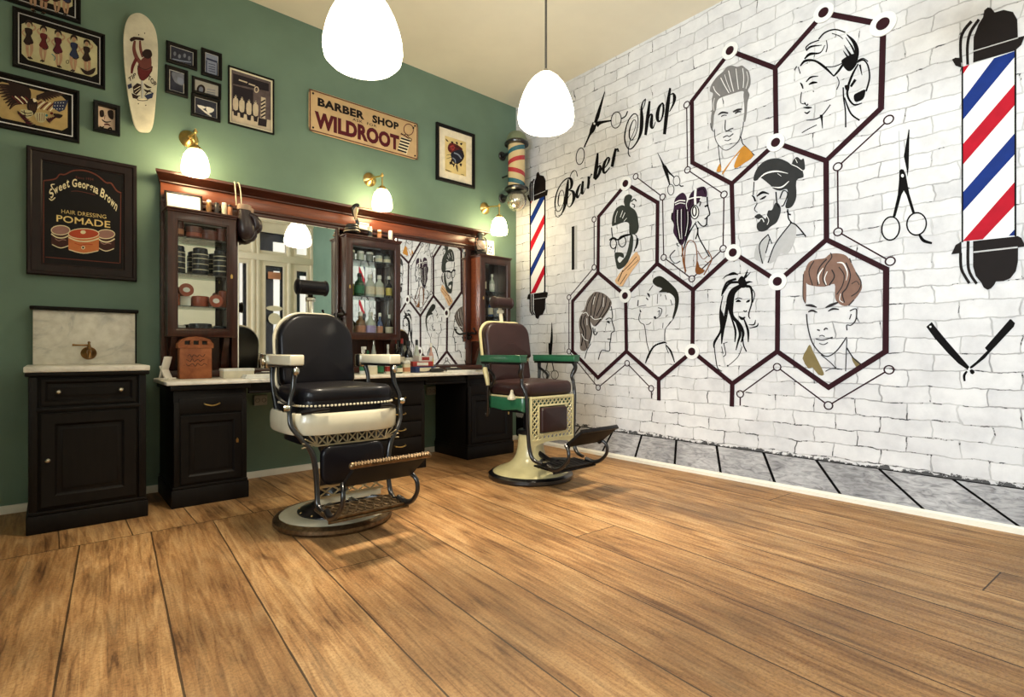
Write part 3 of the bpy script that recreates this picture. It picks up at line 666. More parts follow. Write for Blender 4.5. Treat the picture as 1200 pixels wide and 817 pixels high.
# man looking up
f = Mural('portrait', 'profile portrait of a man with slick undercut and open collar looking upward', 'portrait', 735, 310, 6.2875, GRP)
f.part('hair', HO, [[(188, 130), (200, 100), (240, 85), (280, 105), (340, 160), (370, 200), (382, 260), (370, 330), (345, 395), (334, 390), (350, 320), (350, 250), (320, 215), (280, 205), (232, 205), (258, 178), (215, 160)]], smooth=3)
f.part('face', LN, strokes=[(3, [(190, 155), (162, 195)]), (9, [(148, 212, 4), (158, 222, 10), (166, 242, 3)]), (5, [(140, 245), (155, 262)]), (5, [(82, 262), (78, 308)]), (3, [(85, 310), (140, 300)]), (6, [(95, 335), (102, 352)]), (3.5, [(95, 360), (86, 402), (100, 430), (125, 445), (136, 500), (146, 580), (162, 640), (158, 690)]), (3, [(140, 442), (160, 440), (176, 425)]), (4, [(205, 402), (240, 380), (256, 332), (228, 318)]), (3, [(225, 350), (240, 340), (232, 375)]), (3, [(345, 395), (310, 440), (280, 482), (276, 562)]), (3, [(320, 420), (300, 450)]), (2.5, [(225, 220), (222, 290)]), (2.5, [(250, 220), (246, 235)]), (2.5, [(280, 225), (290, 260)]), (2.5, [(320, 260), (332, 300)]), (2.5, [(285, 385), (300, 370)]), (2.5, [(265, 430), (262, 470)])], dots=[((205, 390), 9)])
f.part('collar', BK, strokes=[(10, [(135, 728, 4), (158, 670, 10), (200, 602, 8), (270, 575, 9), (292, 582, 3)]), (7, [(282, 588, 3), (322, 640, 9), (350, 722, 4)]), (3, [(285, 600), (305, 655)])])
# long haired woman
f = Mural('portrait', 'black ink portrait of a woman with very long loose hair', 'portrait', 820, 305, 5.833, GRP, 2.0)
f.part('hair', BK, [[(262, 140), (288, 108), (315, 140), (322, 178), (292, 190), (270, 170)]],
    [(7, [(282, 172, 10), (220, 205, 8), (192, 270, 8), (186, 370, 6), (158, 480, 10), (150, 572, 3)]), (8, [(268, 150, 8), (205, 158, 8), (165, 215, 5), (158, 235, 2)]), (14, [(286, 178, 8), (232, 222, 14), (212, 300, 20), (222, 380, 12), (272, 440, 12), (297, 500, 10), (284, 562, 4)]), (6, [(212, 380, 4), (244, 480, 7), (240, 560, 3)]), (8, [(248, 420, 5), (276, 500, 9), (262, 560, 6), (248, 615, 3)]), (9, [(245, 95, 4), (200, 100, 5), (232, 90, 9), (262, 100, 3)]), (8, [(250, 128, 8), (190, 150, 7), (162, 200, 6), (150, 245, 3)]), (9, [(160, 240, 3), (142, 330, 5), (150, 390, 16), (145, 480, 7), (102, 560, 8), (98, 600, 3)]), (3, [(100, 590), (108, 660), (122, 735), (152, 760)]), (7, [(318, 178, 10), (350, 190, 8), (358, 280, 5), (335, 370, 4), (345, 400, 3)]), (3, [(350, 185), (376, 230), (362, 290)]), (7, [(302, 400, 4), (330, 480, 8), (332, 560, 3)]), (4, [(335, 440, 2), (372, 440, 5), (382, 408, 2)]), (4, [(340, 465, 2), (390, 452, 5), (400, 430, 2)]), (7, [(302, 130, 8), (318, 95, 5), (330, 62, 1)]), (5, [(312, 120, 6), (350, 80, 1)]), (7, [(318, 155, 9), (340, 148, 6), (362, 150, 1)]), (5, [(155, 130, 1), (185, 105, 4), (215, 98, 6)]), (4, [(295, 520), (300, 580), (320, 625)]), (5, [(185, 300), (172, 380), (160, 450)])])
f.part('face', BK, strokes=[(6, [(248, 285, 3), (265, 278, 9), (282, 284, 3)]), (6, [(318, 288, 3), (332, 280, 8), (345, 272, 2)]), (3, [(245, 268), (265, 258), (290, 265)]), (4, [(300, 345), (312, 352), (322, 345)]), (8, [(268, 382, 3), (290, 400, 10), (312, 388, 3)]), (2.5, [(165, 570), (178, 640), (160, 660)]), (2, [(150, 590), (160, 640)]), (2, [(290, 590), (262, 660), (195, 722)]), (2, [(190, 560), (160, 570)])], dots=[((192, 722), 6)])
# curly man
f = Mural('portrait', 'large portrait of a man with brown curly quiff and olive jacket', 'portrait', 925, 285, 4.809, GRP)
f.part('jacket', OLV, [[(75, 650), (98, 600), (116, 572), (135, 612), (180, 700), (196, 742), (165, 742), (130, 700), (108, 706)], [(350, 640), (405, 680), (376, 697)]], smooth=2)
f.part('hair', HB, [[(95, 222), (90, 160), (110, 110), (150, 92), (200, 85), (230, 62), (275, 58), (320, 70), (350, 110), (375, 160), (400, 205), (410, 250), (390, 290), (368, 318), (335, 350), (300, 352), (265, 325), (258, 285), (255, 230), (200, 245), (130, 240)], [(80, 180), (92, 160), (96, 260), (93, 338), (80, 300)]], smooth=3)
f.part('hair_strands', LN, strokes=[(4, [(140, 102), (112, 160), (132, 238)]), (5, [(212, 90), (165, 150), (162, 238)]), (4, [(232, 55), (240, 80), (205, 130), (190, 200), (208, 240)]), (5, [(240, 150), (255, 190), (225, 238)]), (4, [(280, 135), (310, 180), (300, 240), (268, 290)]), (5, [(320, 110), (345, 180), (325, 250), (300, 285), (312, 335)]), (4, [(375, 165), (405, 220), (390, 270), (350, 300)]), (4, [(340, 85), (350, 110)]), (3, [(352, 230), (380, 215), (395, 235)]), (3, [(80, 175), (78, 300), (92, 340)]), (4, [(365, 320), (335, 352)])])
f.part('hair_highlight', WP, strokes=[(9, [(192, 140, 3), (165, 185, 9), (170, 230, 4)]), (8, [(270, 110, 3), (305, 115, 9), (328, 165, 6), (322, 210, 2)]), (5, [(215, 160), (200, 200), (210, 235)]), (4, [(290, 285), (285, 320), (305, 335)])])
f.part('face', LN, strokes=[(9, [(93, 350, 5), (125, 352, 11), (155, 362, 4)]), (10, [(205, 364, 4), (235, 350, 11), (276, 334, 6)]), (7, [(108, 388, 4), (130, 380, 8), (158, 390, 3)]), (7, [(220, 384, 3), (248, 370, 8), (280, 374, 4)]), (5, [(158, 488), (172, 492)]), (5, [(196, 490), (206, 480), (216, 484)]), (4, [(150, 540), (190, 546), (245, 530)]), (3, [(170, 565), (195, 572), (218, 560)]), (3, [(170, 525), (185, 520), (200, 526)]), (4, [(98, 400), (105, 470), (130, 560), (178, 622), (222, 637), (272, 602), (324, 530)]), (4, [(342, 382), (378, 372), (376, 430), (350, 462), (325, 462), (326, 492)]), (3, [(350, 400), (340, 430)]), (3, [(180, 630), (235, 675), (265, 708)]), (3, [(325, 540), (318, 722)]), (4, [(325, 590), (360, 645), (402, 682)]), (3, [(205, 722), (245, 705), (298, 712)])])
# ---- scissors, comb, razor
def scissors(label, x0, y0, sc, polys, strokes, rings, dots, pale=()):
    f = Mural('scissors', label, 'scissors decal', x0, y0, sc, 'scissors on the mural')
    f.part('blade', BK, polys, strokes, smooth=0)
    for r in rings: f.part('finger_ring', BK, rings=[r])
    if pale: f.part('back_blade', M_GREYL, strokes=pale)
    if dots: f.part('pivot', WP, dots=dots)
scissors('open black scissors above the script lettering', 640, 100, 5.106, [[(350, 35), (352, 45), (318, 190), (300, 232), (285, 228), (298, 180)]], [(20, [(292, 225, 20), (275, 270, 20), (262, 295, 9), (228, 372, 5)]), (20, [(300, 235, 26), (330, 222, 13), (392, 211, 6)]), (5, [(450, 200), (475, 185), (488, 155)])], [((205, 425), 24, 50, 5, 8), ((420, 208), 30, 49, 5, 8)], [((290, 230), 5, 6)], [(4, [(188, 210, 2), (235, 225, 5), (272, 240, 4)])])
scissors('small tilted scissors between lettering and braided woman', 640, 100, 5.106, [], [(8, [(667, 404, 2), (690, 450, 5), (708, 490, 12)]), (12, [(706, 482, 16), (722, 530, 13), (740, 595, 5)]), (12, [(712, 488, 12), (735, 520, 8), (768, 552, 5)]), (5, [(798, 596), (808, 604), (822, 602)])], [((747, 625), 19, 32, 4), ((782, 572), 20, 30, 4)], [])
scissors('large upright scissors right of the honeycomb', 1020, 140, 5.1, [[(229, 58), (234, 62), (229, 290), (222, 342), (217, 300), (200, 220)], [(173, 305), (185, 297), (198, 300), (212, 330), (232, 440), (268, 562), (252, 564), (215, 450), (200, 425), (186, 450), (150, 582), (134, 580), (164, 450), (172, 360)]], [(12, [(292, 688, 10), (318, 724, 14), (368, 740, 9)])], [((122, 652), 53, 70, 9, 8), ((277, 625), 58, 67, 9, 8)], [((193, 337), 8, 10)], [(3, [(171, 70, 2), (174, 180, 4), (176, 300, 3)])])
scissors('thin scissors print partly hidden behind the green-armed barber chair', 550, 320, 5.45, [], [(10, [(527, 318, 2), (527, 400, 9), (522, 470, 12), (517, 530, 12)]), (9, [(510, 448, 6), (512, 480, 9), (515, 530, 9)]), (4, [(517, 530), (500, 575), (490, 622)]), (4, [(517, 530), (530, 575), (540, 622)])], [((490, 650), 21, 27, 4), ((547, 650), 23, 28, 4)], [])
f = Mural('razor', 'open straight razor print on the brick near the right edge', 'razor decal', 1080, 370, 10)
f.part('handle', BK, [[(55, 130), (120, 75), (160, 130), (300, 300), (430, 450), (560, 600), (540, 635), (430, 560), (300, 430), (150, 260)]], smooth=0)
f.part('blade', BK, [[(1035, 42), (1050, 42), (1095, 88), (1080, 130), (800, 430), (740, 500), (600, 610), (575, 622), (565, 600), (640, 540), (770, 410), (742, 378)]], [(34, [(575, 635, 20), (595, 660, 36), (612, 678, 20)]), (18, [(532, 652, 16), (500, 700, 22), (505, 768, 16)])], smooth=0)
f.part('pivot', WP, dots=[((105, 130), 12), ((558, 628), 13)])
f = Mural('comb', 'narrow black comb print under the script lettering', 'comb decal', 540, 230, 4.806)
f.part('spine', BK, [[(625, 172), (640, 168), (640, 413), (625, 416)]], smooth=0)
f.part('teeth', M_GREYL, [[(641, 168), (655, 164), (655, 410), (641, 413)]], smooth=0)
# ---- printed barber poles
BLUE = paint('blue_print', (12, 42, 114)); RED = paint('red_print', (168, 10, 34)); CAP = paint('cap_print', (20, 13, 12))
f = Mural('barber_pole', 'small printed barber pole with striped shaft beside the green wall corner', 'pole decal', 610, 195, 4.42, 'printed barber poles')
f.part('shaft', WP, [[(52, 185), (127, 155), (127, 652), (52, 662)]], smooth=0)
f.part('blue_stripes', BLUE, [[(52, 265), (104, 158), (127, 150), (127, 163), (52, 311)], [(52, 530), (127, 375), (127, 422), (52, 577)], [(119, 653), (127, 636), (127, 652)]], smooth=0)
f.part('red_stripes', RED, [[(52, 395), (127, 244), (127, 290), (52, 444)], [(53, 660), (127, 505), (127, 552), (78, 655)], [(52, 200), (62, 178), (52, 182)]], smooth=0)
f.part('edge_lines', BK, strokes=[(3.5, [(52, 180), (52, 660)]), (3.5, [(127, 150), (127, 655)])])
f.part('top_cap', CAP, [[(72, 178), (70, 120), (76, 75), (83, 60), (85, 38), (93, 30), (100, 45), (120, 50), (130, 72), (130, 125), (142, 122), (138, 150)], [(36, 152), (44, 147), (50, 185), (42, 172)]], [(4.5, [(52, 180), (52, 100), (60, 78)]), (4.5, [(62, 178), (62, 95), (72, 66)])], smooth=0)
f.part('bottom_cap', CAP, [[(72, 660), (135, 650), (142, 655), (138, 680), (130, 685), (128, 738), (115, 768), (100, 772), (92, 790), (82, 786), (78, 765), (72, 745)], [(36, 688), (42, 665), (50, 660), (50, 690)]], [(4.5, [(52, 662), (53, 745), (64, 768)]), (4.5, [(62, 662), (63, 745), (74, 768)])], smooth=0)
f.part('cap_lines', M_GREYL, strokes=[(2.5, [(73, 152), (132, 128)]), (2.5, [(73, 688), (138, 680)])])
f = Mural('barber_pole', 'large printed barber pole with red and blue stripes at the right edge', 'pole decal', 0, 0, 1, 'printed barber poles')
f.part('shaft', WP, [[(1128, 79), (1190, 60), (1190, 277), (1128, 284)]], smooth=0)
f.part('blue_stripes', BLUE, [[(1128, 117.5), (1165, 68.5), (1190, 60), (1190, 66), (1128, 141)], [(1128, 226), (1190, 155.4), (1190, 180), (1128, 248.5)], [(1182, 276.5), (1190, 268), (1190, 276)]], smooth=0)
f.part('red_stripes', RED, [[(1128, 170), (1190, 98), (1190, 122.4), (1128, 193.5)], [(1128, 283), (1190, 212.5), (1190, 240), (1151.8, 280.6)], [(1128, 88), (1136, 76), (1128, 79)]], smooth=0)
f.part('edge_lines', BK, strokes=[(1.3, [(1128, 78), (1128, 284)]), (1.5, [(1190, 58), (1190, 277)])])
def A(p): return [(1000+u/4.085, v/4.085) for u, v in p]
def B(p): return [(1100+u/7.43, 240+v/7.43) for u, v in p]
f.part('top_cap', CAP, [A([(575, 300), (577, 180), (600, 120), (622, 85), (628, 52), (645, 38), (662, 42), (678, 62), (720, 50), (765, 60), (785, 95), (788, 182), (820, 174), (805, 215), (775, 242)]), A([(473, 287), (490, 278), (515, 280), (518, 325), (490, 315)])], [(3, A([(516, 300), (514, 200), (530, 148), (566, 104)])), (3, A([(548, 310), (547, 220), (562, 155), (602, 95)]))], smooth=0)
f.part('bottom_cap', CAP, [B([(302, 318), (660, 280), (690, 274), (722, 290), (745, 340), (745, 365), (692, 372), (690, 500), (672, 580), (625, 640), (565, 665), (500, 668), (482, 700), (455, 730), (425, 740), (395, 722), (372, 678), (325, 622), (302, 540)]), B([(113, 432), (150, 352), (198, 322), (200, 420)])], [(3.2, B([(192, 420), (200, 560), (268, 684)])), (3.2, B([(258, 318), (262, 560), (332, 688)]))], smooth=0)
f.part('cap_lines', M_GREYL, strokes=[(1.2, A([(577, 248), (790, 184)])), (1.8, B([(305, 415), (690, 372)]))])
# ---- script lettering
W1 = Mural('lettering', 'black script word Barber painted across the white brick', 'lettering', 640, 200, 10.21, 'script words on the mural', 1.3)
def S(k, pts): return [(u*k, v*k+(-100*10.21 if k != 1 else 0)) + tuple(w*k for w in r) for u, v, *r in pts]
K = 10.21/5.106
W1.part('word', BK, strokes=[(1, [(265, 105, 12), (255, 200, 28), (242, 320, 32), (222, 430, 24), (190, 510, 10), (145, 556, 7), (112, 530, 6), (108, 470, 6)]),
  (1, [(290, 88, 6), (240, 100, 11), (180, 160, 9), (130, 260, 11), (108, 370, 13), (112, 450, 9), (140, 490, 7), (180, 460, 7), (210, 380, 6), (215, 290, 5), (195, 235, 6), (165, 260, 7), (148, 330, 12), (145, 400, 9), (160, 430, 7)]),
  (1, [(262, 90, 12), (295, 100, 24), (308, 150, 28), (295, 210, 18), (260, 245, 7)]), (1, [(280, 240, 8), (320, 250, 24), (335, 310, 30), (315, 390, 16), (280, 435, 8), (255, 410, 6), (262, 330, 5), (300, 275, 5)]),
  (1, [(285, 85, 5), (300, 40, 6), (330, 0, 7), (360, 10, 6), (375, 70, 7)]),
  (1, [(415, 160, 9), (390, 200, 20), (368, 270, 24), (375, 320, 22), (395, 300, 8), (425, 235, 6)]), (1, [(442, 125, 18), (432, 210, 26), (430, 270, 24), (448, 268, 8), (470, 210, 5)]),
  (1, [(508, 68, 18), (510, 140, 24), (498, 218, 20)]), (1, [(512, 125, 6), (535, 62, 7), (548, 38, 16)]),
  (1, S(K, [(309, 405, 8), (302, 480, 16), (291, 560, 15)])), (1, S(K, [(292, 565, 9), (312, 540, 11), (325, 500, 13), (320, 480, 6), (300, 515, 3)])),
  (1, S(K, [(340, 505, 3), (362, 480, 5), (378, 445, 9), (370, 432, 6), (350, 465, 12), (342, 505, 13), (352, 525, 8), (382, 490, 3)])),
  (1, S(K, [(417, 378, 9), (406, 430, 14), (395, 488, 13)])), (1, S(K, [(402, 440, 3), (416, 400, 5), (428, 378, 4), (432, 398, 10)]))])
W2 = Mural('lettering', 'black script word Shop painted across the white brick', 'lettering', 720, 90, 8.175, 'script words on the mural', 1.3)
W2.part('word', BK, strokes=[(1, [(302, 212, 8), (275, 240, 8), (260, 300, 14), (263, 400, 26), (255, 520, 24), (225, 610, 12), (170, 685, 9), (130, 685, 8), (102, 620, 10), (102, 540, 10), (130, 430, 8), (180, 360, 8), (215, 365, 7), (228, 420, 6), (212, 530, 5), (170, 605, 7), (145, 580, 9), (148, 500, 9), (180, 420, 6), (205, 425, 5), (200, 490, 4), (150, 620, 4), (135, 700, 5), (135, 740, 7), (152, 766, 7)]),
  (1, [(298, 215, 7), (290, 265, 6), (265, 325, 5)]), (1, [(338, 232, 14), (318, 400, 26), (299, 560, 18)]), (1, [(316, 450, 4), (342, 368, 9), (360, 368, 16), (355, 430, 24), (355, 480, 22), (372, 488, 9), (395, 430, 4)]),
  (1, [(462, 250, 7), (430, 290, 20), (412, 370, 26), (420, 425, 18), (450, 410, 9), (470, 330, 16), (468, 265, 13), (455, 248, 7)]), (1, [(535, 108, 14), (510, 280, 28), (480, 552, 22)]), (1, [(540, 172, 6), (565, 163, 15), (577, 200, 24), (565, 262, 15), (528, 335, 5)])])
# ------------------------------------------------------------------ pictures and signs on the green wall
def picture(name, label, cat, x0, x1, z0, z1, fw, m_frame, bg, group=None, dep=.026, mount=None, mw=0.0, clip=0.0, mount2=None, mwz=None):
    """framed picture; returns (root, tracer for the print)"""
    r = thing(name, label, cat, ((x0+x1)/2, YG, (z0+z1)/2), group)
    f = MB(); f.framering(x0, x1, z0, z1, YG, [(0, .001), (0, dep-.004), (.004, dep), (fw*.55, dep), (fw*.8, dep-.005), (fw, dep-.008), (fw, .004)])
    f.build('frame', m_frame, r)
    a = fw-.002; q = .010
    if mount is not None:
        MB().box(x0+a, x1-a, YG-q, YG-.003, z0+a, z1-a).build('mount', mount, r); q += .0012; a = fw+mw
        if mount2 is not None:
            b = fw+mw*.30; mm = MB(); mm.framering(x0+b, x1-b, z0+b, z1-b, YG, [(0, .0105), (0, .0115), (.006, .0115), (.006, .0105)]); mm.build('mount_line', mount2, r)
    t = Trace('y', YG-q, lift=.0); t.back = None
    az = fw+mwz if mwz is not None else a; xa, xb, za, zb = x0+a, x1-a, z0+az, z1-az; c = clip
    P = [(xa+c, za), (xb-c, za), (xb, za+c), (xb, zb-c), (xb-c, zb), (xa+c, zb), (xa, zb-c), (xa, za+c)] if c else [(xa, za), (xb, za), (xb, zb), (xa, zb)]
    t.mat(bg); t.add([(x, YG-q, z) for x, z in P], [tuple(range(len(P)))]); t.lift = .0004
    t.root = r
    return r, t
INKB = paint('sepia_ink', (44, 32, 30)); REDI = paint('oxblood_ink', (94, 36, 38)); SKIN = paint('flash_flesh', (172, 138, 112)); AGED = paint('aged_paper', (186, 180, 142), vs=10, var=.16); DKMT = paint('black_mount', (18, 16, 18), .7)
BLUI = paint('navy_ink', (46, 52, 78)); TEAL = paint('teal_ink', (52, 118, 128)); GOLD = paint('gold_ink', (226, 200, 132), .45); WINE = paint('wine_ink', (74, 24, 38))
def figure(t, k, px, py, h, dress):
    """small tattoo-flash lady standing in a pose, px,py = crown of the head, h = height in survey units"""
    s = h/100.0; fl = -1 if k % 2 else 1
    Q = lambda pts: [(px+fl*u*s, py+v*s*1.0+u*s*fl*.22) + tuple(w*s for w in r) for u, v, *r in pts]
    t.stroke(Q([(-3, 50, 10), (-4, 72, 8), (-1, 96, 4)]), m=SKIN); t.stroke(Q([(5, 50, 10), (8, 74, 8), (3, 95, 4)]), m=SKIN)
    t.stroke(Q([(-9, 24, 5), (-17, 33, 4), (-9, 42, 3)]), m=SKIN); t.stroke(Q([(9, 24, 5), (18, 14, 4), (10, 6, 3)]), m=SKIN)
    t.poly(Q([(-8, 19), (8, 19), (10, 30), (6, 38), (13, 54), (4, 60), (-6, 60), (-13, 54), (-6, 38), (-10, 30)]), 3, m=dress)
    t.dot(*[(px+fl*0*s, py+10*s)], 5*s, 7*s, m=SKIN)
    t.poly(Q([(-8, 12), (-9, 2), (0, -4), (9, 1), (10, 14), (6, 6), (0, 3), (-5, 6)]), 3, m=INKB)
    t.stroke(Q([(-2, 95, 5), (5, 99, 3)]), m=INKB); t.stroke(Q([(2, 94, 5), (10, 98, 3)]), m=INKB)
    t.stroke(Q([(-14, 55, 2), (-6, 62, 3), (4, 61, 2)]), m=INKB); t.stroke(Q([(-10, 20, 2), (-6, 38, 2), (-13, 54, 2)]), m=INKB)
# top picture, mostly above the photo's edge
r, t = picture('picture_frame', 'dark framed flash sheet cut off by the top left corner of the photo', 'picture', -.25, .1635, 3.16, 3.50, .018, M_FRAME, AGED, 'tattoo flash pictures', mount=DKMT, mw=.024, mwz=.05, clip=.03, mount2=M_GREYL)
for k, (px, h) in enumerate(((38, 40), (52, 42), (66, 40), (78, 40))): figure(t, k, px, -26+k*1.5, h, (INKB, REDI, INKB, BLUI)[k])
t.build('print', None, r)
# row of five ladies
r, t = picture('picture_frame', 'wide black frame holding a row of five pin-up ladies', 'picture', -.165, .291, 2.766, 3.135, .018, M_FRAME, AGED, 'tattoo flash pictures', mount=DKMT, mw=.024, mwz=.045, clip=.03, mount2=M_GREYL)
for k, (u, v, h) in enumerate(((250, 185, 330), (380, 235, 310), (505, 270, 320), (645, 315, 315), (755, 355, 290))): figure(t, k, u/7.43, v/7.43, h/7.43, (INKB, REDI, WINE, BLUI, INKB)[k])
t.poly([(u/7.43, v/7.43) for u, v in [(700, 590), (760, 620), (830, 590), (815, 640), (770, 655), (730, 640)]], 3, m=INKB)
t.stroke([(u/7.43, v/7.43, .9) for u, v in [(450, 470), (480, 500), (470, 530)]], m=TEAL); t.ring((588/7.43, 540/7.43), 1.7, 1.9, .6, m=INKB)
t.build('print', None, r)
# eagle with flags
r, t = picture('picture_frame', 'black framed eagle and striped flag print at the left edge', 'picture', -.30, .157, 2.37, 2.712, .022, M_FRAME, paint('tan_paper', (178, 154, 104), vs=9, var=.2), 'tattoo flash pictures', mount=DKMT, mw=.038, clip=.028, mount2=M_WPRINT)
def Q8(p): return [(u/8, 80+v/8) + tuple(w/8 for w in q) for u, v, *q in p]
FEA = paint('feather_brown', (92, 66, 50))
# wings: fans of overlapping feathers, dark with brown edges
for k in range(9):
    a = k/8; tipx, tipy = -70+a*120, 150+a*235
    t.stroke(Q8([(255, 300+a*20, 34), ((255+tipx)/2+20-a*30, (300+tipy)/2-42+a*26, 40), (tipx+40*a, tipy, 10)]), m=INKB); t.stroke(Q8([(245, 300+a*20, 4), ((255+tipx)/2+16-a*30, (300+tipy)/2-34+a*26, 7), (tipx+40*a+8, tipy, 3)]), m=FEA)
t.poly(Q8([(60, 118), (150, 140), (262, 180), (292, 235), (280, 300), (220, 300), (150, 220)]), 3, m=INKB)
for k in range(8):
    a = k/7; tipx, tipy = 610-a*180, 248+a*62
    t.stroke(Q8([(345, 268+a*30, 26), ((345+tipx)/2, (268+tipy)/2-30+a*16, 32), (tipx, tipy, 8)]), m=INKB); t.stroke(Q8([(355, 270+a*28, 4), ((345+tipx)/2, (268+tipy)/2-24+a*16, 6), (tipx-8, tipy, 3)]), m=FEA)
# flags either side
for k in range(6): t.stroke(Q8([(318+k*30, 372+k*6, 13), (350+k*30, 340+k*5, 13), (392+k*28, 312+k*4, 12)]), m=(REDI, M_PAPER)[k % 2])
t.poly(Q8([(505, 312), (642, 300), (604, 392), (556, 412), (492, 372)]), 0, m=BLUI)
for k in range(12): t.dot((64.8+(k % 4)*3.2-(k//4)*.6, 120.6+(k//4)*3.6), .55, m=M_WPRINT)
for k in range(5): t.stroke(Q8([(110+k*30, 262+k*2, 11), (150+k*28, 296, 11), (196+k*22, 336, 9)]), m=(REDI, M_PAPER)[k % 2])
# body, head, tail
t.poly(Q8([(268, 300), (320, 286), (352, 330), (345, 390), (312, 440), (276, 420), (252, 360)]), 3, m=INKB); t.poly(Q8([(308, 284), (335, 290), (342, 312), (318, 318)]), 3, m=M_PAPER); t.poly(Q8([(340, 298), (362, 306), (344, 312)]), 0, m=GOLD)
for k in range(4): t.stroke(Q8([(276+k*18, 340, 4), (282+k*15, 400, 5)]), m=FEA)
# striped shield, ribbon scrolls and leaves below
t.poly(Q8([(330, 420), (432, 422), (440, 470), (400, 512), (352, 500), (330, 460)]), 2, m=AGED)
for k in range(4): t.stroke(Q8([(350+k*22, 424, 6), (352+k*20, 495, 5)]), m=REDI)
t.poly(Q8([(196, 388), (298, 402), (306, 446), (250, 470), (205, 440)]), 2, m=AGED); t.stroke(Q8([(200, 405), (250, 425), (300, 420)]), 1, m=INKB); t.stroke(Q8([(215, 440), (255, 450), (300, 440)]), 1, m=INKB); t.stroke(Q8([(225, 395), (240, 465)]), 1, m=INKB)
for k in range(7): t.stroke(Q8([(165+k*14, 400+k*20, 3), (180+k*16, 425+k*18, 22), (215+k*20, 440+k*15, 4)]), m=(INKB, WINE)[k % 2])
for k in range(6): t.stroke(Q8([(470+k*8, 520-k*10, 3), (450+k*14, 490-k*6, 20), (430+k*20, 470-k*4, 4)]), m=(INKB, WINE)[k % 2])
t.poly(Q8([(500, 425), (590, 440), (560, 472), (520, 460)]), 2, m=INKB); t.dot((54.7, 135.5), 1.5, m=TEAL); t.dot((60.5, 133), 1.8, 1.5, m=REDI)
t.build('print', None, r)
# small inked face
r, t = picture('picture_frame', 'small square thick black frame with a pale inked face', 'picture', .227, .371, 2.472, 2.672, .026, M_FRAME, paint('pink_paper', (214, 188, 164), vs=9), dep=.045)
t.poly(Q8([(935, 400), (970, 395), (975, 450), (940, 455)]), 3, m=INKB); t.poly(Q8([(1010, 400), (1060, 400), (1060, 480), (1020, 460)]), 3, m=INKB)
t.stroke(Q8([(955, 480, 8), (990, 505, 14), (1040, 500, 6)]), m=INKB); t.stroke(Q8([(975, 530, 10), (1005, 525, 16), (1035, 540, 6)]), m=REDI); t.stroke(Q8([(935, 545, 10), (955, 560, 22), (975, 545, 8)]), m=INKB); t.stroke(Q8([(1010, 575, 10), (1035, 560, 18), (1050, 585, 8)]), m=INKB); t.stroke(Q8([(985, 440, 6), (978, 480, 5)]), m=REDI)
t.build('print', None, r)
# five little frames
def Q6(p): return [(185+u/6.533, 40+v/6.533) + tuple(w/6.533 for w in q) for u, v, *q in p]
GRYP = paint('grey_photo', (118, 122, 134), vs=20, var=.3); DKP = paint('dark_photo', (52, 54, 66), vs=20, var=.35); BLP = paint('blue_grey_card', (134, 142, 162), vs=18)
G5 = 'five small black frames in a cluster'
r, t = picture('picture_frame', 'small landscape black frame, topmost left of the cluster of five', 'picture', .64, .834, 3.084, 3.234, .024, M_FRAME, DKP, G5, mount=M_WPAPER, mw=.004)
for u, v in ((130, 150), (165, 170), (205, 165), (240, 185)): t.dot((185+u/6.533, 40+v/6.533), 1.6, 2.6, m=GRYP)
t.stroke(Q6([(110, 190), (180, 205), (255, 215)]), 1.4, m=BLP); t.build('print', None, r)
r, t = picture('picture_frame', 'small upright black frame with a blue-grey card, right of the cluster top', 'picture', .861, .9986, 3.067, 3.266, .024, M_FRAME, BLP, G5, mount=M_WPAPER, mw=.003)
t.stroke(Q6([(370, 185), (455, 215)]), 2, m=BLUI); t.stroke(Q6([(372, 200), (372, 300)]), 1.2, m=BLUI); t.stroke(Q6([(455, 220), (455, 320)]), 1.2, m=BLUI); t.stroke(Q6([(372, 300), (455, 322)]), 1.2, m=BLUI)
for v in (225, 245, 262, 280): t.stroke(Q6([(388, v), (440, v+13)]), .8, m=BLUI)
t.build('print', None, r)
r, t = picture('picture_frame', 'small black frame with a dark hazy street photo, lower left of the cluster', 'picture', .634, .775, 2.861, 3.059, .024, M_FRAME, DKP, G5, mount=M_WPAPER, mw=.005)
t.poly(Q6([(110, 290), (200, 310), (195, 390), (150, 380), (120, 350)]), 3, m=GRYP); t.poly(Q6([(150, 330), (195, 345), (195, 385), (155, 375)]), 2, m=BLP); t.build('print', None, r)
r, t = picture('picture_frame', 'small black frame holding an old banknote with a round portrait', 'picture', .8005, .993, 2.916, 3.035, .018, M_FRAME, paint('note_paper', (172, 168, 160), vs=18), G5)
t.dot((185+330/6.533, 40+425/6.533), 5, 6, m=INKB); t.dot((185+330/6.533, 40+425/6.533), 2.6, 3.6, m=GRYP)
for v in (420, 440, 455, 470): t.stroke(Q6([(375, v), (440, v+12)]), .9, m=GRYP)
t.build('print', None, r)
r, t = picture('picture_frame', 'small black frame with a contrasty black and white photo, lowest of the cluster', 'picture', .796, .988, 2.743, 2.909, .022, M_FRAME, DKP, G5, mount=M_WPAPER, mw=.004)
t.poly(Q6([(300, 540), (370, 560), (330, 575)]), 2, m=M_WPAPER); t.poly(Q6([(370, 555), (430, 575), (415, 600), (380, 600)]), 2, m=M_WPAPER); t.stroke(Q6([(330, 570, 6), (370, 600, 14), (410, 630, 8)]), m=M_WPAPER); t.stroke(Q6([(395, 580, 20), (385, 620, 8)]), m=M_WPAPER); t.build('print', None, r)
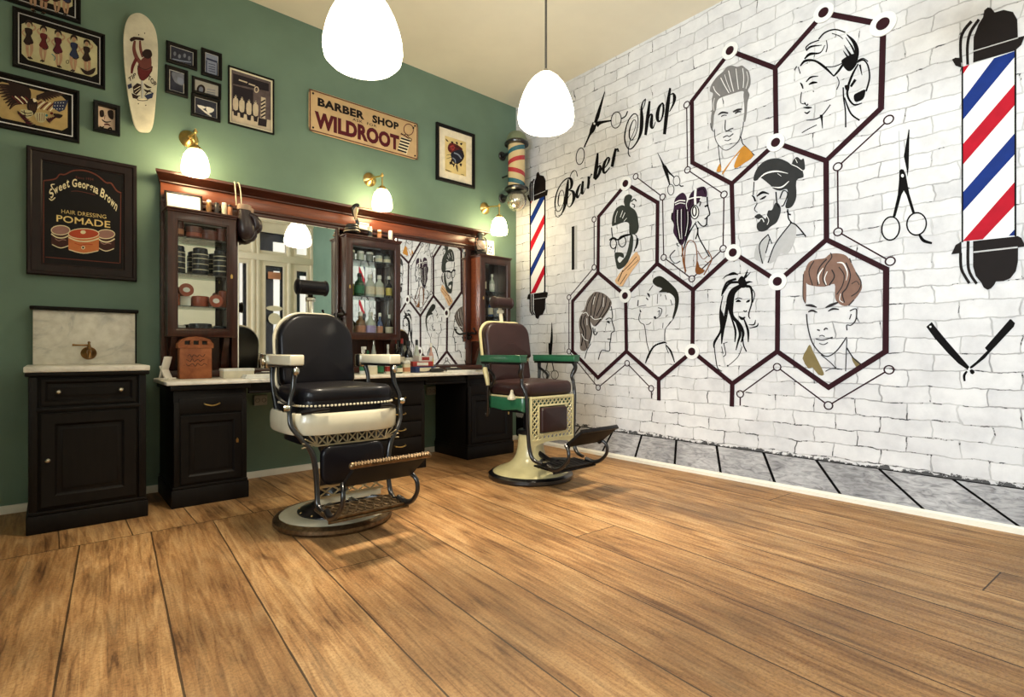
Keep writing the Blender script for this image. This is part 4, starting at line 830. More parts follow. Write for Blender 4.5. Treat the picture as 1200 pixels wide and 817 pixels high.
# old photograph of the barbers
SEP = paint('sepia_photo', (96, 84, 84), vs=16, var=.35); SEPL = paint('sepia_light', (196, 182, 160), vs=20); SEPD = paint('sepia_dark', (42, 36, 42))
r, t = picture('picture_frame', 'sepia photograph of white-shirted barbers outside a shop in a thin black frame', 'picture', 1.0425, 1.378, 2.754, 3.199, .010, M_FRAME, SEP, mount=M_PAPER, mw=.014)
t.poly(Q6([(575, 300), (850, 380), (850, 440), (575, 380)]), 0, m=SEPD); t.stroke(Q6([(620, 350), (685, 372)]), 1.5, m=SEPL, smooth=False); t.stroke(Q6([(695, 380), (745, 397)]), 1.5, m=SEPL, smooth=False)
t.poly(Q6([(575, 390), (730, 430), (730, 640), (575, 600)]), 0, m=SEPD); t.poly(Q6([(568, 590), (862, 660), (862, 740), (568, 670)]), 0, m=SEPL); t.ring((185+755/6.533, 40+425/6.533), 2.2, 3.2, 1.3, m=SEPL)
for u, v in ((595, 480), (643, 495), (697, 515), (748, 525)):
    t.poly(Q6([(u-18, v+95), (u+18, v+103), (u+13, v+148), (u-13, v+142)]), 0, m=SEPD)
    t.poly(Q6([(u-20, v+22), (u-8, v+10), (u+10, v+12), (u+20, v+26), (u+17, v+100), (u-17, v+94)]), 2, m=SEPL); t.dot((185+u/6.533, 40+v/6.533), 1.5, 2, m=SEPL); t.stroke(Q6([(u-9, v-7), (u+9, v-4)]), .9, m=SEPD)
t.poly(Q6([(770, 640), (835, 655), (830, 712), (765, 698)]), 0, m=SEPD); t.poly(Q6([(790, 480), (825, 490), (822, 650), (786, 640)]), 0, m=SEPL)
for k in range(5): t.stroke(Q6([(789, 525+k*28), (822, 505+k*28)]), 1.8, m=SEPD)
t.build('print', None, r)
# rose and panther-like print right of the enamel sign
def Q86(p): return [(500+u/8.6, 135+v/8.6) + tuple(w/8.6 for w in q) for u, v, *q in p]
r, t = picture('picture_frame', 'black frame with a red rose and dark bird print, next to the striped pole', 'picture', 2.928, 3.407, 2.725, 3.30, .032, M_FRAME, paint('straw_paper', (222, 200, 140), vs=9), mount=paint('ivory_mount', (236, 226, 202)), mw=.075, dep=.03)
t.poly(Q86([(215, 310), (240, 280), (290, 290), (340, 320), (360, 350), (300, 370), (245, 380), (215, 350)]), 4, m=REDI); t.poly(Q86([(235, 320), (262, 303), (285, 320), (276, 348), (250, 356)]), 3, m=paint('rose_ink', (168, 60, 58))); t.stroke(Q86([(228, 340), (255, 325), (300, 318), (340, 345)]), .8, m=INKB); t.stroke(Q86([(240, 362), (262, 335), (290, 345)]), .7, m=INKB); t.stroke(Q86([(300, 300), (320, 330), (345, 335)]), .9, m=INKB)
t.poly(Q86([(245, 385), (310, 350), (360, 355), (375, 410), (350, 460), (300, 490), (265, 470), (250, 430)]), 4, m=paint('blueblack_ink', (34, 36, 50))); t.stroke(Q86([(345, 365), (372, 410), (345, 465), (300, 492)]), 1.6, m=INKB); t.stroke(Q86([(262, 440), (250, 470), (262, 500)]), 2, m=INKB); t.stroke(Q86([(275, 380), (320, 400), (350, 440)]), 1.5, m=BLP); t.stroke(Q86([(260, 430), (285, 450), (290, 480)]), 1, m=BLP)
for p in ([(190, 235), (220, 265), (200, 262)], [(240, 270), (262, 265), (270, 290)], [(290, 275), (310, 270), (312, 300)], [(335, 285), (360, 280), (350, 305)], [(230, 470), (255, 480), (235, 500)], [(265, 490), (285, 490), (270, 525)], [(330, 490), (355, 490), (345, 520)]): t.poly(Q86(p), 3, m=INKB)
t.stroke(Q86([(300, 500, 14), (305, 530, 16), (312, 570, 6)]), m=INKB); t.stroke(Q86([(200, 405, 4), (240, 395, 6)]), m=INKB); t.stroke(Q86([(200, 440, 4), (245, 425, 6)]), m=INKB); t.stroke(Q86([(190, 548, 6), (220, 562, 9), (250, 572, 4)]), m=INKB); t.stroke(Q86([(345, 595, 4), (378, 605, 7)]), m=INKB)
t.build('print', None, r)
# skateboard deck
r = thing('skateboard_deck', 'pale skateboard deck with a red pin-up in a cocktail glass hung upright on the wall', 'skateboard', (.53, YG, 2.95))
sk = [(130, 28), (90, 50), (62, 110), (52, 190), (55, 330), (70, 480), (95, 640), (120, 740), (150, 782), (190, 790), (225, 782), (246, 720), (262, 560), (272, 380), (272, 230), (255, 130), (215, 65), (170, 32)]
YS = YG-.055
out = [(lambda p: (p.x, p.z))(on_y(135+u/5.446, 10+v/5.446, YS)) for u, v in sk]; out = [(p[0], p[1]) for p in cr(out, 5, True)]
d = MB(); cxm = sum(p[0] for p in out)/len(out); czm = sum(p[1] for p in out)/len(out)
d.rings([[Vector((cxm+(x-cxm)*s, YS+y, czm+(z-czm)*s)) for x, z in out] for s, y in ((.97, .012), (1, .009), (1, .003), (.97, 0))])
d.build('deck', mat('bone_lacquer', (206, 200, 178), .35, var=.2, vs=7, coat=.2), r)
hk = MB(); hk.tube([(.50, YG, 3.1), (.50, YG-.03, 3.1), (.50, YS+.010, 3.1)], .006); hk.tube([(.56, YG, 2.7), (.56, YG-.03, 2.7), (.56, YS+.010, 2.7)], .006); hk.build('wall_hook', M_BLKMET, r)
t = Trace('y', YS, 135, 10, 5.446, lift=.0006); t.back = None
for u, v in ((188, 158), (150, 168), (148, 608), (195, 618)): t.dot((u, v), 4, m=INKB)
t.poly([(150, 350), (240, 370), (215, 430), (170, 462), (145, 420)], 2, m=REDI); t.poly([(160, 340), (185, 310), (225, 300), (232, 370), (215, 395), (165, 385)], 3, m=paint('brick_skin', (106, 60, 54)))
t.stroke([(125, 205, 14), (120, 260, 22), (140, 320, 26), (185, 370, 24)], m=paint('brick_skin', (106, 60, 54))); t.stroke([(158, 205, 12), (162, 260, 18), (178, 310, 20)], m=paint('brick_skin', (106, 60, 54))); t.stroke([(135, 320, 22), (112, 370, 20), (105, 415, 12)], m=REDI)
t.poly([(92, 198), (118, 180), (180, 190), (178, 205), (130, 200), (105, 212)], 2, m=INKB); t.poly([(170, 290), (190, 262), (225, 265), (236, 300), (215, 320), (190, 315)], 3, m=INKB); t.stroke([(140, 365), (190, 390), (235, 372)], 4, m=INKB); t.stroke([(150, 350), (145, 415), (170, 462)], 3, m=INKB); t.stroke([(238, 370), (215, 430), (178, 462)], 3, m=INKB)
t.stroke([(172, 462), (174, 520), (172, 575)], 9, m=M_GREYL); t.stroke([(165, 465), (167, 570)], 2, m=INKB); t.dot((175, 582), 36, 9, m=INKB); t.dot((175, 580), 30, 6, m=M_PAPER)
t.poly([(112, 500), (140, 476), (166, 486), (164, 520), (136, 552), (116, 540)], 0, m=INKB); t.stroke([(118, 520), (160, 496)], 4, m=M_PAPER); t.stroke([(126, 538), (160, 512)], 3, m=M_PAPER); t.stroke([(110, 545, 3), (135, 560, 9), (160, 556, 4)], m=INKB); t.stroke([(184, 480, 4), (205, 500, 16), (232, 505, 4)], m=INKB); t.stroke([(182, 515, 4), (204, 528, 14), (228, 520, 4)], m=INKB); t.stroke([(190, 550, 3), (215, 530, 8), (240, 540, 3)], m=INKB); t.poly([(184, 556), (246, 536), (236, 572), (205, 580)], 0, m=BLUI); t.poly([(104, 540), (150, 560), (140, 578), (112, 572)], 0, m=INKB); t.poly([(78, 488), (104, 478), (108, 505), (84, 515)], 0, m=BLUI)
def skp(u0, v0, u1, v1, du, dv):
    return lambda a, b: t.P(u0+(u1-u0)*a+du*b, v0+(v1-v0)*a+dv*b, t.lift)
put_text(t, 'TIP', skp(88, 470, 135, 435, -6, -26), INKB, .02); put_text(t, 'TOP', skp(205, 450, 258, 505, 8, -30), INKB, .02)
t.build('graphic', None, r)
# enamel advertising sign
r = thing('enamel_sign', 'rusty tan enamel sign reading barber shop with a striped pole figure', 'sign', (2.185, YG, 3.04))
sx0, sx1, sz0, sz1 = 1.656, 2.714, 2.862, 3.222; YE = YG-.022
def rrect(x0, x1, z0, z1, q, n=5):
    out = []
    for cx, cz, a0 in ((x1-q, z1-q, 0), (x0+q, z1-q, 90), (x0+q, z0+q, 180), (x1-q, z0+q, 270)):
        for k in range(n+1):
            a = radians(a0+90*k/n); out.append((cx+q*cos(a), cz+q*sin(a)))
    return out
pl = rrect(sx0, sx1, sz0, sz1, .045)
p = MB(); cxm, czm = (sx0+sx1)/2, (sz0+sz1)/2
p.rings([[Vector((cxm+(x-cxm)*sx_, YE+y, czm+(z-czm)*sz_)) for x, z in pl] for sx_, sz_, y in ((.985, .95, .012), (1, 1, .010), (1, 1, .003), (.994, .98, 0))])
p.build('plate', mat('tan_enamel', (204, 172, 128), .42, var=.14, vs=6, bump=.1, bs=30), r)
e = MB(); e.framering(sx0+.004, sx1-.004, sz0+.004, sz1-.004, YE, [(0.0, -.002), (.002, .003), (.009, .003), (.012, -.001)]); e.build('rusty_rim', mat('rust', (96, 58, 40), .7, var=.4, vs=40), r)
h = MB()
for x in (sx0+.035, sx1-.035):
    for z in (sz0+.035, sz1-.035): h.lathe([(.0, -.004), (.008, -.004), (.009, 0), (.009, .001)], (x, YE-.001, z), 10, 'y')
h.build('corner_screws', M_BLKMET, r)
t = MB(); t.raw = True; W_, H_ = sx1-sx0, sz1-sz0
def sg(u0, v0, u1, v1, off=.0012, sl=0.0): return lambda a, b: (sx0+W_*(u0+(u1-u0)*a), YE-off, sz0+H_*(v0+(v1-v0)*b+sl*a))
BKE = paint('black_enamel_letters', (28, 22, 24), .4); MRE = paint('maroon_enamel_letters', (84, 26, 36), .4)
put_text(t, 'BARBER', sg(.07, .645, .472, .845), BKE, .05, 0, 1.08); put_text(t, 'SHOP', sg(.545, .645, .80, .845), BKE, .05, 0, 1.08)
put_text(t, 'ASK', sg(.365, .545, .455, .61), BKE, .01, 0, 1.2); put_text(t, 'FOR', sg(.495, .545, .585, .61), BKE, .01, 0, 1.2)
put_text(t, 'WILDROOT', sg(.045, .11, .805, .51), MRE, .055, 0, 1.04)
t.build('lettering', None, r)
t = Trace('y', YE, 350, 95, 8, lift=.0012); t.back = None
t.ring((1030, 455), 44, 52, 7, m=MRE, rot=-10); t.dot((1074, 440), 8, 12, m=BKE); t.stroke([(955, 495), (1000, 515), (1050, 560)], 10, m=MRE); t.stroke([(960, 488), (985, 505), (1010, 500), (1035, 530), (1058, 545), (1052, 570)], 6, m=BKE)
t.poly([(962, 520), (1050, 550), (1012, 690), (928, 645)], 0, m=M_PAPER)
for k in range(5): t.poly([(960-k*8, 528+k*27), (1048-k*9, 556+k*27), (1044-k*9, 571+k*27), (956-k*8, 543+k*27)], 0, m=BKE)
t.build('pole_figure', None, r)
# pomade poster in a deep brown frame
px0, px1, pz0, pz1 = -.101, .4645, 1.485, 2.286
r = thing('advert_panel', 'large dark brown framed hair pomade advert above the marble washstand', 'poster', ((px0+px1)/2, YG, (pz0+pz1)/2))
f = MB(); f.framering(px0, px1, pz0, pz1, YG, [(0, .001), (0, .038), (.006, .044), (.02, .044), (.026, .038), (.068, .034), (.074, .028), (.078, .028), (.078, .01)]); f.build('frame', M_FRAMEB, r)
YP = YG-.022
MB().box(px0+.07, px1-.07, YP, YG-.004, pz0+.07, pz1-.07).build('panel', mat('poster_black', (13, 8, 10), .45, var=.3, vs=5, spec=.2), r)
def QP(p): return [(20+u/4.807, 165+v/4.807) + tuple(w/4.807 for w in q) for u, v, *q in p]
BRN = paint('poster_brown', (108, 58, 46)); CRM = paint('poster_cream', (224, 212, 174), .5); TINR = paint('poster_red_tin', (176, 74, 50)); TINO = paint('poster_orange', (196, 116, 70)); TIND = paint('poster_dark_tin', (66, 40, 38)); TINL = paint('poster_tin_lid', (150, 112, 104))
t = Trace('y', YP, lift=.0008); t.back = None
t.stroke(QP([(150, 700), (150, 225)]), 1.0, m=BRN, smooth=False); t.stroke(QP([(580, 690), (585, 300)]), 1.0, m=BRN, smooth=False)
t.stroke(QP([(150, 225), (215, 215), (240, 190), (270, 190), (320, 168), (390, 170), (450, 195), (500, 235), (530, 240), (560, 280), (588, 295)]), 1.5, m=BRN)
t.stroke(QP([(160, 655), (575, 690)]), .9, m=BRN, smooth=False)
for (cx, cy, w, h, lid, body) in ((245, 545, 105, 110, TINL, TIND), (500, 565, 100, 105, TINL, TIND), (375, 570, 172, 120, TINR, TINO)):
    tl = 18; top = cy-h/2
    t.poly(QP([(cx-w/2, top+10), (cx+w/2, top+10+w*.06), (cx+w/2, cy+h/2-12), (cx+w*.25, cy+h/2+2), (cx, cy+h/2+6), (cx-w*.25, cy+h/2), (cx-w/2, cy+h/2-16)]), 0, m=body)
    t.dot(QP([(cx, top+14)])[0], w/2/4.807, h*.24/4.807, m=lid); t.ring(QP([(cx, top+14)])[0], w/2/4.807, h*.24/4.807, 1.0, m=CRM)
    t.stroke(QP([(cx-w/2, top+34), (cx-w*.25, top+52), (cx, top+58), (cx+w*.25, top+54), (cx+w/2, top+40)]), 1.5, m=CRM)
    t.stroke(QP([(cx-w/2+4, cy+h/2-16), (cx, cy+h/2+4), (cx+w/2-4, cy+h/2-10)]), 1.0, m=CRM)
    t.stroke(QP([(cx-w*.3, cy+6), (cx-w*.1, cy+18), (cx+w*.1, cy+12), (cx+w*.3, cy+16)]), 1.0, m=TINL if body is TIND else TINR)
t.dot(QP([(372, 515)])[0], 3.2, 2.2, m=CRM); t.dot(QP([(372, 602)])[0], 2.2, 2.2, m=CRM); t.dot(QP([(372, 602)])[0], 1.2, 1.2, m=INKB)
t.build('tins', None, r)
t = Trace('y', YP, lift=.0016); t.back = None; t.x0, t.y0, t.sc = 20, 165, 4.807
def seg(u0, v0, u1, v1, hgt):
    return lambda a, b: t.P(u0+(u1-u0)*a, v0+(v1-v0)*a-hgt*b, t.lift)
put_text(t, 'POMADE', seg(222, 455, 525, 492, 38), GOLD, .012, 0, 1.02)
put_text(t, 'HAIR DRESSING', seg(250, 408, 502, 440, 22), GOLD, -.004, 0, 1.02)
put_text(t, 'Since 1934', seg(330, 212, 430, 225, 13), BRN, 0, 0, 1.1)
def arc(body, pts, hgt, m):
    """letters set one by one along a curve of survey points"""
    C = cr(pts, 24); L = [0]
    for a, b_ in zip(C[:-1], C[1:]): L.append(L[-1]+hypot(b_[0]-a[0], b_[1]-a[1]))
    wd = [(.34 if ch in 'il ' else .62 if ch in 'tr' else 1.05 if ch in 'wSGB' else .78) for ch in body]; tot = sum(wd); pos = 0
    for ch, w in zip(body, wd):
        s0 = pos/tot*L[-1]; pos += w
        if ch == ' ': continue
        s1 = s0+w/tot*L[-1]*.86
        def at(s):
            for i in range(len(L)-1):
                if L[i+1] >= s:
                    q = (s-L[i])/max(L[i+1]-L[i], 1e-6); return (C[i][0]+(C[i+1][0]-C[i][0])*q, C[i][1]+(C[i+1][1]-C[i][1])*q)
            return C[-1][:2]
        a, b_ = at(s0), at(s1); hh = hgt*(1.35 if ch in 'SGBtl' else .92)
        dx, dy = (b_[0]-a[0]), (b_[1]-a[1]); q = hypot(dx, dy); nx, ny = dy/q*hh*.4, -hh
        uv, fs, asp = text_faces(ch, .02)
        t.mat(m); t.add([t.P(a[0]+dx*u+nx*v, a[1]+dy*u+ny*v, t.lift) for u, v in uv], fs)
arc('Sweet Georgia Brown', [(192, 330), (225, 295), (300, 262), (370, 268), (440, 295), (510, 345), (560, 400)], 34, CRM)
t.stroke([(205, 275, 4), (192, 250, 7), (212, 245, 4)], m=CRM); t.stroke([(215, 320, 6), (195, 335, 7), (180, 325, 4)], m=CRM); t.stroke([(305, 285), (350, 285), (440, 305)], 3, m=BRN)
t.build('lettering', None, r)
# ------------------------------------------------------------------ furniture along the green wall
def panel_door(x0, x1, z0, z1, Y, m, parent, name='door', st=.05, knob=None, kn='knob', km=None):
    """framed and fielded cabinet front lying on the plane y=Y"""
    b = MB()
    b.framering(x0, x1, z0, z1, Y, [(0, -.004), (0, .014), (.003, .017), (st-.012, .017), (st-.006, .012), (st, .004), (st+.012, .004), (st+.022, .010), (st+.024, .010)])
    i = st+.024; b.box(x0+i-.001, x1-i+.001, Y-.010, Y+.002, z0+i-.001, z1-i+.001)
    d = b.build(name, m, parent)
    if knob:
        for kx, kz in knob:
            k = MB(); k.lathe([(.004, 0), (.004, -.010), (.012, -.016), (.013, -.024), (.008, -.030), (0, -.031)], (kx, Y-.016, kz), 14, 'y'); k.build(kn, km or M_BRASS, d)
    return d
def keyhole(x, z, Y, parent):
    k = MB(); k.prism([(x-.006, z-.016), (x+.006, z-.016), (x+.008, z+.004), (x, z+.018), (x-.008, z+.004)], 'xz', Y-.002, Y+.001); k.build('keyhole_plate', M_BRASS, parent)
# marble washstand
MARB = None
def marble():
    m, nt, b, out = mk('veined_marble')
    co = coords(nt, (1, 1, 1), (0, radians(35), 0))
    n = nd(nt, 'TexNoise', i_Scale=3.2, i_Detail=9.0, i_Roughness=.62, i_Distortion=2.2); nt.links.new(co, n.inputs['Vector'])
    n2 = nd(nt, 'TexNoise', i_Scale=22.0, i_Detail=6.0); nt.links.new(co, n2.inputs['Vector'])
    c = ramp(nt, n.outputs[0], [(.34, (196, 194, 184)), (.46, (232, 227, 214)), (.62, (242, 237, 224))])
    c = mixc(nt, .3, c, ramp(nt, n2.outputs[0], [(.35, (196, 190, 176)), (.6, (255, 255, 255))]), 'MULTIPLY')
    nt.links.new(c, b.inputs['Base Color']); b.inputs['Roughness'].default_value = .28
    return m
MARB = marble()
wx0, wx1, wy = -.075, .445, 3.885
r = thing('washstand', 'black wooden washstand with marble top and splashback below the brown poster', 'washstand', ((wx0+wx1)/2, 4.2, 0))
b = MB(); b.box(wx0, wx1, wy+.02, YG-.02, .02, .872, .004); b.box(wx0-.015, wx1+.015, wy, YG-.02, 0, .10, .006); b.box(wx0-.008, wx1+.008, wy+.008, YG-.02, .10, .12, .005)
b.box(wx0-.02, wx1+.02, wy-.012, YG-.02, .862, .885, .006)
for x in (wx0-.006, wx1-.034): b.box(x, x+.04, wy+.005, wy+.05, .12, .862, .008)
b.build('body', M_BLKWOOD, r)
panel_door(wx0+.045, wx1-.045, .70, .85, wy+.02, M_BLKWOOD, r, 'drawer', .03, [(wx0+.12, .775), (wx1-.12, .775)], km=M_CHROME)
MB().box(wx0+.02, wx1-.02, wy+.004, wy+.03, .665, .69, .006).build('rail', M_BLKWOOD, r)
panel_door(wx0+.045, wx1-.045, .14, .655, wy+.02, M_BLKWOOD, r, 'door', .07, [(wx0+.075, .40)], km=M_CHROME)
MB().box(wx0-.025, wx1+.022, wy-.02, YG-.02, .885, .917, .006).build('marble_top', MARB, r)
b = MB(); b.box(wx0+.004, wx1+.008, YG-.055, YG-.02, .917, 1.262, .004); b.build('splashback', MARB, r)
b = MB(); b.box(wx0-.012, wx1+.026, YG-.085, YG-.012, 1.262, 1.286, .008); b.box(wx0+.004, wx1+.02, YG-.02, YG-.001, .90, 1.27); b.build('top_shelf', M_BLKWOOD, r)
# tap: round backplate, spigot and a long lever to one side
tp = on_y(104, 414, YG-.06); tx, tz = tp.x, tp.z
c = MB(); c.lathe([(.0, .006), (.038, .006), (.042, 0), (.036, -.012), (.020, -.022), (.014, -.03)], (tx, YG-.06, tz), 24, 'y')
c.tube([(tx, YG-.085, tz), (tx, YG-.12, tz+.012), (tx, YG-.155, tz-.004), (tx, YG-.162, tz-.03)], [.012, .013, .011, .010], 12)
c.tube([(tx, YG-.09, tz), (tx, YG-.095, tz+.035), (tx, YG-.095, tz+.065)], [.009, .011, .006], 10); c.ball((tx, YG-.095, tz+.07), .008)
c.tube([(tx+.006, YG-.095, tz+.052), (tx-.05, YG-.098, tz+.052), (tx-.085, YG-.10, tz+.053)], [.006, .005, .0075], 10)
c.build('tap', mat('aged_brass', (150, 112, 70), .3, 1, var=.3, vs=30), r)
# ---- vanity wall unit
VX0, VX1 = .60, 3.47
vr = thing('mirror_unit', 'long dark wooden mirror unit with a heavy cornice behind the barber chairs', 'mirror unit', (2.0, YG, .82))
b = MB(); b.box(VX0, VX1-.04, YG-.014, YG-.002, .815, 2.20, .003); b.build('back_panel', M_DKWOODV, vr)
prof = [(0, 2.195), (.05, 2.195), (.062, 2.205), (.062, 2.212), (.078, 2.222), (.098, 2.236), (.122, 2.246), (.135, 2.250), (.135, 2.263), (.128, 2.270), (0, 2.272)]
cb = MB(); R = []
for s_, x in ((0, VX0-.002), (0, VX1)):
    R.append([Vector((x+(-1 if x < 1 else 1)*max(0, d-.05)*.45, YG-.002-d, z)) for d, z in prof])
cb.rings(R); cb.build('cornice', M_DKWOOD, vr)
b = MB(); b.box(VX0, VX1-.02, YG-.055, YG-.012, 2.105, 2.197, .003); b.build('frieze', M_RED, vr)
b = MB(); b.box(VX0, VX1-.02, YG-.085, YG-.012, 2.082, 2.108, .008); b.box(VX0, VX1-.03, YG-.075, YG-.012, 2.056, 2.084, .003); b.build('rail', M_DKWOOD, vr)
for x0, x1 in ((VX0, VX0+.035), (1.046, 1.09), (1.872, 1.889), (2.408, 2.44), (3.246, 3.32)):
    b = MB(); b.box(x0, x1, YG-(.10 if 1 < x0 < 2 else .07), YG-.012, .83, 2.064, .006); b.build('post', M_DKWOODV, vr)
b = MB(); b.box(VX0, VX1-.04, YG-.118, YG-.012, .815, .862, .005); b.build('bottom_rail', M_DKWOOD, vr)
def mirror_pane(x0, x1, z0, z1, rot, tilt):
    cx, cz = (x0+x1)/2, (z0+z1)/2
    g = MB(); g.M = Matrix.Translation((cx, YG-.070, cz)) @ Matrix.Rotation(radians(rot), 4, 'Z') @ Matrix.Rotation(radians(tilt), 4, 'X')
    w, h = (x1-x0)/2, (z1-z0)/2; q = .014
    g.rings([[Vector(p) for p in ((-w+a, -y, -h+a), (w-a, -y, -h+a), (w-a, -y, h-a), (-w+a, -y, h-a))] for a, y in ((0, -.006), (0, .0), (q, .003))], cap=(True, True))
    return g.build('mirror', M_MIRROR, vr, sharp=2)
mirror_pane(1.088, 1.874, .858, 2.064, MIR_ROT, MIR_TILT)
mirror_pane(2.438, 3.250, .858, 2.072, 0, 0)
# coat hooks on the posts
def hook(label, x, z, yo=0.0):
    k = thing('razor_strop_hook', label, 'hook', (x, YG-.07-yo, z)); Y_ = YG-yo
    b = MB(); b.box(x-.016, x+.016, Y_-.078, Y_-.068, z-.05, z+.035, .004); b.build('plate', M_BLKMET, k)
    b = MB(); b.tube([(x, Y_-.075, z+.015), (x, Y_-.13, z+.02), (x-.01, Y_-.21, z+.012), (x-.03, Y_-.24, z+.03), (x-.05, Y_-.235, z+.055)], [.014, .013, .011, .009, .006], 10)
    b.tube([(x, Y_-.075, z-.02), (x, Y_-.11, z-.03), (x, Y_-.13, z-.012)], [.012, .010, .008], 10); b.ball((x-.05, Y_-.235, z+.06), .012); b.build('arm', M_BLKMET, k)
hook('dark iron hook on the mirror post beside the chair with green arms', 3.283, 1.17)
hook('dark iron hook on the mirror post left of the middle display case', 1.880, 1.30, .031)
# ---- countertop
CT = .81
b = MB(); b.box(.555, 3.56, 3.905, YG-.062, CT-.026, CT, .008); o = b.build('countertop', MARB); tag(o, 'long pale marble countertop under the mirrors', 'countertop')
# ---- base cabinets
def base_cab(label, x0, x1, kind):
    r = thing('base_cabinet', label, 'cabinet', ((x0+x1)/2, 4.2, 0)); Y = 3.955
    b = MB(); b.box(x0, x1, Y, YG-.02, .03, CT-.028, .004); b.box(x0-.012, x1+.012, Y-.014, YG-.02, 0, .115, .005); b.box(x0-.006, x1+.006, Y-.008, YG-.02, .115, .135, .005)
    b.box(x0-.02, x1+.02, Y-.03, YG-.03, CT-.06, CT-.027, .006)
    for x in (x0, x1-.036): b.box(x, x+.036, Y-.012, Y+.03, .135, .675, .006)
    b.build('body', M_BLKWOOD, r)
    if kind == 'door':
        d = MB(); d.box(x0+.03, x1-.03, Y-.014, Y+.004, .60, .70, .004); d = d.build('drawer', M_BLKWOOD, r)
        h = MB(); xc = (x0+x1)/2; h.tube([(xc-.045, Y-.016, .66), (xc-.04, Y-.035, .655), (xc, Y-.038, .645), (xc+.04, Y-.035, .655), (xc+.045, Y-.016, .66)], .0045, 8); h.build('handle', M_BRASS, d)
        dd = panel_door(x0+.036, x1-.036, .15, .585, Y, M_BLKWOOD, r, 'door', .055); keyhole(x1-.062, .40, Y-.018, dd)
    else:
        n = 4
        for k in range(n):
            z0 = .15+k*.133
            d = MB(); d.box(x0+.036, x1-.036, Y-.016, Y+.004, z0, z0+.122, .005); d = d.build('drawer', M_BLKWOOD, r)
            h = MB(); xc = (x0+x1)/2; h.tube([(xc-.05, Y-.016, z0+.07), (xc-.045, Y-.036, z0+.065), (xc, Y-.04, z0+.058), (xc+.045, Y-.036, z0+.065), (xc+.05, Y-.016, z0+.07)], .0045, 8); h.build('handle', M_BRASS, d)
    return r
base_cab('dark base cabinet with one panelled door under the left end of the counter', .60, 1.03, 'door')
base_cab('dark bank of four drawers under the counter behind the black chair', 1.96, 2.45, 'drawers')
base_cab('dark base cabinet at the far right behind the green-armed chair', 2.915, 3.46, 'door')
# apron rail under the counter between the cabinets
for k, (x0, x1) in enumerate(((1.045, 1.945), (2.465, 2.90))):
    b = MB(); b.box(x0, x1, 3.96, 3.985, CT-.085, CT-.027, .004); b.box(x0, x1, 3.95, 3.99, CT-.10, CT-.085, .005); o = b.build('apron_rail', M_BLKWOOD)
    tag(o, ('dark apron rail spanning the knee hole left of the drawer bank', 'dark apron rail spanning the knee hole right of the drawer bank')[k], 'rail')
for lab, px, py in (('small grey socket box on the green wall under the counter, left knee hole', 305, 469), ('small grey socket box on the green wall under the counter, right knee hole', 505, 458)):
    p = on_y(px, py, YG-.02); r = thing('socket_box', lab, 'socket', (p.x, YG, p.z))
    b = MB(); b.box(p.x-.05, p.x+.05, YG-.035, YG-.001, p.z-.04, p.z+.04, .006); b.build('box', mat('grey_plastic', (150, 152, 146), .5), r)
    b = MB()
    for sx in (-.024, .024): b.lathe([(.016, .001), (.018, -.002), (.014, -.003), (.012, .004), (0, .004)], (p.x+sx, YG-.035, p.z), 16, 'y')
    b.build('outlet', mat('grey_plastic_dark', (92, 94, 92), .5), r)
# ---- display cases
DY = 4.28
def display_case(label, x0, x1, shelves, extra=True):
    r = thing('display_case', label, 'display case', ((x0+x1)/2, DY, 1.10)); Z0c, Z1c = 1.105, 1.985; yb = YG-.036; M = M_DKWOODV
    b = MB()
    b.box(x0, x0+.018, DY+.022, yb, Z0c, Z1c, .002); b.build('side_panel', M_RED if x0 > 3 else M, r)
    b = MB(); b.box(x1-.018, x1, DY+.022, yb, Z0c, Z1c, .002); b.build('side_panel', M, r)
    b = MB(); b.box(x0+.018, x1-.018, DY+.022, yb, Z0c, Z0c+.02, .002); b.build('bottom', M_DKWOOD, r)
    b = MB(); b.box(x0-.012, x1+.012, DY-.014, yb, Z1c-.004, Z1c+.012, .006); b.box(x0-.004, x1+.004, DY-.004, yb, Z1c-.016, Z1c-.003, .004); b.build('top', M_DKWOOD, r)
    MB().box(x0+.018, x1-.018, yb-.012, yb-.004, Z0c+.02, Z1c-.016).build('back_panel', M_MIRROR, r, label='mirrored back panel')
    d = MB(); st = .062
    d.framering(x0, x1, Z0c-.002, Z1c-.018, DY+.02, [(0, 0), (0, .018), (.003, .020), (st-.014, .020), (st-.010, .016), (st-.004, .016), (st, .010), (st, 0)])
    d = d.build('door', M, r)
    MB().box(x0+st-.006, x1-st+.006, DY+.006, DY+.010, Z0c+st-.008, Z1c-.018-st+.006).build('pane', M_PANE, d)
    keyhole(x1-.03 if x0 < 1.5 else x0+.03, 1.55, DY, d)
    for z in shelves: MB().box(x0+.018, x1-.018, DY+.035, yb-.014, z, z+.008).build('shelf', M_SHELF, r)
    for x in (x0+.03, x1-.066):
        b = MB(); b.prism([(yb, 1.10), (DY+.06, 1.10), (DY+.07, 1.06), (DY+.12, 1.0), (yb-.05, .93), (yb-.03, .88), (yb, .86)], 'yz', x, x+.036)
        b.build('bracket', M_DKWOOD, r)
    return r
display_case('dark glazed display case with red and black tins, left end of the mirror unit', .617, 1.044, (1.315, 1.545, 1.80))
display_case('dark glazed display case full of bottles between the two mirrors', 1.893, 2.403, (1.475, 1.785))
display_case('reddish glazed display case beside the white brick wall behind the brown chair', 3.325, 3.725, (1.36, 1.62))
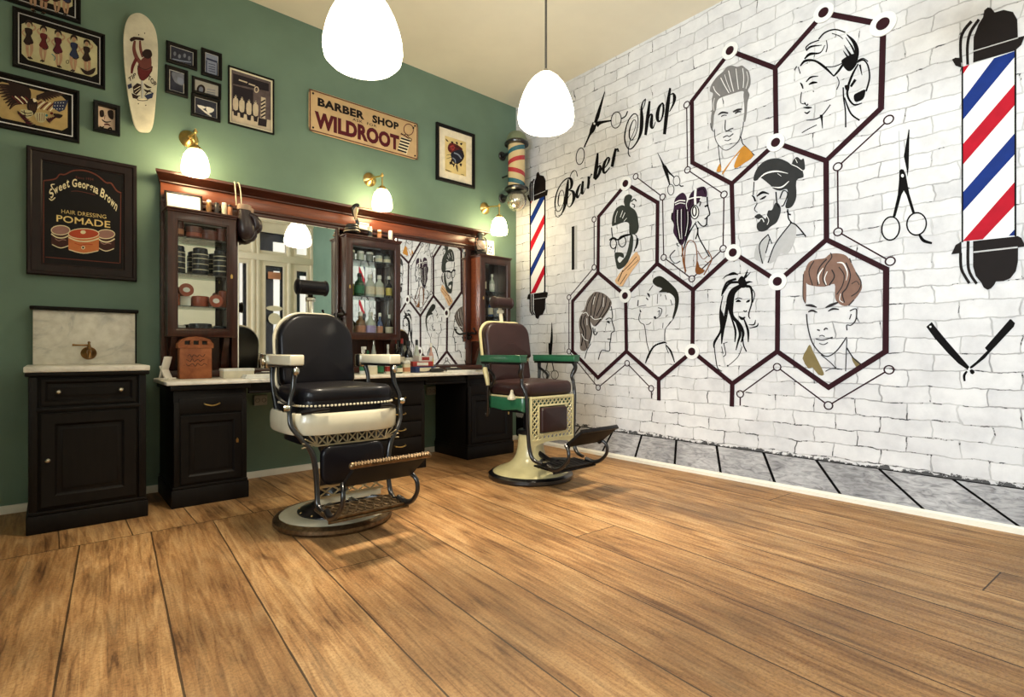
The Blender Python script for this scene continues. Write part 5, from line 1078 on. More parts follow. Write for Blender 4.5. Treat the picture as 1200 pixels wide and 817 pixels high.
# ------------------------------------------------------------------ small things
def C(name, c, rough=.35, **k): return mat('c_'+name, c, rough, **k)
GL_G = C('green_glass', (44, 76, 48), .12, coat=.5); GL_C = C('pale_glass', (190, 196, 182), .15, coat=.5); GL_A = C('amber_glass', (120, 84, 42), .15, coat=.5); GL_B = C('blue_glass', (28, 62, 112), .12, coat=.5); GL_K = C('dark_glass', (24, 24, 28), .12, coat=.5)
CW = C('white_plastic', (226, 224, 214), .4); CK = C('black_plastic', (22, 21, 22), .35); CR_ = C('red_plastic', (150, 38, 34), .4); CY = C('yellow_label', (204, 186, 84), .5); CL = C('cream_label', (216, 206, 178), .6); CO = C('orange_label', (188, 128, 92), .6); CV = C('lilac_label', (176, 160, 204), .5); CG = C('green_label', (40, 110, 72), .5)
TINB = C('brown_tin', (98, 46, 34), .35); TINR2 = C('rust_tin', (156, 74, 48), .4); TINK = C('black_tin', (26, 28, 36), .3)
BOT = {'slim': [(0, 0), (.30, 0), (.32, .02), (.32, .52), (.28, .60), (.12, .70), (.11, .84), (.135, .85), (.135, .87)],
       'round': [(0, 0), (.40, 0), (.43, .03), (.43, .50), (.38, .62), (.18, .72), (.15, .80), (.15, .86)],
       'jar': [(0, 0), (.44, 0), (.47, .04), (.47, .66), (.43, .74), (.40, .78)],
       'cone': [(0, 0), (.40, 0), (.42, .03), (.36, .45), (.16, .72), (.10, .82), (.10, .86)],
       'tube': [(0, 0), (.42, 0), (.46, .03), (.46, .80), (.40, .84)]}
CAPZ = {'slim': (.85, 1.0, .15), 'round': (.84, 1.0, .19), 'jar': (.76, 1.0, .46), 'cone': (.83, 1.0, .13), 'tube': (.82, 1.0, .40)}
def bottle(name, label, cat, shape, x, y, z, w, h, body, cap, lab=None, group=None, lz=(.12, .46), spray=False):
    r = thing(name, label, cat, (x, y, z), group)
    b = LB(); b.lathe([(q*w if q <= .5 else q*w, t*h) for q, t in BOT[shape]], seg=18); b.build('body', body, r)
    a, c, q = CAPZ[shape]
    k = LB(); k.lathe([(0, a*h), (q*w, a*h), (q*w*1.04, a*h+.004), (q*w*1.0, c*h-.004), (q*w*.9, c*h), (0, c*h)], seg=14)
    if spray: k.box(-.012, .012, -.045, .012, c*h-.004, c*h+.022, .004); k.cyl((0, -.03, c*h), (0, -.035, c*h-.03), .004, .003, 8)
    k.build('cap' if shape != 'jar' else 'lid', cap, r)
    if lab is not None:
        rr = max(q for q, t in BOT[shape] if t < .5)*w+.0008
        l = LB(); l.tube([(0, 0, lz[0]*h), (0, 0, lz[1]*h)], rr, 18, smooth=False); l.build('label', lab, r)
    return r
def tin(label, x, y, z, w, h, body, lid, group=None, flat=True, band=None):
    r = thing('tin', label, 'tin', (x, y, z), group)
    if flat:
        b = LB(); b.lathe([(0, 0), (w/2, 0), (w/2+.002, .003), (w/2, h*.62)], seg=22); b.build('body', body, r)
        b = LB(); b.lathe([(0, h*.60), (w/2+.003, h*.60), (w/2+.003, h*.95), (w/2-.004, h), (0, h)], seg=22); b.build('lid', lid, r)
    else:   # standing on its rim, lid facing the room
        b = LB(); b.lathe([(0, 0), (w/2, 0), (w/2, -h*.6)], (0, 0, w/2), 22, 'y'); b.build('body', body, r)
        b = LB(); b.lathe([(0, -h), (w/2-.005, -h), (w/2+.003, -h*.95), (w/2+.003, -h*.55), (0, -h*.55)], (0, 0, w/2), 22, 'y'); b.build('lid', lid, r)
    if band is not None:
        b = LB()
        if flat: b.tube([(0, 0, h*.15), (0, 0, h*.45)], w/2+.003, 22, smooth=False)
        else: b.lathe([(0, -h-.001), (w*.26, -h-.001), (w*.26, -h+.001), (0, -h+.001)], (0, 0, w/2), 12, 'y', sc=(1, .8))
        b.build('label', band, r)
    return r
yS = 4.37
# left case, top shelf: brown tins; second: black cylinders; third: red tins; bottom: dark odds
for k, (x, w, h) in enumerate(((.69, .07, .12), (.79, .10, .085), (.885, .11, .07), (.965, .07, .10))):
    tin(('tall brown tin, top shelf of the left case, nearest its left side', 'second brown tin from the left on the left case top shelf', 'wide low brown tin on the left case top shelf', 'brown tin at the right side of the left case top shelf')[k], x, yS, 1.808, w, h, TINB, TINB, 'brown tins on the top shelf', band=(CO, TINR2, None, None)[k])
for k, x in enumerate((.685, .83, .965)):
    r = thing('canister', ('tall black banded canister at the left of the left case second shelf', 'tall black banded canister in the middle of the left case second shelf', 'tall black banded canister at the right of the left case second shelf')[k], 'canister', (x, yS, 1.553), 'black canisters on the second shelf')
    b = LB(); b.lathe([(0, 0), (.05, 0), (.052, .004), (.052, .155), (.046, .165)], seg=22); b.build('body', TINK, r)
    b = LB(); b.lathe([(0, .163), (.047, .163), (.047, .185), (.04, .192), (0, .192)], seg=22); b.build('lid', TINK, r)
    for q in (.03, .07, .11, .14): b = LB(); b.tube([(0, 0, q), (0, 0, q+.006)], .0528, 22, smooth=False); b.build('band', CL, r)
tin('rust red tin standing on edge on a white box, left case third shelf', .735, yS-.02, 1.392, .085, .03, TINR2, TINR2, 'red tins on the third shelf', False, CW)
tin('rust red tin standing on edge at the front right, left case third shelf', .915, yS-.05, 1.323, .085, .03, TINR2, TINR2, 'red tins on the third shelf', False, CW)
tin('plain rust red round tin in the middle of the left case third shelf', .83, yS, 1.323, .105, .075, TINR2, TINR2, 'red tins on the third shelf')
tin('tall rust red tin by the right side of the left case third shelf', .985, yS, 1.323, .07, .125, TINR2, TINR2, 'red tins on the third shelf')
tin('orange tin at the left edge of the left case third shelf', .672, yS, 1.323, .06, .085, C('orange_tin', (170, 84, 46), .4), TINR2, 'red tins on the third shelf')
o = MB().box(.703, .767, yS-.02, yS+.03, 1.323, 1.392, .003).build('carton', CW); tag(o, 'small white carton under the upright red tin in the left case', 'box')
tin('low dark tin with pale lid at the left of the left case floor', .69, yS, 1.126, .09, .06, TINK, CW, 'dark tins on the case floor')
tin('wide dark domed tin in the middle of the left case floor', .83, yS, 1.126, .14, .075, TINK, TINK, 'dark tins on the case floor')
tin('dark tin near the right side of the left case floor', .96, yS, 1.126, .09, .06, TINK, TINK, 'dark tins on the case floor')
for k, x in enumerate((.69, .83, .97)):
    pass
# middle case
for k, x in enumerate((1.975, 2.06, 2.145, 2.235, 2.315)):
    bottle('jar', 'small pale lidded jar number-less'.replace(' number-less', '')+(' at the left end of the middle case top shelf', ' second from left on the middle case top shelf', ' in the centre of the middle case top shelf', ' second from right on the middle case top shelf', ' at the right end of the middle case top shelf')[k], 'jar', 'jar', x, yS, 1.793, .068, .085, GL_C if k % 2 else C('grey_glass', (120, 124, 116), .2), CW if k < 3 else CK, CL if k > 2 else None, 'jars on the top shelf of the middle case')
for k, (x, bd, lb) in enumerate(((1.965, CY, None), (2.05, GL_G, CG), (2.15, GL_C, CL), (2.24, GL_C, CL), (2.335, GL_K, CY))):
    bottle('bottle', ('yellow bottle at the left end of the middle case second shelf', 'dark green bottle on the middle case second shelf', 'round pale bottle with cream label, centre of the second shelf', 'round pale bottle with cream label right of the shelf centre', 'dark slim bottle with yellow label, right end of the second shelf')[k], 'bottle', 'slim' if k in (0, 4) else 'round', x, yS, 1.483, .10 if k in (1, 2, 3) else .09, .20 if k else .17, bd, CW if k != 1 else CK, lb, 'bottles on the second shelf of the middle case')
for k, (x, bd, lb, h, sh) in enumerate(((1.965, GL_C, CL, .23, 'slim'), (2.06, GL_A, CO, .22, 'round'), (2.155, GL_C, CV, .225, 'round'), (2.245, GL_B, CO, .22, 'slim'), (2.34, GL_K, CL, .21, 'cone'))):
    bottle('bottle', ('clear bottle with cream label at the left of the middle case floor', 'amber round bottle with orange label on the middle case floor', 'clear bottle with lilac label in the centre of the middle case floor', 'deep blue bottle with orange label on the middle case floor', 'dark cone-shaped bottle at the right of the middle case floor')[k], 'bottle', sh, x, yS, 1.126, .105 if sh == 'round' else .085, h, bd, CW, lb, 'bottles on the floor of the middle case')
# right case
for k, (x, z, bd, lb, h) in enumerate(((3.43, 1.628, GL_K, CL, .22), (3.54, 1.628, GL_C, CW, .19), (3.42, 1.368, GL_K, None, .21), (3.52, 1.368, GL_B, CL, .20), (3.42, 1.126, GL_K, CL, .20), (3.53, 1.126, GL_K, None, .20), (3.63, 1.126, GL_C, CL, .18))):
    bottle('bottle', ('dark bottle with cream label on the top shelf of the right case', 'pale bottle with white label on the top shelf of the right case', 'plain dark bottle on the middle shelf of the right case', 'blue bottle with cream label on the middle shelf of the right case', 'dark bottle with cream label on the floor of the right case', 'plain dark bottle on the floor of the right case', 'pale bottle on the floor of the right case')[k], 'bottle', 'slim', x, yS, z, .085, h, bd, CW if k in (1, 3) else CK, lb, 'bottles in the right case')
# on top of the left case
ZT = 1.998
def card(name, label, cat, x, y, z, w, h, lean, m_f, m_p, yaw=0, art=None):
    r = thing(name, label, cat, (x, y, z))
    T_ = Matrix.Rotation(radians(yaw), 4, 'Z') @ Matrix.Rotation(radians(-lean), 4, 'X')
    f = LB(); f.M = T_; f.framering(-w/2, w/2, 0, h, 0, [(0, -.008), (0, .006), (.003, .008), (.012, .008), (.015, .004), (.015, 0)]); f.box(-w/2+.004, w/2-.004, .0, .008, .004, h-.004); f.build('frame', m_f, r)
    p = LB(); p.M = T_; p.box(-w/2+.013, w/2-.013, -.002, .001, .013, h-.013); p.build('picture', m_p, r)
    if art: art(r, T_)
    return r
card('photo_frame', 'small brown framed white card leaning on top of the left display case', 'frame', .735, 4.40, ZT, .235, .145, 14, M_FRAMEB, M_WPAPER)
for k, (x, m) in enumerate(((.885, C('bronze_tube', (134, 96, 58), .3, metal=.5)), (.935, C('dark_tube', (46, 40, 40), .3)), (.985, CL), (1.022, CO))):
    bottle('vial', ('bronze vial beside the framed card on the left case', 'dark vial, second from the framed card', 'cream vial on the left case, third from the framed card', 'tan vial on the left case next to the boxing gloves')[k], 'vial', 'tube', x, 4.37, ZT, .04, .105-.01*(k % 2), m, CW if k in (0, 2) else CK, None, 'vials on top of the left case')
# boxing gloves hanging by their laces from the cornice
g = thing('boxing_gloves', 'old black leather boxing gloves hanging by their laces from the cornice', 'boxing gloves', (1.08, 4.33, 2.27))
def glove(dx, dy, rot, m=mat('glove_leather', (40, 24, 26), .4, var=.3, vs=12, bump=.3, bs=60, coat=.2)):
    T_ = Matrix.Translation((1.085+dx, 4.315+dy, 2.085)) @ Matrix.Rotation(radians(rot), 4, 'Z')
    b = MB(); b.M = T_
    R = []
    for z, rx, ry, ox in ((0.005, .040, .030, 0), (-.01, .044, .034, 0), (-.06, .046, .038, .003), (-.10, .058, .048, .008), (-.15, .066, .056, .014), (-.20, .060, .052, .016), (-.235, .040, .036, .014), (-.248, .014, .014, .012)):
        R.append([Vector((ox+rx*cos(2*pi*k/18), ry*sin(2*pi*k/18), z)) for k in range(18)])
    b.rings(R); o = b.build('glove', m, g)
    th = MB(); th.M = T_; th.tube([(.030, -.02, -.055), (.068, -.03, -.085), (.078, -.028, -.135), (.060, -.022, -.175)], [.018, .026, .026, .012], 12); th.build('thumb', m, o)
    cu = MB(); cu.M = T_; cu.rings([[Vector((rx*cos(2*pi*k/18), rx*.76*sin(2*pi*k/18), z)) for k in range(18)] for z, rx in ((-.028, .049), (-.02, .051), (.008, .050), (.012, .044), (0.0, .040))], cap=(False, True)); cu.build('cuff', C('pale_cuff', (178, 150, 128), .6), o)
glove(.022, -.005, 10); glove(.058, .066, 15)
b = MB()
for s_ in (-.018, .018): b.tube([(1.075+s_, 4.33, 2.09), (1.073+s_, 4.345, 2.20), (1.07+s_*.8, 4.368, 2.268), (1.07+s_*.6, 4.40, 2.277)], .0042, 6)
b.build('laces', CL, g)
# on top of the middle case
ck = thing('cobra_figurine', 'coiled cobra figurine rearing up on top of the middle display case', 'figurine', (1.965, 4.33, ZT))
CB = C('cobra_black', (30, 26, 24), .3, coat=.3); CBL = C('cobra_belly', (214, 190, 150), .4)
b = LB(); pts = []
for k in range(46):
    a = k/14*2*pi; pts.append(((.062-.0006*k)*cos(a), (.052-.0005*k)*sin(a), .014+.0017*k))
b.tube(pts, [.006+.010*min(1, k/8) for k in range(46)], 10, n=2); b.build('coil', CB, ck)
b = LB(); pts = [((.0645-.0006*k)*cos(k/14*2*pi)*1.12, (.0545-.0005*k)*sin(k/14*2*pi)*1.12, .014+.0017*k) for k in range(6, 44)]
b.tube(pts, .0075, 8, n=2); b.build('belly_stripe', CBL, ck)
b = LB(); b.tube([(.035, 0, .085), (.045, -.01, .11), (.028, -.01, .15), (.012, -.012, .19), (.012, -.016, .225), (.022, -.03, .25), (.045, -.045, .258)], [.016, .015, .014, .020, .030, .022, .010], 12, flat=.55); b.build('neck', CB, ck)
b = LB(); b.tube([(.030, -.016, .13), (.020, -.022, .17), (.020, -.030, .205), (.028, -.040, .235)], [.008, .014, .022, .012], 10, flat=.45); b.build('hood_front', CBL, ck)
def sgn_art(r, T_):
    t = LB(); t.M = T_; put_text(t, 'CLIP', lambda u, v: (-.045+.09*u, -.0028, .028+.022*v), BKE, .0) if False else None
card('photo_frame', 'tiny white notice card behind the cobra figurine on the middle case', 'card', 2.115, 4.425, ZT+.085, .10, .062, 4, CW, M_WPAPER)
for k, (x, h) in enumerate(((2.145, .105), (2.235, .09), (2.345, .10))):
    bottle('vial', ('pale vial on the middle case nearest the cobra figurine', 'short dark-banded vial in the centre of the middle case top', 'white vial at the right end of the middle case top')[k], 'vial', 'tube', x, 4.36, ZT, .042, h, (CL, GL_A, CW)[k], CW, (CK, CO, None)[k], 'vials on top of the middle case', (.2, .6))
# on top of the right case
lt = thing('hurricane_lantern', 'dark hurricane lantern on top of the right display case', 'lantern', (3.40, 4.38, ZT))
b = LB(); b.lathe([(0, 0), (.058, 0), (.062, .006), (.06, .03), (.045, .042), (.03, .05), (.03, .062)], seg=22); b.build('fuel_base', M_BLKMET, lt)
b = LB(); b.lathe([(.030, .062), (.040, .078), (.050, .105), (.044, .14), (.034, .158)], seg=20); b.build('glass_globe', C('warm_globe', (226, 196, 168), .15, coat=.6), lt)
b = LB(); b.lathe([(.034, .156), (.046, .160), (.046, .170), (.030, .178), (.032, .215), (.036, .22), (.030, .235), (0, .238)], seg=20); b.build('chimney', mat('lantern_grey', (98, 102, 92), .4, .6), lt)
b = LB()
for s_ in (-1, 1): b.tube([(s_*.045, 0, .035), (s_*.072, 0, .05), (s_*.072, 0, .15), (s_*.060, 0, .185), (s_*.034, 0, .20)], .0065, 8)
b.tube([(-.07, -.01, .15), (-.05, -.03, .09), (0, -.055, .055), (.05, -.03, .09), (.07, -.01, .15)], .002, 6); b.build('side_tubes', M_BLKMET, lt)
def face_art(r, T_):
    t = LB(); t.M = T_; t.mat(M_INK)
    for (x, z, rx, rz) in ((-.012, .125, .014, .012), (.022, .118, .012, .012), (.004, .09, .010, .010), (-.008, .062, .016, .006), (.02, .055, .008, .008)):
        t.add([(x+rx*cos(2*pi*k/12), -.0028, z+rz*sin(2*pi*k/12)) for k in range(12)], [tuple(range(12))])
    t.raw = True; t.build('ink_face', None, r)
card('photo_frame', 'white sketch card in a pale frame beside the hurricane lantern', 'frame', 3.545, 4.41, ZT, .125, .185, 6, CW, M_WPAPER, 0, face_art)
# ---- on the counter
r = thing('wooden_holder', 'carved orange wooden holder with three square holes in its arched top, on the counter', 'holder', (.78, 4.29, CT))
WO = wood('orange_wood', (120, 62, 34), (186, 112, 66), .5, (8, 30, 8), .05)
b = LB(); b.box(-.098, .098, -.045, .045, 0, .215, .004); b.build('body', WO, r)
o = [(-.108, .215), (.108, .215), (.108, .245), (.085, .272), (.045, .288), (0, .293), (-.045, .288), (-.085, .272), (-.108, .245)]
b = LB()
for x0, x1 in ((-.108, -.07), (-.036, -.017), (.017, .036), (.07, .108)):
    top = lambda x: .293-.048*(abs(x)/.108)**2.2
    b.prism([(x0, .228), (x1, .228), (x1, .262), (x0, .262)] if False else [(x0, .236), (x1, .236), (x1, .268 if abs(x1) < .1 else .246), (x0, .268 if abs(x0) < .1 else .246)], 'xz', -.05, .05)
b.prism([(-.108, .213), (.108, .213), (.108, .238), (-.108, .238)], 'xz', -.05, .05)
b.prism([(-.108, .244), (-.085, .264), (-.045, .266), (.045, .266), (.085, .264), (.108, .244), (.085, .274), (.045, .290), (0, .295), (-.045, .290), (-.085, .274)], 'xz', -.05, .05)
b.build('arched_top', WO, r)
b = LB(); b.box(-.09, .09, -.02, .04, .212, .262); b.build('dark_inside', CK, r)
b = LB(); b.raw = True
for k, (x0, x1, z) in enumerate(((-.05, .055, .158), (-.06, .05, .126), (-.062, .066, .096))):
    n = 9
    b.tube([(x0+(x1-x0)*q/n, -.0455, z+.010*sin(q*2.3+k)+.004*(q % 2)) for q in range(n+1)], .0022, 5)
b.build('carved_script', C('burnt_line', (66, 34, 20), .6), r)
for k, (x, yw, ln) in enumerate(((.585, 65, 16), (.60, 60, -14))):
    pass
r = thing('card_stand', 'white leaning cards at the left end of the marble countertop', 'cards', (.60, 4.25, CT))
for s_, ln in ((-1, 14), (1, -22)):
    b = LB(); b.M = Matrix.Rotation(radians(-35), 4, 'Z') @ Matrix.Translation((s_*.022, 0, 0)) @ Matrix.Rotation(radians(ln), 4, 'Y'); b.box(-.004, .004, -.045, .045, .002, .16 if s_ < 0 else .10, .001); b.build('card', M_WPAPER, r)
b = LB(); b.M = Matrix.Rotation(radians(-35), 4, 'Z'); b.box(-.05, .045, -.05, .05, 0, .012, .003); b.build('foot', M_WPAPER, r)
r = thing('tissue_box', 'flat cream box on the counter right of the wooden holder', 'box', (1.03, 4.20, CT))
b = LB(); b.box(-.10, .10, -.06, .06, 0, .062, .004); b.build('body', CL, r); b = LB(); b.box(-.103, .103, -.063, .063, .05, .068, .003); b.build('lid', CW, r)
def clipper(label, x, y, yaw, m=CK):
    r = thing('hair_clipper', label, 'hair clipper', (x, y, CT)); T_ = Matrix.Rotation(radians(yaw), 4, 'Z')
    b = LB(); b.M = T_; R = []
    for q, w, h, z in ((-.08, .012, .012, .02), (-.07, .022, .018, .021), (-.02, .022, .020, .022), (.04, .026, .020, .021), (.07, .024, .014, .017)): R.append([Vector((q, w*cos(2*pi*k/14), z+h*sin(2*pi*k/14))) for k in range(14)])
    b.rings(R); b.build('body', m, r)
    b = LB(); b.M = T_; b.box(.068, .10, -.023, .023, .008, .018, .002); b.build('blade', M_CHROME, r)
    b = LB(); b.M = T_; b.box(-.03, .03, -.010, .010, .039, .045, .003); b.build('switch', CW, r)
    b = LB(); b.M = T_; b.tube([(-.08, 0, .02), (-.11, .01, .012), (-.14, .04, .006), (-.13, .09, .006), (-.09, .13, .006)], .0035, 6); b.build('cord', CK, r)
clipper('black hair clipper on the counter left of the black chair', 1.20, 4.12, 25)
clipper('dark hair clipper with pale switch on the right counter end, nearer the drawer bank', 2.66, 4.08, 12)
clipper('dark hair clipper at the right counter end nearest the green-armed chair', 2.86, 4.10, -18)
r = thing('hand_towel', 'folded white towel at the counter edge left of the black chair', 'towel', (1.13, 4.04, CT))
b = LB()
for k in range(3): b.box(-.10+k*.004, .10-k*.003, -.055, .055-k*.004, k*.009, k*.009+.010, .0045, 3)
b.build('folds', CW, r)
r = thing('hand_towel', 'folded white towel along the counter edge beside the green-armed chair', 'towel', (2.86, 3.97, CT))
b = LB()
for k in range(2): b.box(-.14+k*.004, .13-k*.003, -.05, .05-k*.004, k*.009, k*.009+.010, .0045, 3)
b.build('folds', CW, r)
GC = 'toiletries on the counter between the chairs'
for k, (lab, nm, ct, sh, x, y, w, h, bd, cp, lb, sp) in enumerate((
    ('white spray bottle with green label behind the right arm of the black chair', 'spray_bottle', 'spray bottle', 'slim', 2.03, 4.26, .09, .21, CW, CW, CG, True),
    ('green bottle next to the white spray bottle', 'bottle', 'bottle', 'slim', 2.11, 4.33, .07, .20, GL_G, CG, None, False),
    ('round cream jar behind the seat of the black chair', 'jar', 'jar', 'jar', 2.04, 4.10, .085, .085, CL, CW, None, False),
    ('small green-labelled bottle under the chair arm', 'bottle', 'bottle', 'round', 2.15, 4.18, .075, .13, GL_G, CW, CG, False),
    ('slim bottle with tall nickel pump top behind the chair arm', 'bottle', 'bottle', 'cone', 2.18, 4.36, .085, .30, GL_C, M_CHROME, None, False),
    ('short white-capped bottle with red label under the chair arm', 'bottle', 'bottle', 'slim', 2.23, 4.20, .07, .13, CW, CW, CR_, False),
    ('dark green jar with pale label under the chair arm', 'jar', 'jar', 'jar', 2.30, 4.14, .085, .10, GL_G, CK, CL, False),
    ('white bottle standing tall behind the middle of the chair arm', 'bottle', 'bottle', 'slim', 2.32, 4.36, .07, .255, CW, CW, None, False),
    ('cream jar with brown label next to the stacked cartons', 'jar', 'jar', 'jar', 2.385, 4.15, .08, .11, CL, CW, CO, False),
    ('black tall bottle with red cap among the toiletries', 'bottle', 'bottle', 'slim', 2.45, 4.34, .08, .31, GL_K, CR_, CL, False),
    ('blue-labelled dark bottle behind the stacked cartons', 'bottle', 'bottle', 'round', 2.53, 4.36, .095, .29, GL_K, CK, CW, False),
    ('clear bottle with black cap above the cartons', 'bottle', 'bottle', 'cone', 2.60, 4.33, .10, .30, GL_C, CK, CW, False),
    ('pink-labelled clear bottle with white cap at the right end of the toiletries', 'bottle', 'bottle', 'slim', 2.70, 4.24, .075, .27, C('pink_glass', (196, 150, 136), .15), CW, CY, False))):
    bottle(nm, lab, ct, sh, x, y, CT, w, h, bd, cp, lb, GC, spray=sp)
for k, (x, y, z0, w, h, m) in enumerate(((2.57, 4.18, 0, .24, .055, C('navy_carton', (36, 52, 96), .45)), (2.56, 4.19, .055, .20, .045, C('red_carton', (158, 52, 46), .45)), (2.58, 4.19, .10, .15, .05, C('white_carton', (206, 204, 200), .45)))):
    r = thing('carton', ('wide navy carton at the bottom of the carton stack on the counter', 'red carton in the middle of the stack on the counter', 'white carton on top of the stack on the counter')[k], 'carton', (x, y, CT+z0), 'cartons stacked on the counter')
    b = LB(); b.M = Matrix.Rotation(radians((8, -6, 4)[k]), 4, 'Z'); b.box(-w/2, w/2, -.05, .05, 0, h, .002); b.build('box', m, r)
    b = LB(); b.M = Matrix.Rotation(radians((8, -6, 4)[k]), 4, 'Z'); b.box(-w*.3, w*.25, -.0508, -.049, h*.2, h*.8); b.build('label', (CL, CW, CR_)[k], r)
# ------------------------------------------------------------------ barber chairs (front is local -Y)
def arch(w, z0, z1, rt, rb=.03, n=7, bow=0.0):
    """back-rest outline in x,z: bottom corners rb, generous top corners rt"""
    out = []
    for cx, cz, q, a0 in ((w-rt, z1-rt, rt, 0), (-(w-rt), z1-rt, rt, 90), (-(w-rb), z0+rb, rb, 180), (w-rb, z0+rb, rb, 270)):
        for k in range(n+1):
            a = radians(a0+90*k/n); out.append((cx+q*cos(a), cz+q*sin(a)+bow*(1-abs((cx+q*cos(a))/w)**2)*(1 if cz > (z0+z1)/2 else 0)))
    return out
def superell(rx, ry, e, n=40, cy=0.0, front=None):
    out = []
    for k in range(n):
        a = 2*pi*k/n; c_, s_ = cos(a), sin(a)
        x = rx*math.copysign(abs(c_)**e, c_); y = ry*math.copysign(abs(s_)**e, s_)
        out.append((x, cy+y))
    return out
def even(poly, n):
    """points spaced evenly along a closed outline"""
    P = poly+[poly[0]]; L = [0]
    for a, c in zip(P[:-1], P[1:]): L.append(L[-1]+hypot(c[0]-a[0], c[1]-a[1]))
    out = []; i = 0
    for k in range(n):
        s = L[-1]*k/n
        while L[i+1] < s: i += 1
        q = (s-L[i])/max(L[i+1]-L[i], 1e-9); out.append((P[i][0]+(P[i+1][0]-P[i][0])*q, P[i][1]+(P[i+1][1]-P[i][1])*q))
    return out
def band(b, outl, z0, z1, th, bulge=.006, wave=None):
    """ring-shaped skirt following an outline"""
    n = len(outl); R = []
    prof = [(0, z0), (.002+0, z0-.0), (bulge, z0+(z1-z0)*.12), (bulge*1.2, (z0+z1)/2), (bulge, z1-(z1-z0)*.12), (0, z1), (-th, z1), (-th, z0)]
    for q, z in prof:
        ring = []
        for x, y in outl:
            L = hypot(x, y); zz = z
            if wave and z < (z0+z1)/2: zz = z+wave(x, y)
            ring.append(Vector((x*(1+q/L), y*(1+q/L), zz)))
        R.append(ring)
    b.rings(R, closed=True)
def chair(label, loc, P):
    r = thing('barber_chair', label, 'barber chair', loc)
    # ---------------- base and column
    if P['kind'] == 'round':
        b = LB(); b.lathe([(.29, 0), (.325, .002), (.338, .018), (.336, .036), (.322, .050), (.306, .054), (.30, .048), (.29, .03)], seg=56); b.build('base_rim', M_BRONZE, r)
        b = LB(); b.lathe([(0, .02), (.304, .02), (.305, .050), (.285, .058), (.215, .064), (.20, .060), (0, .05)], seg=56); b.build('base_plate', M_PORC, r, label='cream porcelain ring')
        b = LB(); b.lathe([(.205, .058), (.205, .070), (.18, .084), (.13, .104), (.10, .13), (.085, .16), (.08, .22), (.078, .40), (.09, .43), (.09, .50), (0, .50)], seg=36); b.build('column', M_BLACK, r)
        for k in range(12):
            a = k*pi/6; b = LB(); b.ball((.195*cos(a), .195*sin(a), .073), .007, seg=8, nv=5); b.build('base_bolt', M_BRASS, r)
    else:
        b = LB(); b.lathe([(.27, 0), (.330, 0), (.339, .012), (.337, .034), (.318, .048), (.300, .050), (.29, .03)], seg=56); b.build('base_rim', M_BLACK, r)
        b = LB(); b.lathe([(0, .02), (.30, .03), (.302, .050), (.275, .068), (.225, .085), (.175, .108), (.140, .140), (.118, .18), (.106, .23), (.100, .30), (.096, .345), (0, .35)], seg=48); b.build('base_pedestal', M_IVORY, r, label='cream enamelled flared pedestal')
        b = LB(); b.lathe([(.096, .343), (.104, .347), (.104, .375), (.096, .38), (.062, .382), (.058, .40), (.058, .55), (0, .55)], seg=28); b.build('column', M_BLACK, r)
    # ---------------- seat
    seat_o = superell(.282, .262, .42, 44, -.015) if P['kind'] == 'round' else superell(.268, .240, .3, 44, 0)
    b = LB()
    if P['kind'] == 'round':
        o2 = superell(.315, .285, .55, 48, 0); band(b, o2, .552, .668, .02, .010); b.build('seat_skirt', M_PORC, r, label='cream enamelled seat band')
        b = LB(); b.prism(superell(.312, .282, .55, 48, 0), 'xy', .645, .662); b.prism(superell(.25, .23, .5, 32), 'xy', .49, .64); b.build('seat_frame', M_BLACK, r)
    else:
        o2 = superell(.272, .225, .22, 48, .012); band(b, o2, .555, .66, .018, .005, wave=lambda x, y: .022*abs(sin(y*15))*(1 if abs(x) > .2 else .4)-.01)
        b.build('seat_skirt', M_GREENE, r, label='green enamelled scalloped side skirt')
        b = LB(); b.prism(superell(.262, .22, .25, 40, .012), 'xy', .64, .66); b.prism(superell(.2, .18, .4, 32), 'xy', .53, .64); b.build('seat_frame', M_BLACK, r)
        b = LB()
        band(b, superell(.276, .229, .22, 48, .012), .652, .664, .012, .003); b.build('skirt_edge', M_IVORY, r)
    lth = P['leather']
    z0, z1 = (.702, .822) if P['kind'] == 'round' else (.655, .785)
    b = LB(); b.puffy(seat_o, 'xy', (z0+z1)/2-.008, z1-z0-.016, .045, 6, 2.4); b.build('seat_cushion', lth, r)
    if P['kind'] == 'round':
        b = LB(); band(b, superell(.278, .258, .42, 60, -.015), .668, .742, .03, .002); b.build('cushion_welt', lth, r)
    if P['kind'] == 'round':
        b = LB(); so = even(superell(.283, .263, .42, 400, -.015), 92)
        for k, (x, y) in enumerate(so):
            if y < .12: b.ball((x, y, .708), .0078, seg=6, nv=4)
        b.build('nail_trim', C('pale_nails', (220, 208, 180), .3, metal=.3), r)
    # ---------------- back-rest
    w = .225 if P['kind'] == 'round' else .235
    TB = Matrix.Translation((0, .265, .80)) @ Matrix.Rotation(radians(-9), 4, 'X')
    if P['kind'] == 'round':
        b = LB(); b.M = TB; b.puffy(arch(w+.012, -.02, .43, .16, .05, 8, .012), 'xz', -.02, .085, .035, 6); b.build('backrest', lth, r)
        b = LB(); b.M = TB; b.puffy(arch(w+.020, -.03, .440, .166, .05, 8, .012), 'xz', .030, .040, .010, 3); bf = b.build('back_shell', M_BLACK, r)
        b = LB(); b.M = TB; b.tube([(x, .016, z) for x, z in arch(w+.018, -.03, .438, .166, .05, 8, .012)], .0105, 8, closed=True, smooth=False); b.build('rim', M_PORC, bf, label='cream shell rim')
    else:
        b = LB(); b.M = TB; b.puffy(arch(w+.005, .14, .435, .10, .02, 8, .012), 'xz', -.02, .075, .030, 6); b.build('backrest', lth, r)
        b = LB(); b.M = TB; b.puffy(arch(w-.02, -.05, .125, .03, .03, 6), 'xz', -.015, .06, .025, 5); b.build('lower_backrest', lth, r)
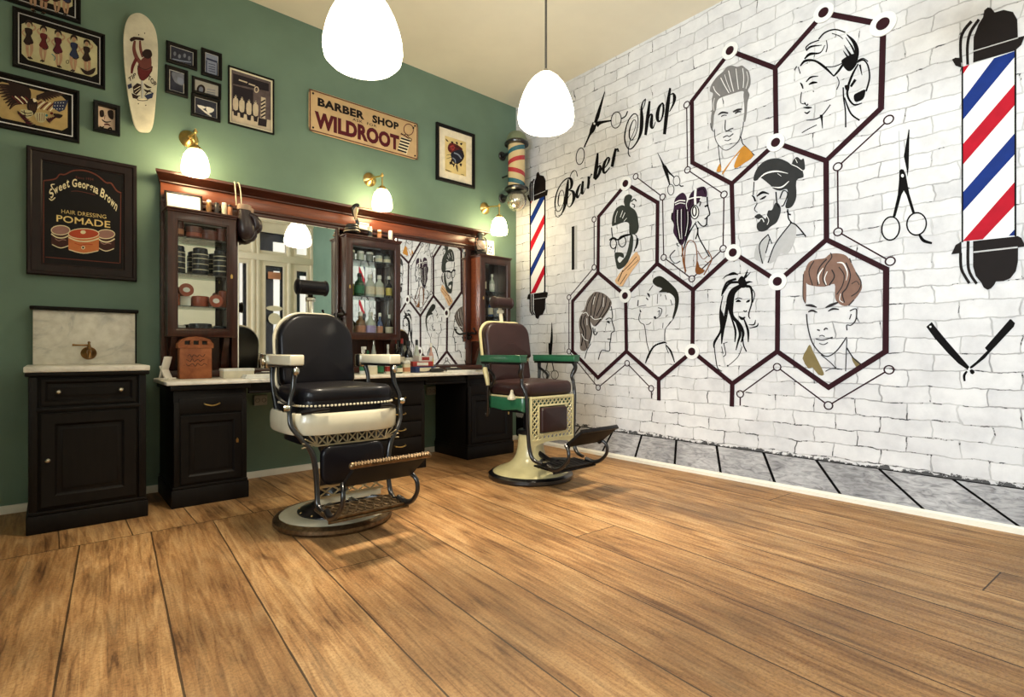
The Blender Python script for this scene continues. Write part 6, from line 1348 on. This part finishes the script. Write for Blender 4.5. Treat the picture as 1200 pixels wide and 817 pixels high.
        b = LB(); b.M = TB; b.puffy(arch(w+.016, .11, .446, .108, .02, 8, .012), 'xz', .030, .040, .010, 3); bf = b.build('back_shell', lth, r)
        b = LB(); b.M = TB; b.tube([(x, .018, z) for x, z in arch(w+.014, .115, .444, .108, .02, 8, .012)], .0125, 8, closed=True, smooth=False); b.build('rim', M_IVORY, bf, label='cream shell rim')
        b = LB(); b.M = TB
        for s_ in (-1, 1): b.tube([(s_*.2, .02, .12), (s_*.215, .03, .0), (s_*.20, .02, -.10), (s_*.19, -.04, -.16)], [.012, .012, .013, .014], 10)
        b.build('back_support', M_IVORY, r)
    # ---------------- head-rest
    hd = LB(); hd.M = TB
    hw = .10
    hd.lathe([(0, -hw-.002), (.040, -hw), (.050, -hw+.006), (.052, -hw+.014), (.046, -hw+.02), (.046, hw-.02), (.052, hw-.014), (.050, hw-.006), (.040, hw), (0, hw+.002)], (0, -.005, .62), 26, 'x'); hr = hd.build('headrest', P['headm'], r)
    b = LB(); b.M = TB; b.box(-.017, .017, .018, .034, .28, .59, .006); b.box(-.03, .03, .012, .042, .535, .565, .006); b.build('stem', M_CHROME if P['kind'] == 'round' else M_PORC, hr)
    # ---------------- arms
    for s_ in (-1, 1):
        X = .29
        if P['kind'] == 'round':
            b = LB(); b.box(s_*X-.038, s_*X+.038, -.215, .22, .925, .982, .008, 3); a = b.build('armrest', M_PORC, r, label='cream enamelled arm pad')
            b = LB(); b.box(s_*X-.034, s_*X+.034, -.205, .21, .912, .926, .003); b.build('arm_plate', M_BLKMET, a)
            b = LB(); b.box(s_*X-.045, s_*X+.02, .18, .26, .90, .985, .012); b.lathe([(0, -.012), (.022, -.012), (.024, 0), (.02, .006), (0, .007)], (s_*(X+.045), .22, .94), 14, 'x'); b.build('arm_clamp', M_CHROME, a)
            b = LB(); b.tube([(s_*X, -.185, .915), (s_*(X+.004), -.178, .86), (s_*(X+.012), -.185, .80), (s_*(X+.034), -.20, .735), (s_*(X+.036), -.205, .66), (s_*(X+.030), -.22, .60), (s_*(X-.015), -.25, .53), (s_*(X-.06), -.262, .46), (s_*(X-.078), -.27, .36), (s_*(X-.080), -.28, .26), (s_*(X-.078), -.30, .185), (s_*(X-.085), -.36, .160)],
                             [.018, .016, .013, .013, .013, .013, .013, .015, .015, .014, .014, .012], 10, 6)
            b.build('side_frame', M_BLACK, r)
            b = LB(); b.tube([(s_*X, .19, .91), (s_*(X+.01), .17, .84), (s_*(X+.004), .16, .76), (s_*(X-.01), .15, .67)], [.016, .013, .014, .018], 10); b.tube([(s_*(X+.008), -.17, .72), (s_*(X+.008), -.05, .715), (s_*(X+.004), .08, .74), (s_*(X+.006), .165, .80)], .009, 8); b.build('rear_arm_support', M_BLACK, r)
            b = LB(); b.ball((s_*X, -.20, .895), .018, .016, .024, e=.8); b.lathe([(0, -.02), (.018, -.02), (.02, 0), (.016, .012), (0, .014)], (s_*(X+.05), -.205, .70), 14, 'x'); b.build('arm_knob', M_CHROME, r)
            b = LB(); b.tube([(s_*(X-.02), -.23, .672), (s_*(X-.08), -.29, .688), (s_*(X-.14), -.30, .690)], [.013, .011, .008], 8); b.build('seat_clip', M_BLKMET, r)
        else:
            b = LB(); b.box(s_*X-.034, s_*X+.034, -.235, .245, .918, .966, .006, 3); a = b.build('armrest', M_GREENE, r, label='green enamelled arm pad')
            b = LB(); b.box(s_*X-.036, s_*X+.036, -.238, .248, .962, .972, .003); b.build('arm_top', M_GREENE, a)
            b = LB(); b.box(s_*X-.030, s_*X+.030, -.22, .235, .902, .919, .003); b.build('arm_plate', M_BLKMET, a)
            b = LB(); b.tube([(s_*(X-.002), -.205, .91), (s_*(X+.004), -.215, .875), (s_*(X+.002), -.20, .84), (s_*(X-.018), -.195, .80), (s_*(X-.010), -.205, .75), (s_*(X-.022), -.225, .70), (s_*(X-.028), -.235, .64), (s_*(X-.034), -.236, .50), (s_*(X-.044), -.238, .36), (s_*(X-.050), -.25, .26), (s_*(X-.056), -.285, .205), (s_*(X-.07), -.36, .185)],
                             [.022, .017, .020, .014, .013, .014, .013, .014, .014, .015, .015, .012], 10, 6)
            b.build('side_frame', M_BLACK, r)
            b = LB(); b.tube([(s_*X, .20, .905), (s_*(X+.002), .20, .83), (s_*(X-.01), .19, .74), (s_*(X-.012), .18, .66)], [.018, .014, .014, .018], 10); b.tube([(s_*(X-.004), .20, .865), (s_*(X), .10, .80), (s_*(X), .14, .73), (s_*(X-.01), .2, .69)], .011, 8); b.build('rear_arm_support', M_BLACK, r)
            b = LB(); b.lathe([(0, .636), (.02, .636), (.034, .640), (.036, .650), (.028, .664), (.016, .680), (.012, .696), (.014, .702), (.006, .712), (0, .714)], (s_*(X-.004), -.10, 0), 16); b.build('side_finial', M_PORC, r)
    # ---------------- front panel
    if P['kind'] == 'round':
        b = LB(); Y = -.255
        for x0 in (-.21, -.09, .03, .15): pass
        b.box(-.215, .215, Y-.006, Y+.006, .548, .558); b.box(-.215, .215, Y-.006, Y+.006, .490, .498)
        n = 7
        for k in range(n):
            x0 = -.2+k*.4/n; x1 = x0+.4/n
            b.tube([(x0+.004, Y, .497), (x1-.004, Y, .550)], .0042, 6, smooth=False); b.tube([(x0+.004, Y, .550), (x1-.004, Y, .497)], .0042, 6, smooth=False); b.box(x0-.003, x0+.003, Y-.005, Y+.005, .495, .552)
        for s_ in (-1, 1):
            for q in range(5):
                a = radians(100+q*22); b.tube([(s_*.20, Y, .50), (s_*(.20-.085*cos(a)*1.0), Y-.01, .50+.085*sin(a)*.75)], .004, 6, smooth=False)
        b.build('open_work_rail', C('pale_bronze', (170, 156, 124), .35, metal=.7), r)
        b = LB(); b.puffy(arch(.185, .275, .485, .05, .06, 6, .012), 'xz', -.262, .05, .025, 5); b.build('calf_cushion', lth, r)
        b = LB(); b.box(-.19, .19, -.252, -.240, .26, .275); b.box(-.19, .19, -.252, -.240, .205, .215)
        for k in range(5):
            x0 = -.185+k*.074; b.tube([(x0, -.246, .213), (x0+.074, -.246, .262)], .005, 6, smooth=False); b.tube([(x0, -.246, .262), (x0+.074, -.246, .213)], .005, 6, smooth=False)
        b.build('lower_lattice', C('pale_bronze', (170, 156, 124), .35, metal=.7), r)
        b = LB(); b.box(-.185, .185, -.235, -.225, .165, .207, .004); b.build('kick_plate', M_PORC, r)
    else:
        b = LB(); Y = -.244; X0, X1, ZA, ZB = -.235, .235, .275, .662
        b.framering(X0, X1, ZA+.05, ZB, Y+.006, [(0, 0), (0, .012), (.004, .014), (.016, .014), (.018, .012), (.018, 0)])
        ix, iz0, iz1 = .142, .385, .585
        b.framering(-ix-.014, ix+.014, iz0-.014, iz1+.014, Y+.006, [(0, 0), (0, .012), (.004, .014), (.012, .014), (.014, .012), (.014, 0)])
        fr = b.build('front_panel', M_IVORY, r, label='cream lattice front panel')
        L = LB(); st = .034
        def seg_clip(p, q, box):
            # Liang-Barsky
            x0, z0_, x1, z1_ = box; dx, dz = q[0]-p[0], q[1]-p[1]; t0, t1 = 0, 1
            for a, c in ((-dx, p[0]-x0), (dx, x1-p[0]), (-dz, p[1]-z0_), (dz, z1_-p[1])):
                if abs(a) < 1e-9:
                    if c < 0: return None
                    continue
                t = c/a
                if a < 0: t0 = max(t0, t)
                else: t1 = min(t1, t)
            return None if t0 >= t1-.02 else ((p[0]+dx*t0, p[1]+dz*t0), (p[0]+dx*t1, p[1]+dz*t1))
        st = .042
        boxes = [(X0+.014, iz1+.008, X1-.014, ZB-.012), (X0+.014, ZA+.06, X1-.014, iz0-.008), (X0+.014, iz0-.008, -ix-.008, iz1+.008), (ix+.008, iz0-.008, X1-.014, iz1+.008)]
        for bx in boxes:
            for k in range(-30, 40):
                for sg_ in (1, -1):
                    xs = k*st; sgm = seg_clip((xs-.6, .46-.6*sg_), (xs+.6, .46+.6*sg_), bx)
                    if sgm: L.tube([(sgm[0][0], Y, sgm[0][1]), (sgm[1][0], Y, sgm[1][1])], .0052, 6, smooth=False)
        L.build('lattice', M_IVORY, fr)
        b = LB()
        b.prism([(X0, ZA+.066), (X0, ZA-.035), (X0+.02, ZA-.035), (X0+.035, ZA+.0), (X0+.07, ZA+.028), (-.06, ZA+.042), (.06, ZA+.042), (X1-.07, ZA+.028), (X1-.035, ZA), (X1-.02, ZA-.035), (X1, ZA-.035), (X1, ZA+.066)], 'xz', Y-.006, Y+.006); b.build('apron', M_IVORY, fr)
        b = LB(); b.puffy(arch(ix-.004, iz0+.004, iz1-.004, .025, .025, 5), 'xz', Y-.012, .045, .018, 4); b.build('calf_cushion', lth, r)
        # recline lever
        b = LB(); b.tube([(-.315, .185, .875), (-.318, .180, .845), (-.318, .16, .79), (-.316, .15, .735)], [.017, .021, .019, .015], 12); lv = b.build('lever_grip', M_IVORY, r, label='cream lever grip')
        b = LB(); b.tube([(-.316, .15, .74), (-.312, .16, .65), (-.30, .17, .56), (-.29, .19, .50), (-.285, .22, .50)], [.013, .014, .013, .012, .010], 10); b.build('lever_rod', M_BLACK, lv)
    # ---------------- foot-rest
    mb = M_BRONZE if P['kind'] == 'round' else M_BLKMET
    zf = .168
    b = LB(); b.M = Matrix.Translation((0, 0, zf)) @ Matrix.Rotation(radians(3), 4, 'X')
    b.box(-.225, .225, -.475, -.27, 0, .014, .005)
    if P['kind'] == 'round':
        for k in range(9):
            x0 = -.2+k*.05
            b.tube([(x0-.018, -.45, .016), (x0, -.41, .019), (x0+.018, -.37, .016), (x0, -.33, .019), (x0-.018, -.29, .016)], .005, 6, 4); b.tube([(x0+.018, -.45, .016), (x0, -.41, .018), (x0-.018, -.37, .016), (x0, -.33, .018), (x0+.018, -.29, .016)], .005, 6, 4)
    else:
        for k in range(7): b.box(-.2, .2, -.46+k*.027, -.45+k*.027, .013, .019, .002)
    b.framering(-.228, .228, -.01, .02, -.473, [(0, 0), (0, .008), (.006, .010), (.012, .006), (.012, 0)])
    b.build('footplate', mb, r)
    # swinging upper board, tilted up at the front
    TF = Matrix.Translation((0, -.575, .350)) @ Matrix.Rotation(radians(-38), 4, 'X')
    b = LB(); b.M = TF; b.box(-.195, .195, -.17, .025, -.010, .012, .006)
    fb = b.build('footboard', mat('rubber_black', (14, 13, 13), .6, spec=.2), r)
    b = LB(); b.M = TF
    if P['kind'] == 'round':
        b.tube([(-.205, -.175, .004), (.205, -.175, .004)], .015, 12, smooth=False)
        for k in range(26): b.tube([(-.2+k*.0158, -.191, -.006), (-.193+k*.0158, -.186, .017)], .0042, 6, smooth=False)
        b.ball((-.207, -.175, .004), .018); b.ball((.207, -.175, .004), .018)
        b.build('tread_bar', M_BRONZE, fb)
    else:
        b.box(-.198, .198, -.178, -.166, -.014, .016, .004); b.ball((-.17, .02, -.006), .018); b.ball((.17, .02, -.006), .018); b.build('tread_bar', M_BLKMET, fb)
    for s_ in (-1, 1):
        b = LB(); b.tube([(s_*.205, -.40, zf+.01), (s_*.215, -.475, zf-.005), (s_*.215, -.545, .19), (s_*.21, -.60, .25), (s_*.205, -.60, .31), (s_*.19, -.56, .345)], [.016, .017, .014, .012, .012, .013], 10, 6); b.build('footrest_arm', M_BLACK, r)
    b = LB(); b.tube([(-.20, -.30, .155), (0, -.16, .16), (.20, -.30, .155)], .014, 8); b.tube([(0, -.10, .2), (0, -.2, .165), (0, -.30, .158)], .022, 8); b.build('footrest_bracket', M_BLACK, r)
    return r
chair('antique barber chair with black leather and cream arms, left of the two', (1.2856, 3.083, 0), dict(kind='round', leather=M_LEATHER, headm=M_LEATHER))
chair('antique barber chair with brown leather, green arms and cream lattice front, by the brick wall', (2.907, 3.098, 0), dict(kind='pedestal', leather=M_BROWN, headm=M_BROWN))
# ------------------------------------------------------------------ lamps
def glow(name, c, s, edge=None):
    m, nt, b, out = mk(name)
    n = nd(nt, 'TexNoise', i_Scale=4.0); nt.links.new(coords(nt), n.inputs['Vector'])
    L = lin(c); nt.links.new(ramp(nt, n.outputs[0], [(.3, tuple(x*.97 for x in L[:3])+(1,)), (.7, L)]), b.inputs['Emission Color'])
    b.inputs['Base Color'].default_value = lin((240, 236, 226)); b.inputs['Emission Strength'].default_value = s; b.inputs['Roughness'].default_value = .2
    return m
M_GLOW = glow('pendant_opal', (255, 244, 218), PEND_E)
M_GLOW2 = glow('sconce_opal', (255, 230, 176), SCON_E)
def pendant(label, x, y, zb, D, down=1.0):
    r = thing('pendant_lamp', label, 'pendant lamp', (x, y, ZC))
    s = D/.4
    b = MB(); b.lathe([(0, .0), (.11*s, .003*s), (.165*s, .018*s), (.192*s, .045*s), (.200*s, .085*s), (.197*s, .13*s), (.184*s, .19*s), (.163*s, .25*s), (.133*s, .31*s), (.095*s, .36*s), (.052*s, .395*s), (.02*s, .405*s), (0, .406*s)], (x, y, zb), 40); b.build('shade', M_GLOW, r, label='glowing white opal glass shade')
    b = MB(); b.cyl((x, y, zb+.40*s), (x, y, ZC), .008, seg=8); b.build('cord', mat('grey_cord', (74, 70, 64), .5), r)
    b = MB(); b.lathe([(0, ZC), (.06, ZC), (.055, ZC-.02), (.03, ZC-.05), (.012, ZC-.06), (0, ZC-.06)], (x, y, 0), 24); b.build('canopy', M_CHROME, r)
    b = MB(); b.lathe([(0, zb+.43*s), (.016, zb+.43*s), (.026, zb+.40*s), (0, zb+.39*s)], (x, y, 0), 14); b.build('cap', M_CHROME, r)
    l = bpy.data.lights.new('pendant_bulb', 'SPOT'); l.energy = SPOT_E*down; l.color = (1.0, .88, .68); l.spot_size = radians(106); l.spot_blend = 1.0; l.shadow_soft_size = .12  # spot added below the closed shade to pool light on the floor
    o = bpy.data.objects.new('pendant_bulb', l); COL.objects.link(o); o.parent = r; o.location = (0, 0, zb-.13-ZC)
pendant('large white pendant lamp nearest the viewer, cut by the top edge', 1.222, 2.56, 2.462, .40)
pendant('white pendant lamp hanging in front of the brick wall corner', 2.663, 2.679, 2.574, .40)
pendant('third white pendant lamp above the frame, seen only in the left mirror', 2.92, .50, 2.62, .40, .12)
def sconce(label, x, z):
    r = thing('wall_sconce', label, 'wall lamp', (x, YG, z), 'brass wall sconces above the mirror unit')
    b = MB(); b.lathe([(.062, 0), (.062, -.008), (.052, -.018), (.040, -.03), (.022, -.042), (.014, -.055), (0, -.056)], (x, YG, z), 24, 'y'); b.build('backplate', M_BRASS, r)
    b = MB(); b.tube([(x, YG-.05, z), (x, YG-.12, z-.004), (x, YG-.20, z-.018), (x, YG-.245, z-.02)], .0075, 10); b.ball((x, YG-.245, z-.02), .014); b.tube([(x, YG-.245, z-.0), (x, YG-.245, z-.09), (x, YG-.245, z-.125)], [.006, .006, .010], 8); b.build('arm', M_BRASS, r)
    b = MB(); b.lathe([(0, -.115), (.022, -.118), (.040, -.138), (.046, -.150), (.040, -.152), (0, -.15)], (x, YG-.245, z), 20); b.build('gallery', M_BRASS, r)
    b = MB(); b.lathe([(.036, -.148), (.055, -.165), (.072, -.195), (.082, -.235), (.087, -.275), (.086, -.305), (.078, -.322), (.05, -.326), (0, -.326)], (x, YG-.245, z), 28); b.build('shade', M_GLOW2, r, label='glowing white glass shade')
sconce('lit brass wall lamp above the left display case', .781, 2.565)
sconce('lit brass wall lamp above the middle display case', 2.216, 2.572)
sconce('lit brass wall lamp above the hurricane lantern at the right', 3.556, 2.548)
# ------------------------------------------------------------------ real striped pole bracketed to the green wall
px_, py_ = 3.80, 4.27
r = thing('barber_pole', 'real glass barber pole with teal and red stripes bracketed to the green wall corner', 'barber pole', (px_, YG, 2.95))
def stripes():
    m, nt, b, out = mk('pole_stripes')
    tc = nd(nt, 'TexCoord'); sx = nd(nt, 'SeparateXYZ'); nt.links.new(tc.outputs['Object'], sx.inputs[0])
    # chevron bands: they climb to the right above the middle and fall to the right below it
    at = mth(nt, 'ARCTAN2', mth(nt, 'SUBTRACT', sx.outputs[1], py_-YG), sx.outputs[0])
    w_ = mth(nt, 'SUBTRACT', mth(nt, 'FRACT', mth(nt, 'ADD', mth(nt, 'DIVIDE', at, 2*pi), (221.7+90)/360)), .25)
    az = mth(nt, 'ABSOLUTE', mth(nt, 'SUBTRACT', sx.outputs[2], 2.985-2.95))
    h = mth(nt, 'FRACT', mth(nt, 'DIVIDE', mth(nt, 'SUBTRACT', az, mth(nt, 'MULTIPLY', w_, .156)), .235))
    cr_ = nd(nt, 'ValToRGB'); cr_.color_ramp.interpolation = 'CONSTANT'; e = cr_.color_ramp.elements
    seq = [(0, (176, 44, 52)), (.20, (214, 190, 142)), (.48, (40, 98, 112)), (.68, (214, 190, 142)), (.97, (214, 190, 142))]
    while len(e) < len(seq): e.new(.5)
    for k, (p, c) in enumerate(seq): e[k].position = p; e[k].color = lin(c)
    nt.links.new(h, cr_.inputs[0]); nt.links.new(cr_.outputs[0], b.inputs['Base Color']); b.inputs['Roughness'].default_value = .25; b.inputs['Coat Weight'].default_value = .5
    return m
b = MB(); b.lathe([(0, 2.745), (.092, 2.745), (.092, 3.25), (0, 3.25)], (px_, py_, 0), 32); b.build('striped_cylinder', stripes(), r)
b = MB(); b.lathe([(.10, 3.215), (.128, 3.22), (.132, 3.235), (.125, 3.25), (.108, 3.262), (.10, 3.25)], (px_, py_, 0), 32); b.lathe([(.10, 2.76), (.120, 2.765), (.130, 2.75), (.128, 2.735), (.112, 2.722), (.10, 2.73)], (px_, py_, 0), 32); b.build('collar', M_BLACK, r)
b = MB(); b.lathe([(.112, 3.255), (.110, 3.285), (.096, 3.325), (.070, 3.352), (.035, 3.368), (0, 3.372)], (px_, py_, 0), 32); b.build('dome_cap', C('patina_cap', (128, 138, 112), .4, metal=.4), r)
b = MB(); b.ball((px_, py_, 2.622), .112, seg=28, nv=16); b.build('glass_ball', C('silvered_ball', (196, 192, 176), .18, metal=.85), r)
b = MB(); b.box(px_-.022, px_+.022, py_+.095, py_+.125, 2.70, 3.24, .006)
for z in (2.70, 3.17): b.tube([(px_, py_+.11, z), (px_, YG-.07, z), (px_, YG-.01, z)], [.018, .016, .024], 10); b.lathe([(.05, 0), (.05, -.012), (.04, -.022), (0, -.024)], (px_, YG, z), 18, 'y')
b.tube([(px_-.0, py_+.11, 2.93), (px_, YG-.06, 2.93), (px_, YG-.01, 2.93)], .010, 8)
b.build('bracket', M_BLACK, r)
# ------------------------------------------------------------------ the shop front behind the viewer (seen in the mirror)
def refl(px, py):
    """point of the shop-front plane seen in the left mirror"""
    d = Vector(ray(px, py)); o = Vector((0, 0, CH))
    n = Vector((0, -1, 0)); n.rotate(Matrix.Rotation(radians(MIR_TILT), 3, 'X')); n.rotate(Matrix.Rotation(radians(MIR_ROT), 3, 'Z'))
    c = Vector((1.481, YG-.070, 1.461)); t = (c-o).dot(n)/d.dot(n); p = o+d*t
    q = d-n*2*d.dot(n); t = (YF-p.y)/q.y
    return p+q*t
def RX_(px): return refl(px, 330).x
def RZ_(py, px=330): return refl(px, py).z
DARKP = mat('dusk_glass', (26, 32, 48), .08, var=.25, vs=3, coat=.6)
fx = [RX_(p) for p in (283, 291, 309, 333.5, 345.5, 361)]
zt0, zt1 = RZ_(298), RZ_(279); zd1 = RZ_(311); zw1 = RZ_(314)
wf = MB()
openings = [(fx[0]-.10, fx[1], .55, zd1), (fx[2], fx[3], .35, zd1), (fx[4], fx[5], .35, zw1), (fx[2]-.12, fx[3]+.05, zt0, zt1+.1), (fx[4], fx[5], zt0, zt1+.25)]
xs = sorted({XL-T, XB}|{v for o_ in openings for v in o_[:2]}); zs = sorted({0, ZC}|{v for o_ in openings for v in o_[2:]})
for x0, x1 in zip(xs[:-1], xs[1:]):
    z0 = None
    for za, zb in list(zip(zs[:-1], zs[1:]))+[(None, None)]:
        solid = za is not None and not any(o_[0] < (x0+x1)/2 < o_[1] and o_[2] < (za+zb)/2 < o_[3] for o_ in openings)
        if solid and z0 is None: z0 = za
        if not solid and z0 is not None: wf.box(x0, x1, YF-T, YF, z0, (za if za is not None else ZC)); z0 = None
struct('wall_front', wf, M_CREAM, 'cream panelled shop front behind the viewer')
for k, (x0, x1, z0, z1) in enumerate(openings):
    f = MB(); f.framering(-x1, -x0, z0, z1, 0, [(0, 0), (0, .012), (.03, .012), (.034, 0)])
    f.v = [Vector((-v.x, YF-v.y, v.z)) for v in f.v]
    o = struct('door_1' if k == 1 else 'window_%d' % (k+3 if k < 1 else k+2), f, M_CREAM, ('narrow side light of the shop front', 'glazed door of the shop front', 'side window of the shop front', 'fanlight over the shop door', 'upper side window of the shop front')[k])
    p = MB(); p.box(x0-.0, x1+.0, YF-.07, YF-.06, z0, z1); p.build('pane', DARKP, o)
    # glowing strips laid over the dark panes stand in for the bright street
BR = glow('daylit_street', (236, 240, 244), .9)
for k, (fa, fb, za, zb) in enumerate(((.35, .6, .0, 1.0), (.50, .80, .30, .95), (.45, .9, .35, .95), (.55, .95, .05, .55), (.05, .95, .0, .75))):
    x0, x1, z0, z1 = openings[k]; b = MB(); b.box(x0+(x1-x0)*fa, x0+(x1-x0)*fb, YF-.058, YF-.056, z0+(z1-z0)*za, z0+(z1-z0)*zb); o = b.build('lit_pane', BR, None); o['kind'] = 'structure'
tb = MB()
for p in (296.5, 302, 338.5, 365): tb.box(RX_(p)-.03, RX_(p)+.03, YF, YF+.03, 0, RZ_(262), .006)
tb.box(fx[0]-.6, RX_(367), YF, YF+.045, RZ_(308), RZ_(300.5), .008); tb.box(fx[0]-.6, RX_(367), YF, YF+.06, RZ_(263), RZ_(257), .008)
struct('trim_2', tb, M_CREAM, 'cream casings and transom of the shop front')
# small hanging signs on the shop door glass
xd = (fx[2]+fx[3])/2; wdt = fx[3]-fx[2]
b = MB(); b.lathe([(0, 0), (.5, 0), (.5, .012), (0, .012)], (xd, YF+.002, RZ_(374)), 24, 'y', sc=(abs(RX_(316)-RX_(330)), RZ_(368)-RZ_(381))); o = b.build('door_sign', M_PAPER); tag(o, 'round cream sign hanging on the shop door, seen in the left mirror', 'sign')
b = MB(); b.lathe([(0, 0), (.5, 0), (.5, .012), (0, .012)], (xd, YF+.002, RZ_(362)), 24, 'y', sc=(abs(RX_(313)-RX_(332)), RZ_(360)-RZ_(366))); o = b.build('door_sign', M_PAPER); tag(o, 'oval cream sign above the round one on the shop door, seen in the left mirror', 'sign')
b = MB(); b.box(xd-wdt*.3, xd+wdt*.3, YF, YF+.012, RZ_(328), RZ_(320), .003); o = b.build('door_sign', CO); tag(o, 'tan rectangular notice high on the shop door, seen in the left mirror', 'sign')
# ------------------------------------------------------------------ light, sky, camera
def area(name, loc, rot, sx_, sy_, e, c, spread=180):
    l = bpy.data.lights.new(name, 'AREA'); l.shape = 'RECTANGLE'; l.size, l.size_y = sx_, sy_; l.energy = e; l.color = c; l.spread = radians(spread)
    o = bpy.data.objects.new(name, l); COL.objects.link(o); o.location = loc; o.rotation_euler = rot; return o
for k, (a, c) in enumerate(added_wins):
    area('window_daylight', (XL-.2, (a+c)/2, (wz0+wz1)/2), (0, radians(-90), 0), wz1-wz0, c-a, FILL_E, (.90, .95, 1.0), 105)  # area light outside each added window, brightens the mural wall
w = bpy.data.worlds.new('World'); SC.world = w; w.use_nodes = True
nt = w.node_tree; bg = nt.nodes['Background']; sky = nt.nodes.new('ShaderNodeTexSky'); sky.sky_type = 'NISHITA'; sky.sun_elevation = radians(25); sky.sun_rotation = radians(200); sky.sun_disc = False
nt.links.new(sky.outputs[0], bg.inputs[0]); bg.inputs[1].default_value = .12
cam = bpy.data.cameras.new('camera'); co = bpy.data.objects.new('camera', cam); COL.objects.link(co)
cam.sensor_width = 36; cam.lens = 36*FPX/1200; cam.shift_y = (HY-408.5)/1200; cam.clip_start = .05
co.location = (0, 0, CH); co.rotation_euler = (radians(90), 0, -YAW)
SC.camera = co
SC.view_settings.view_transform = 'Standard'; SC.view_settings.look = 'None'; SC.view_settings.gamma = 1; SC.view_settings.use_curve_mapping = False
SC.view_settings.exposure = EXPO
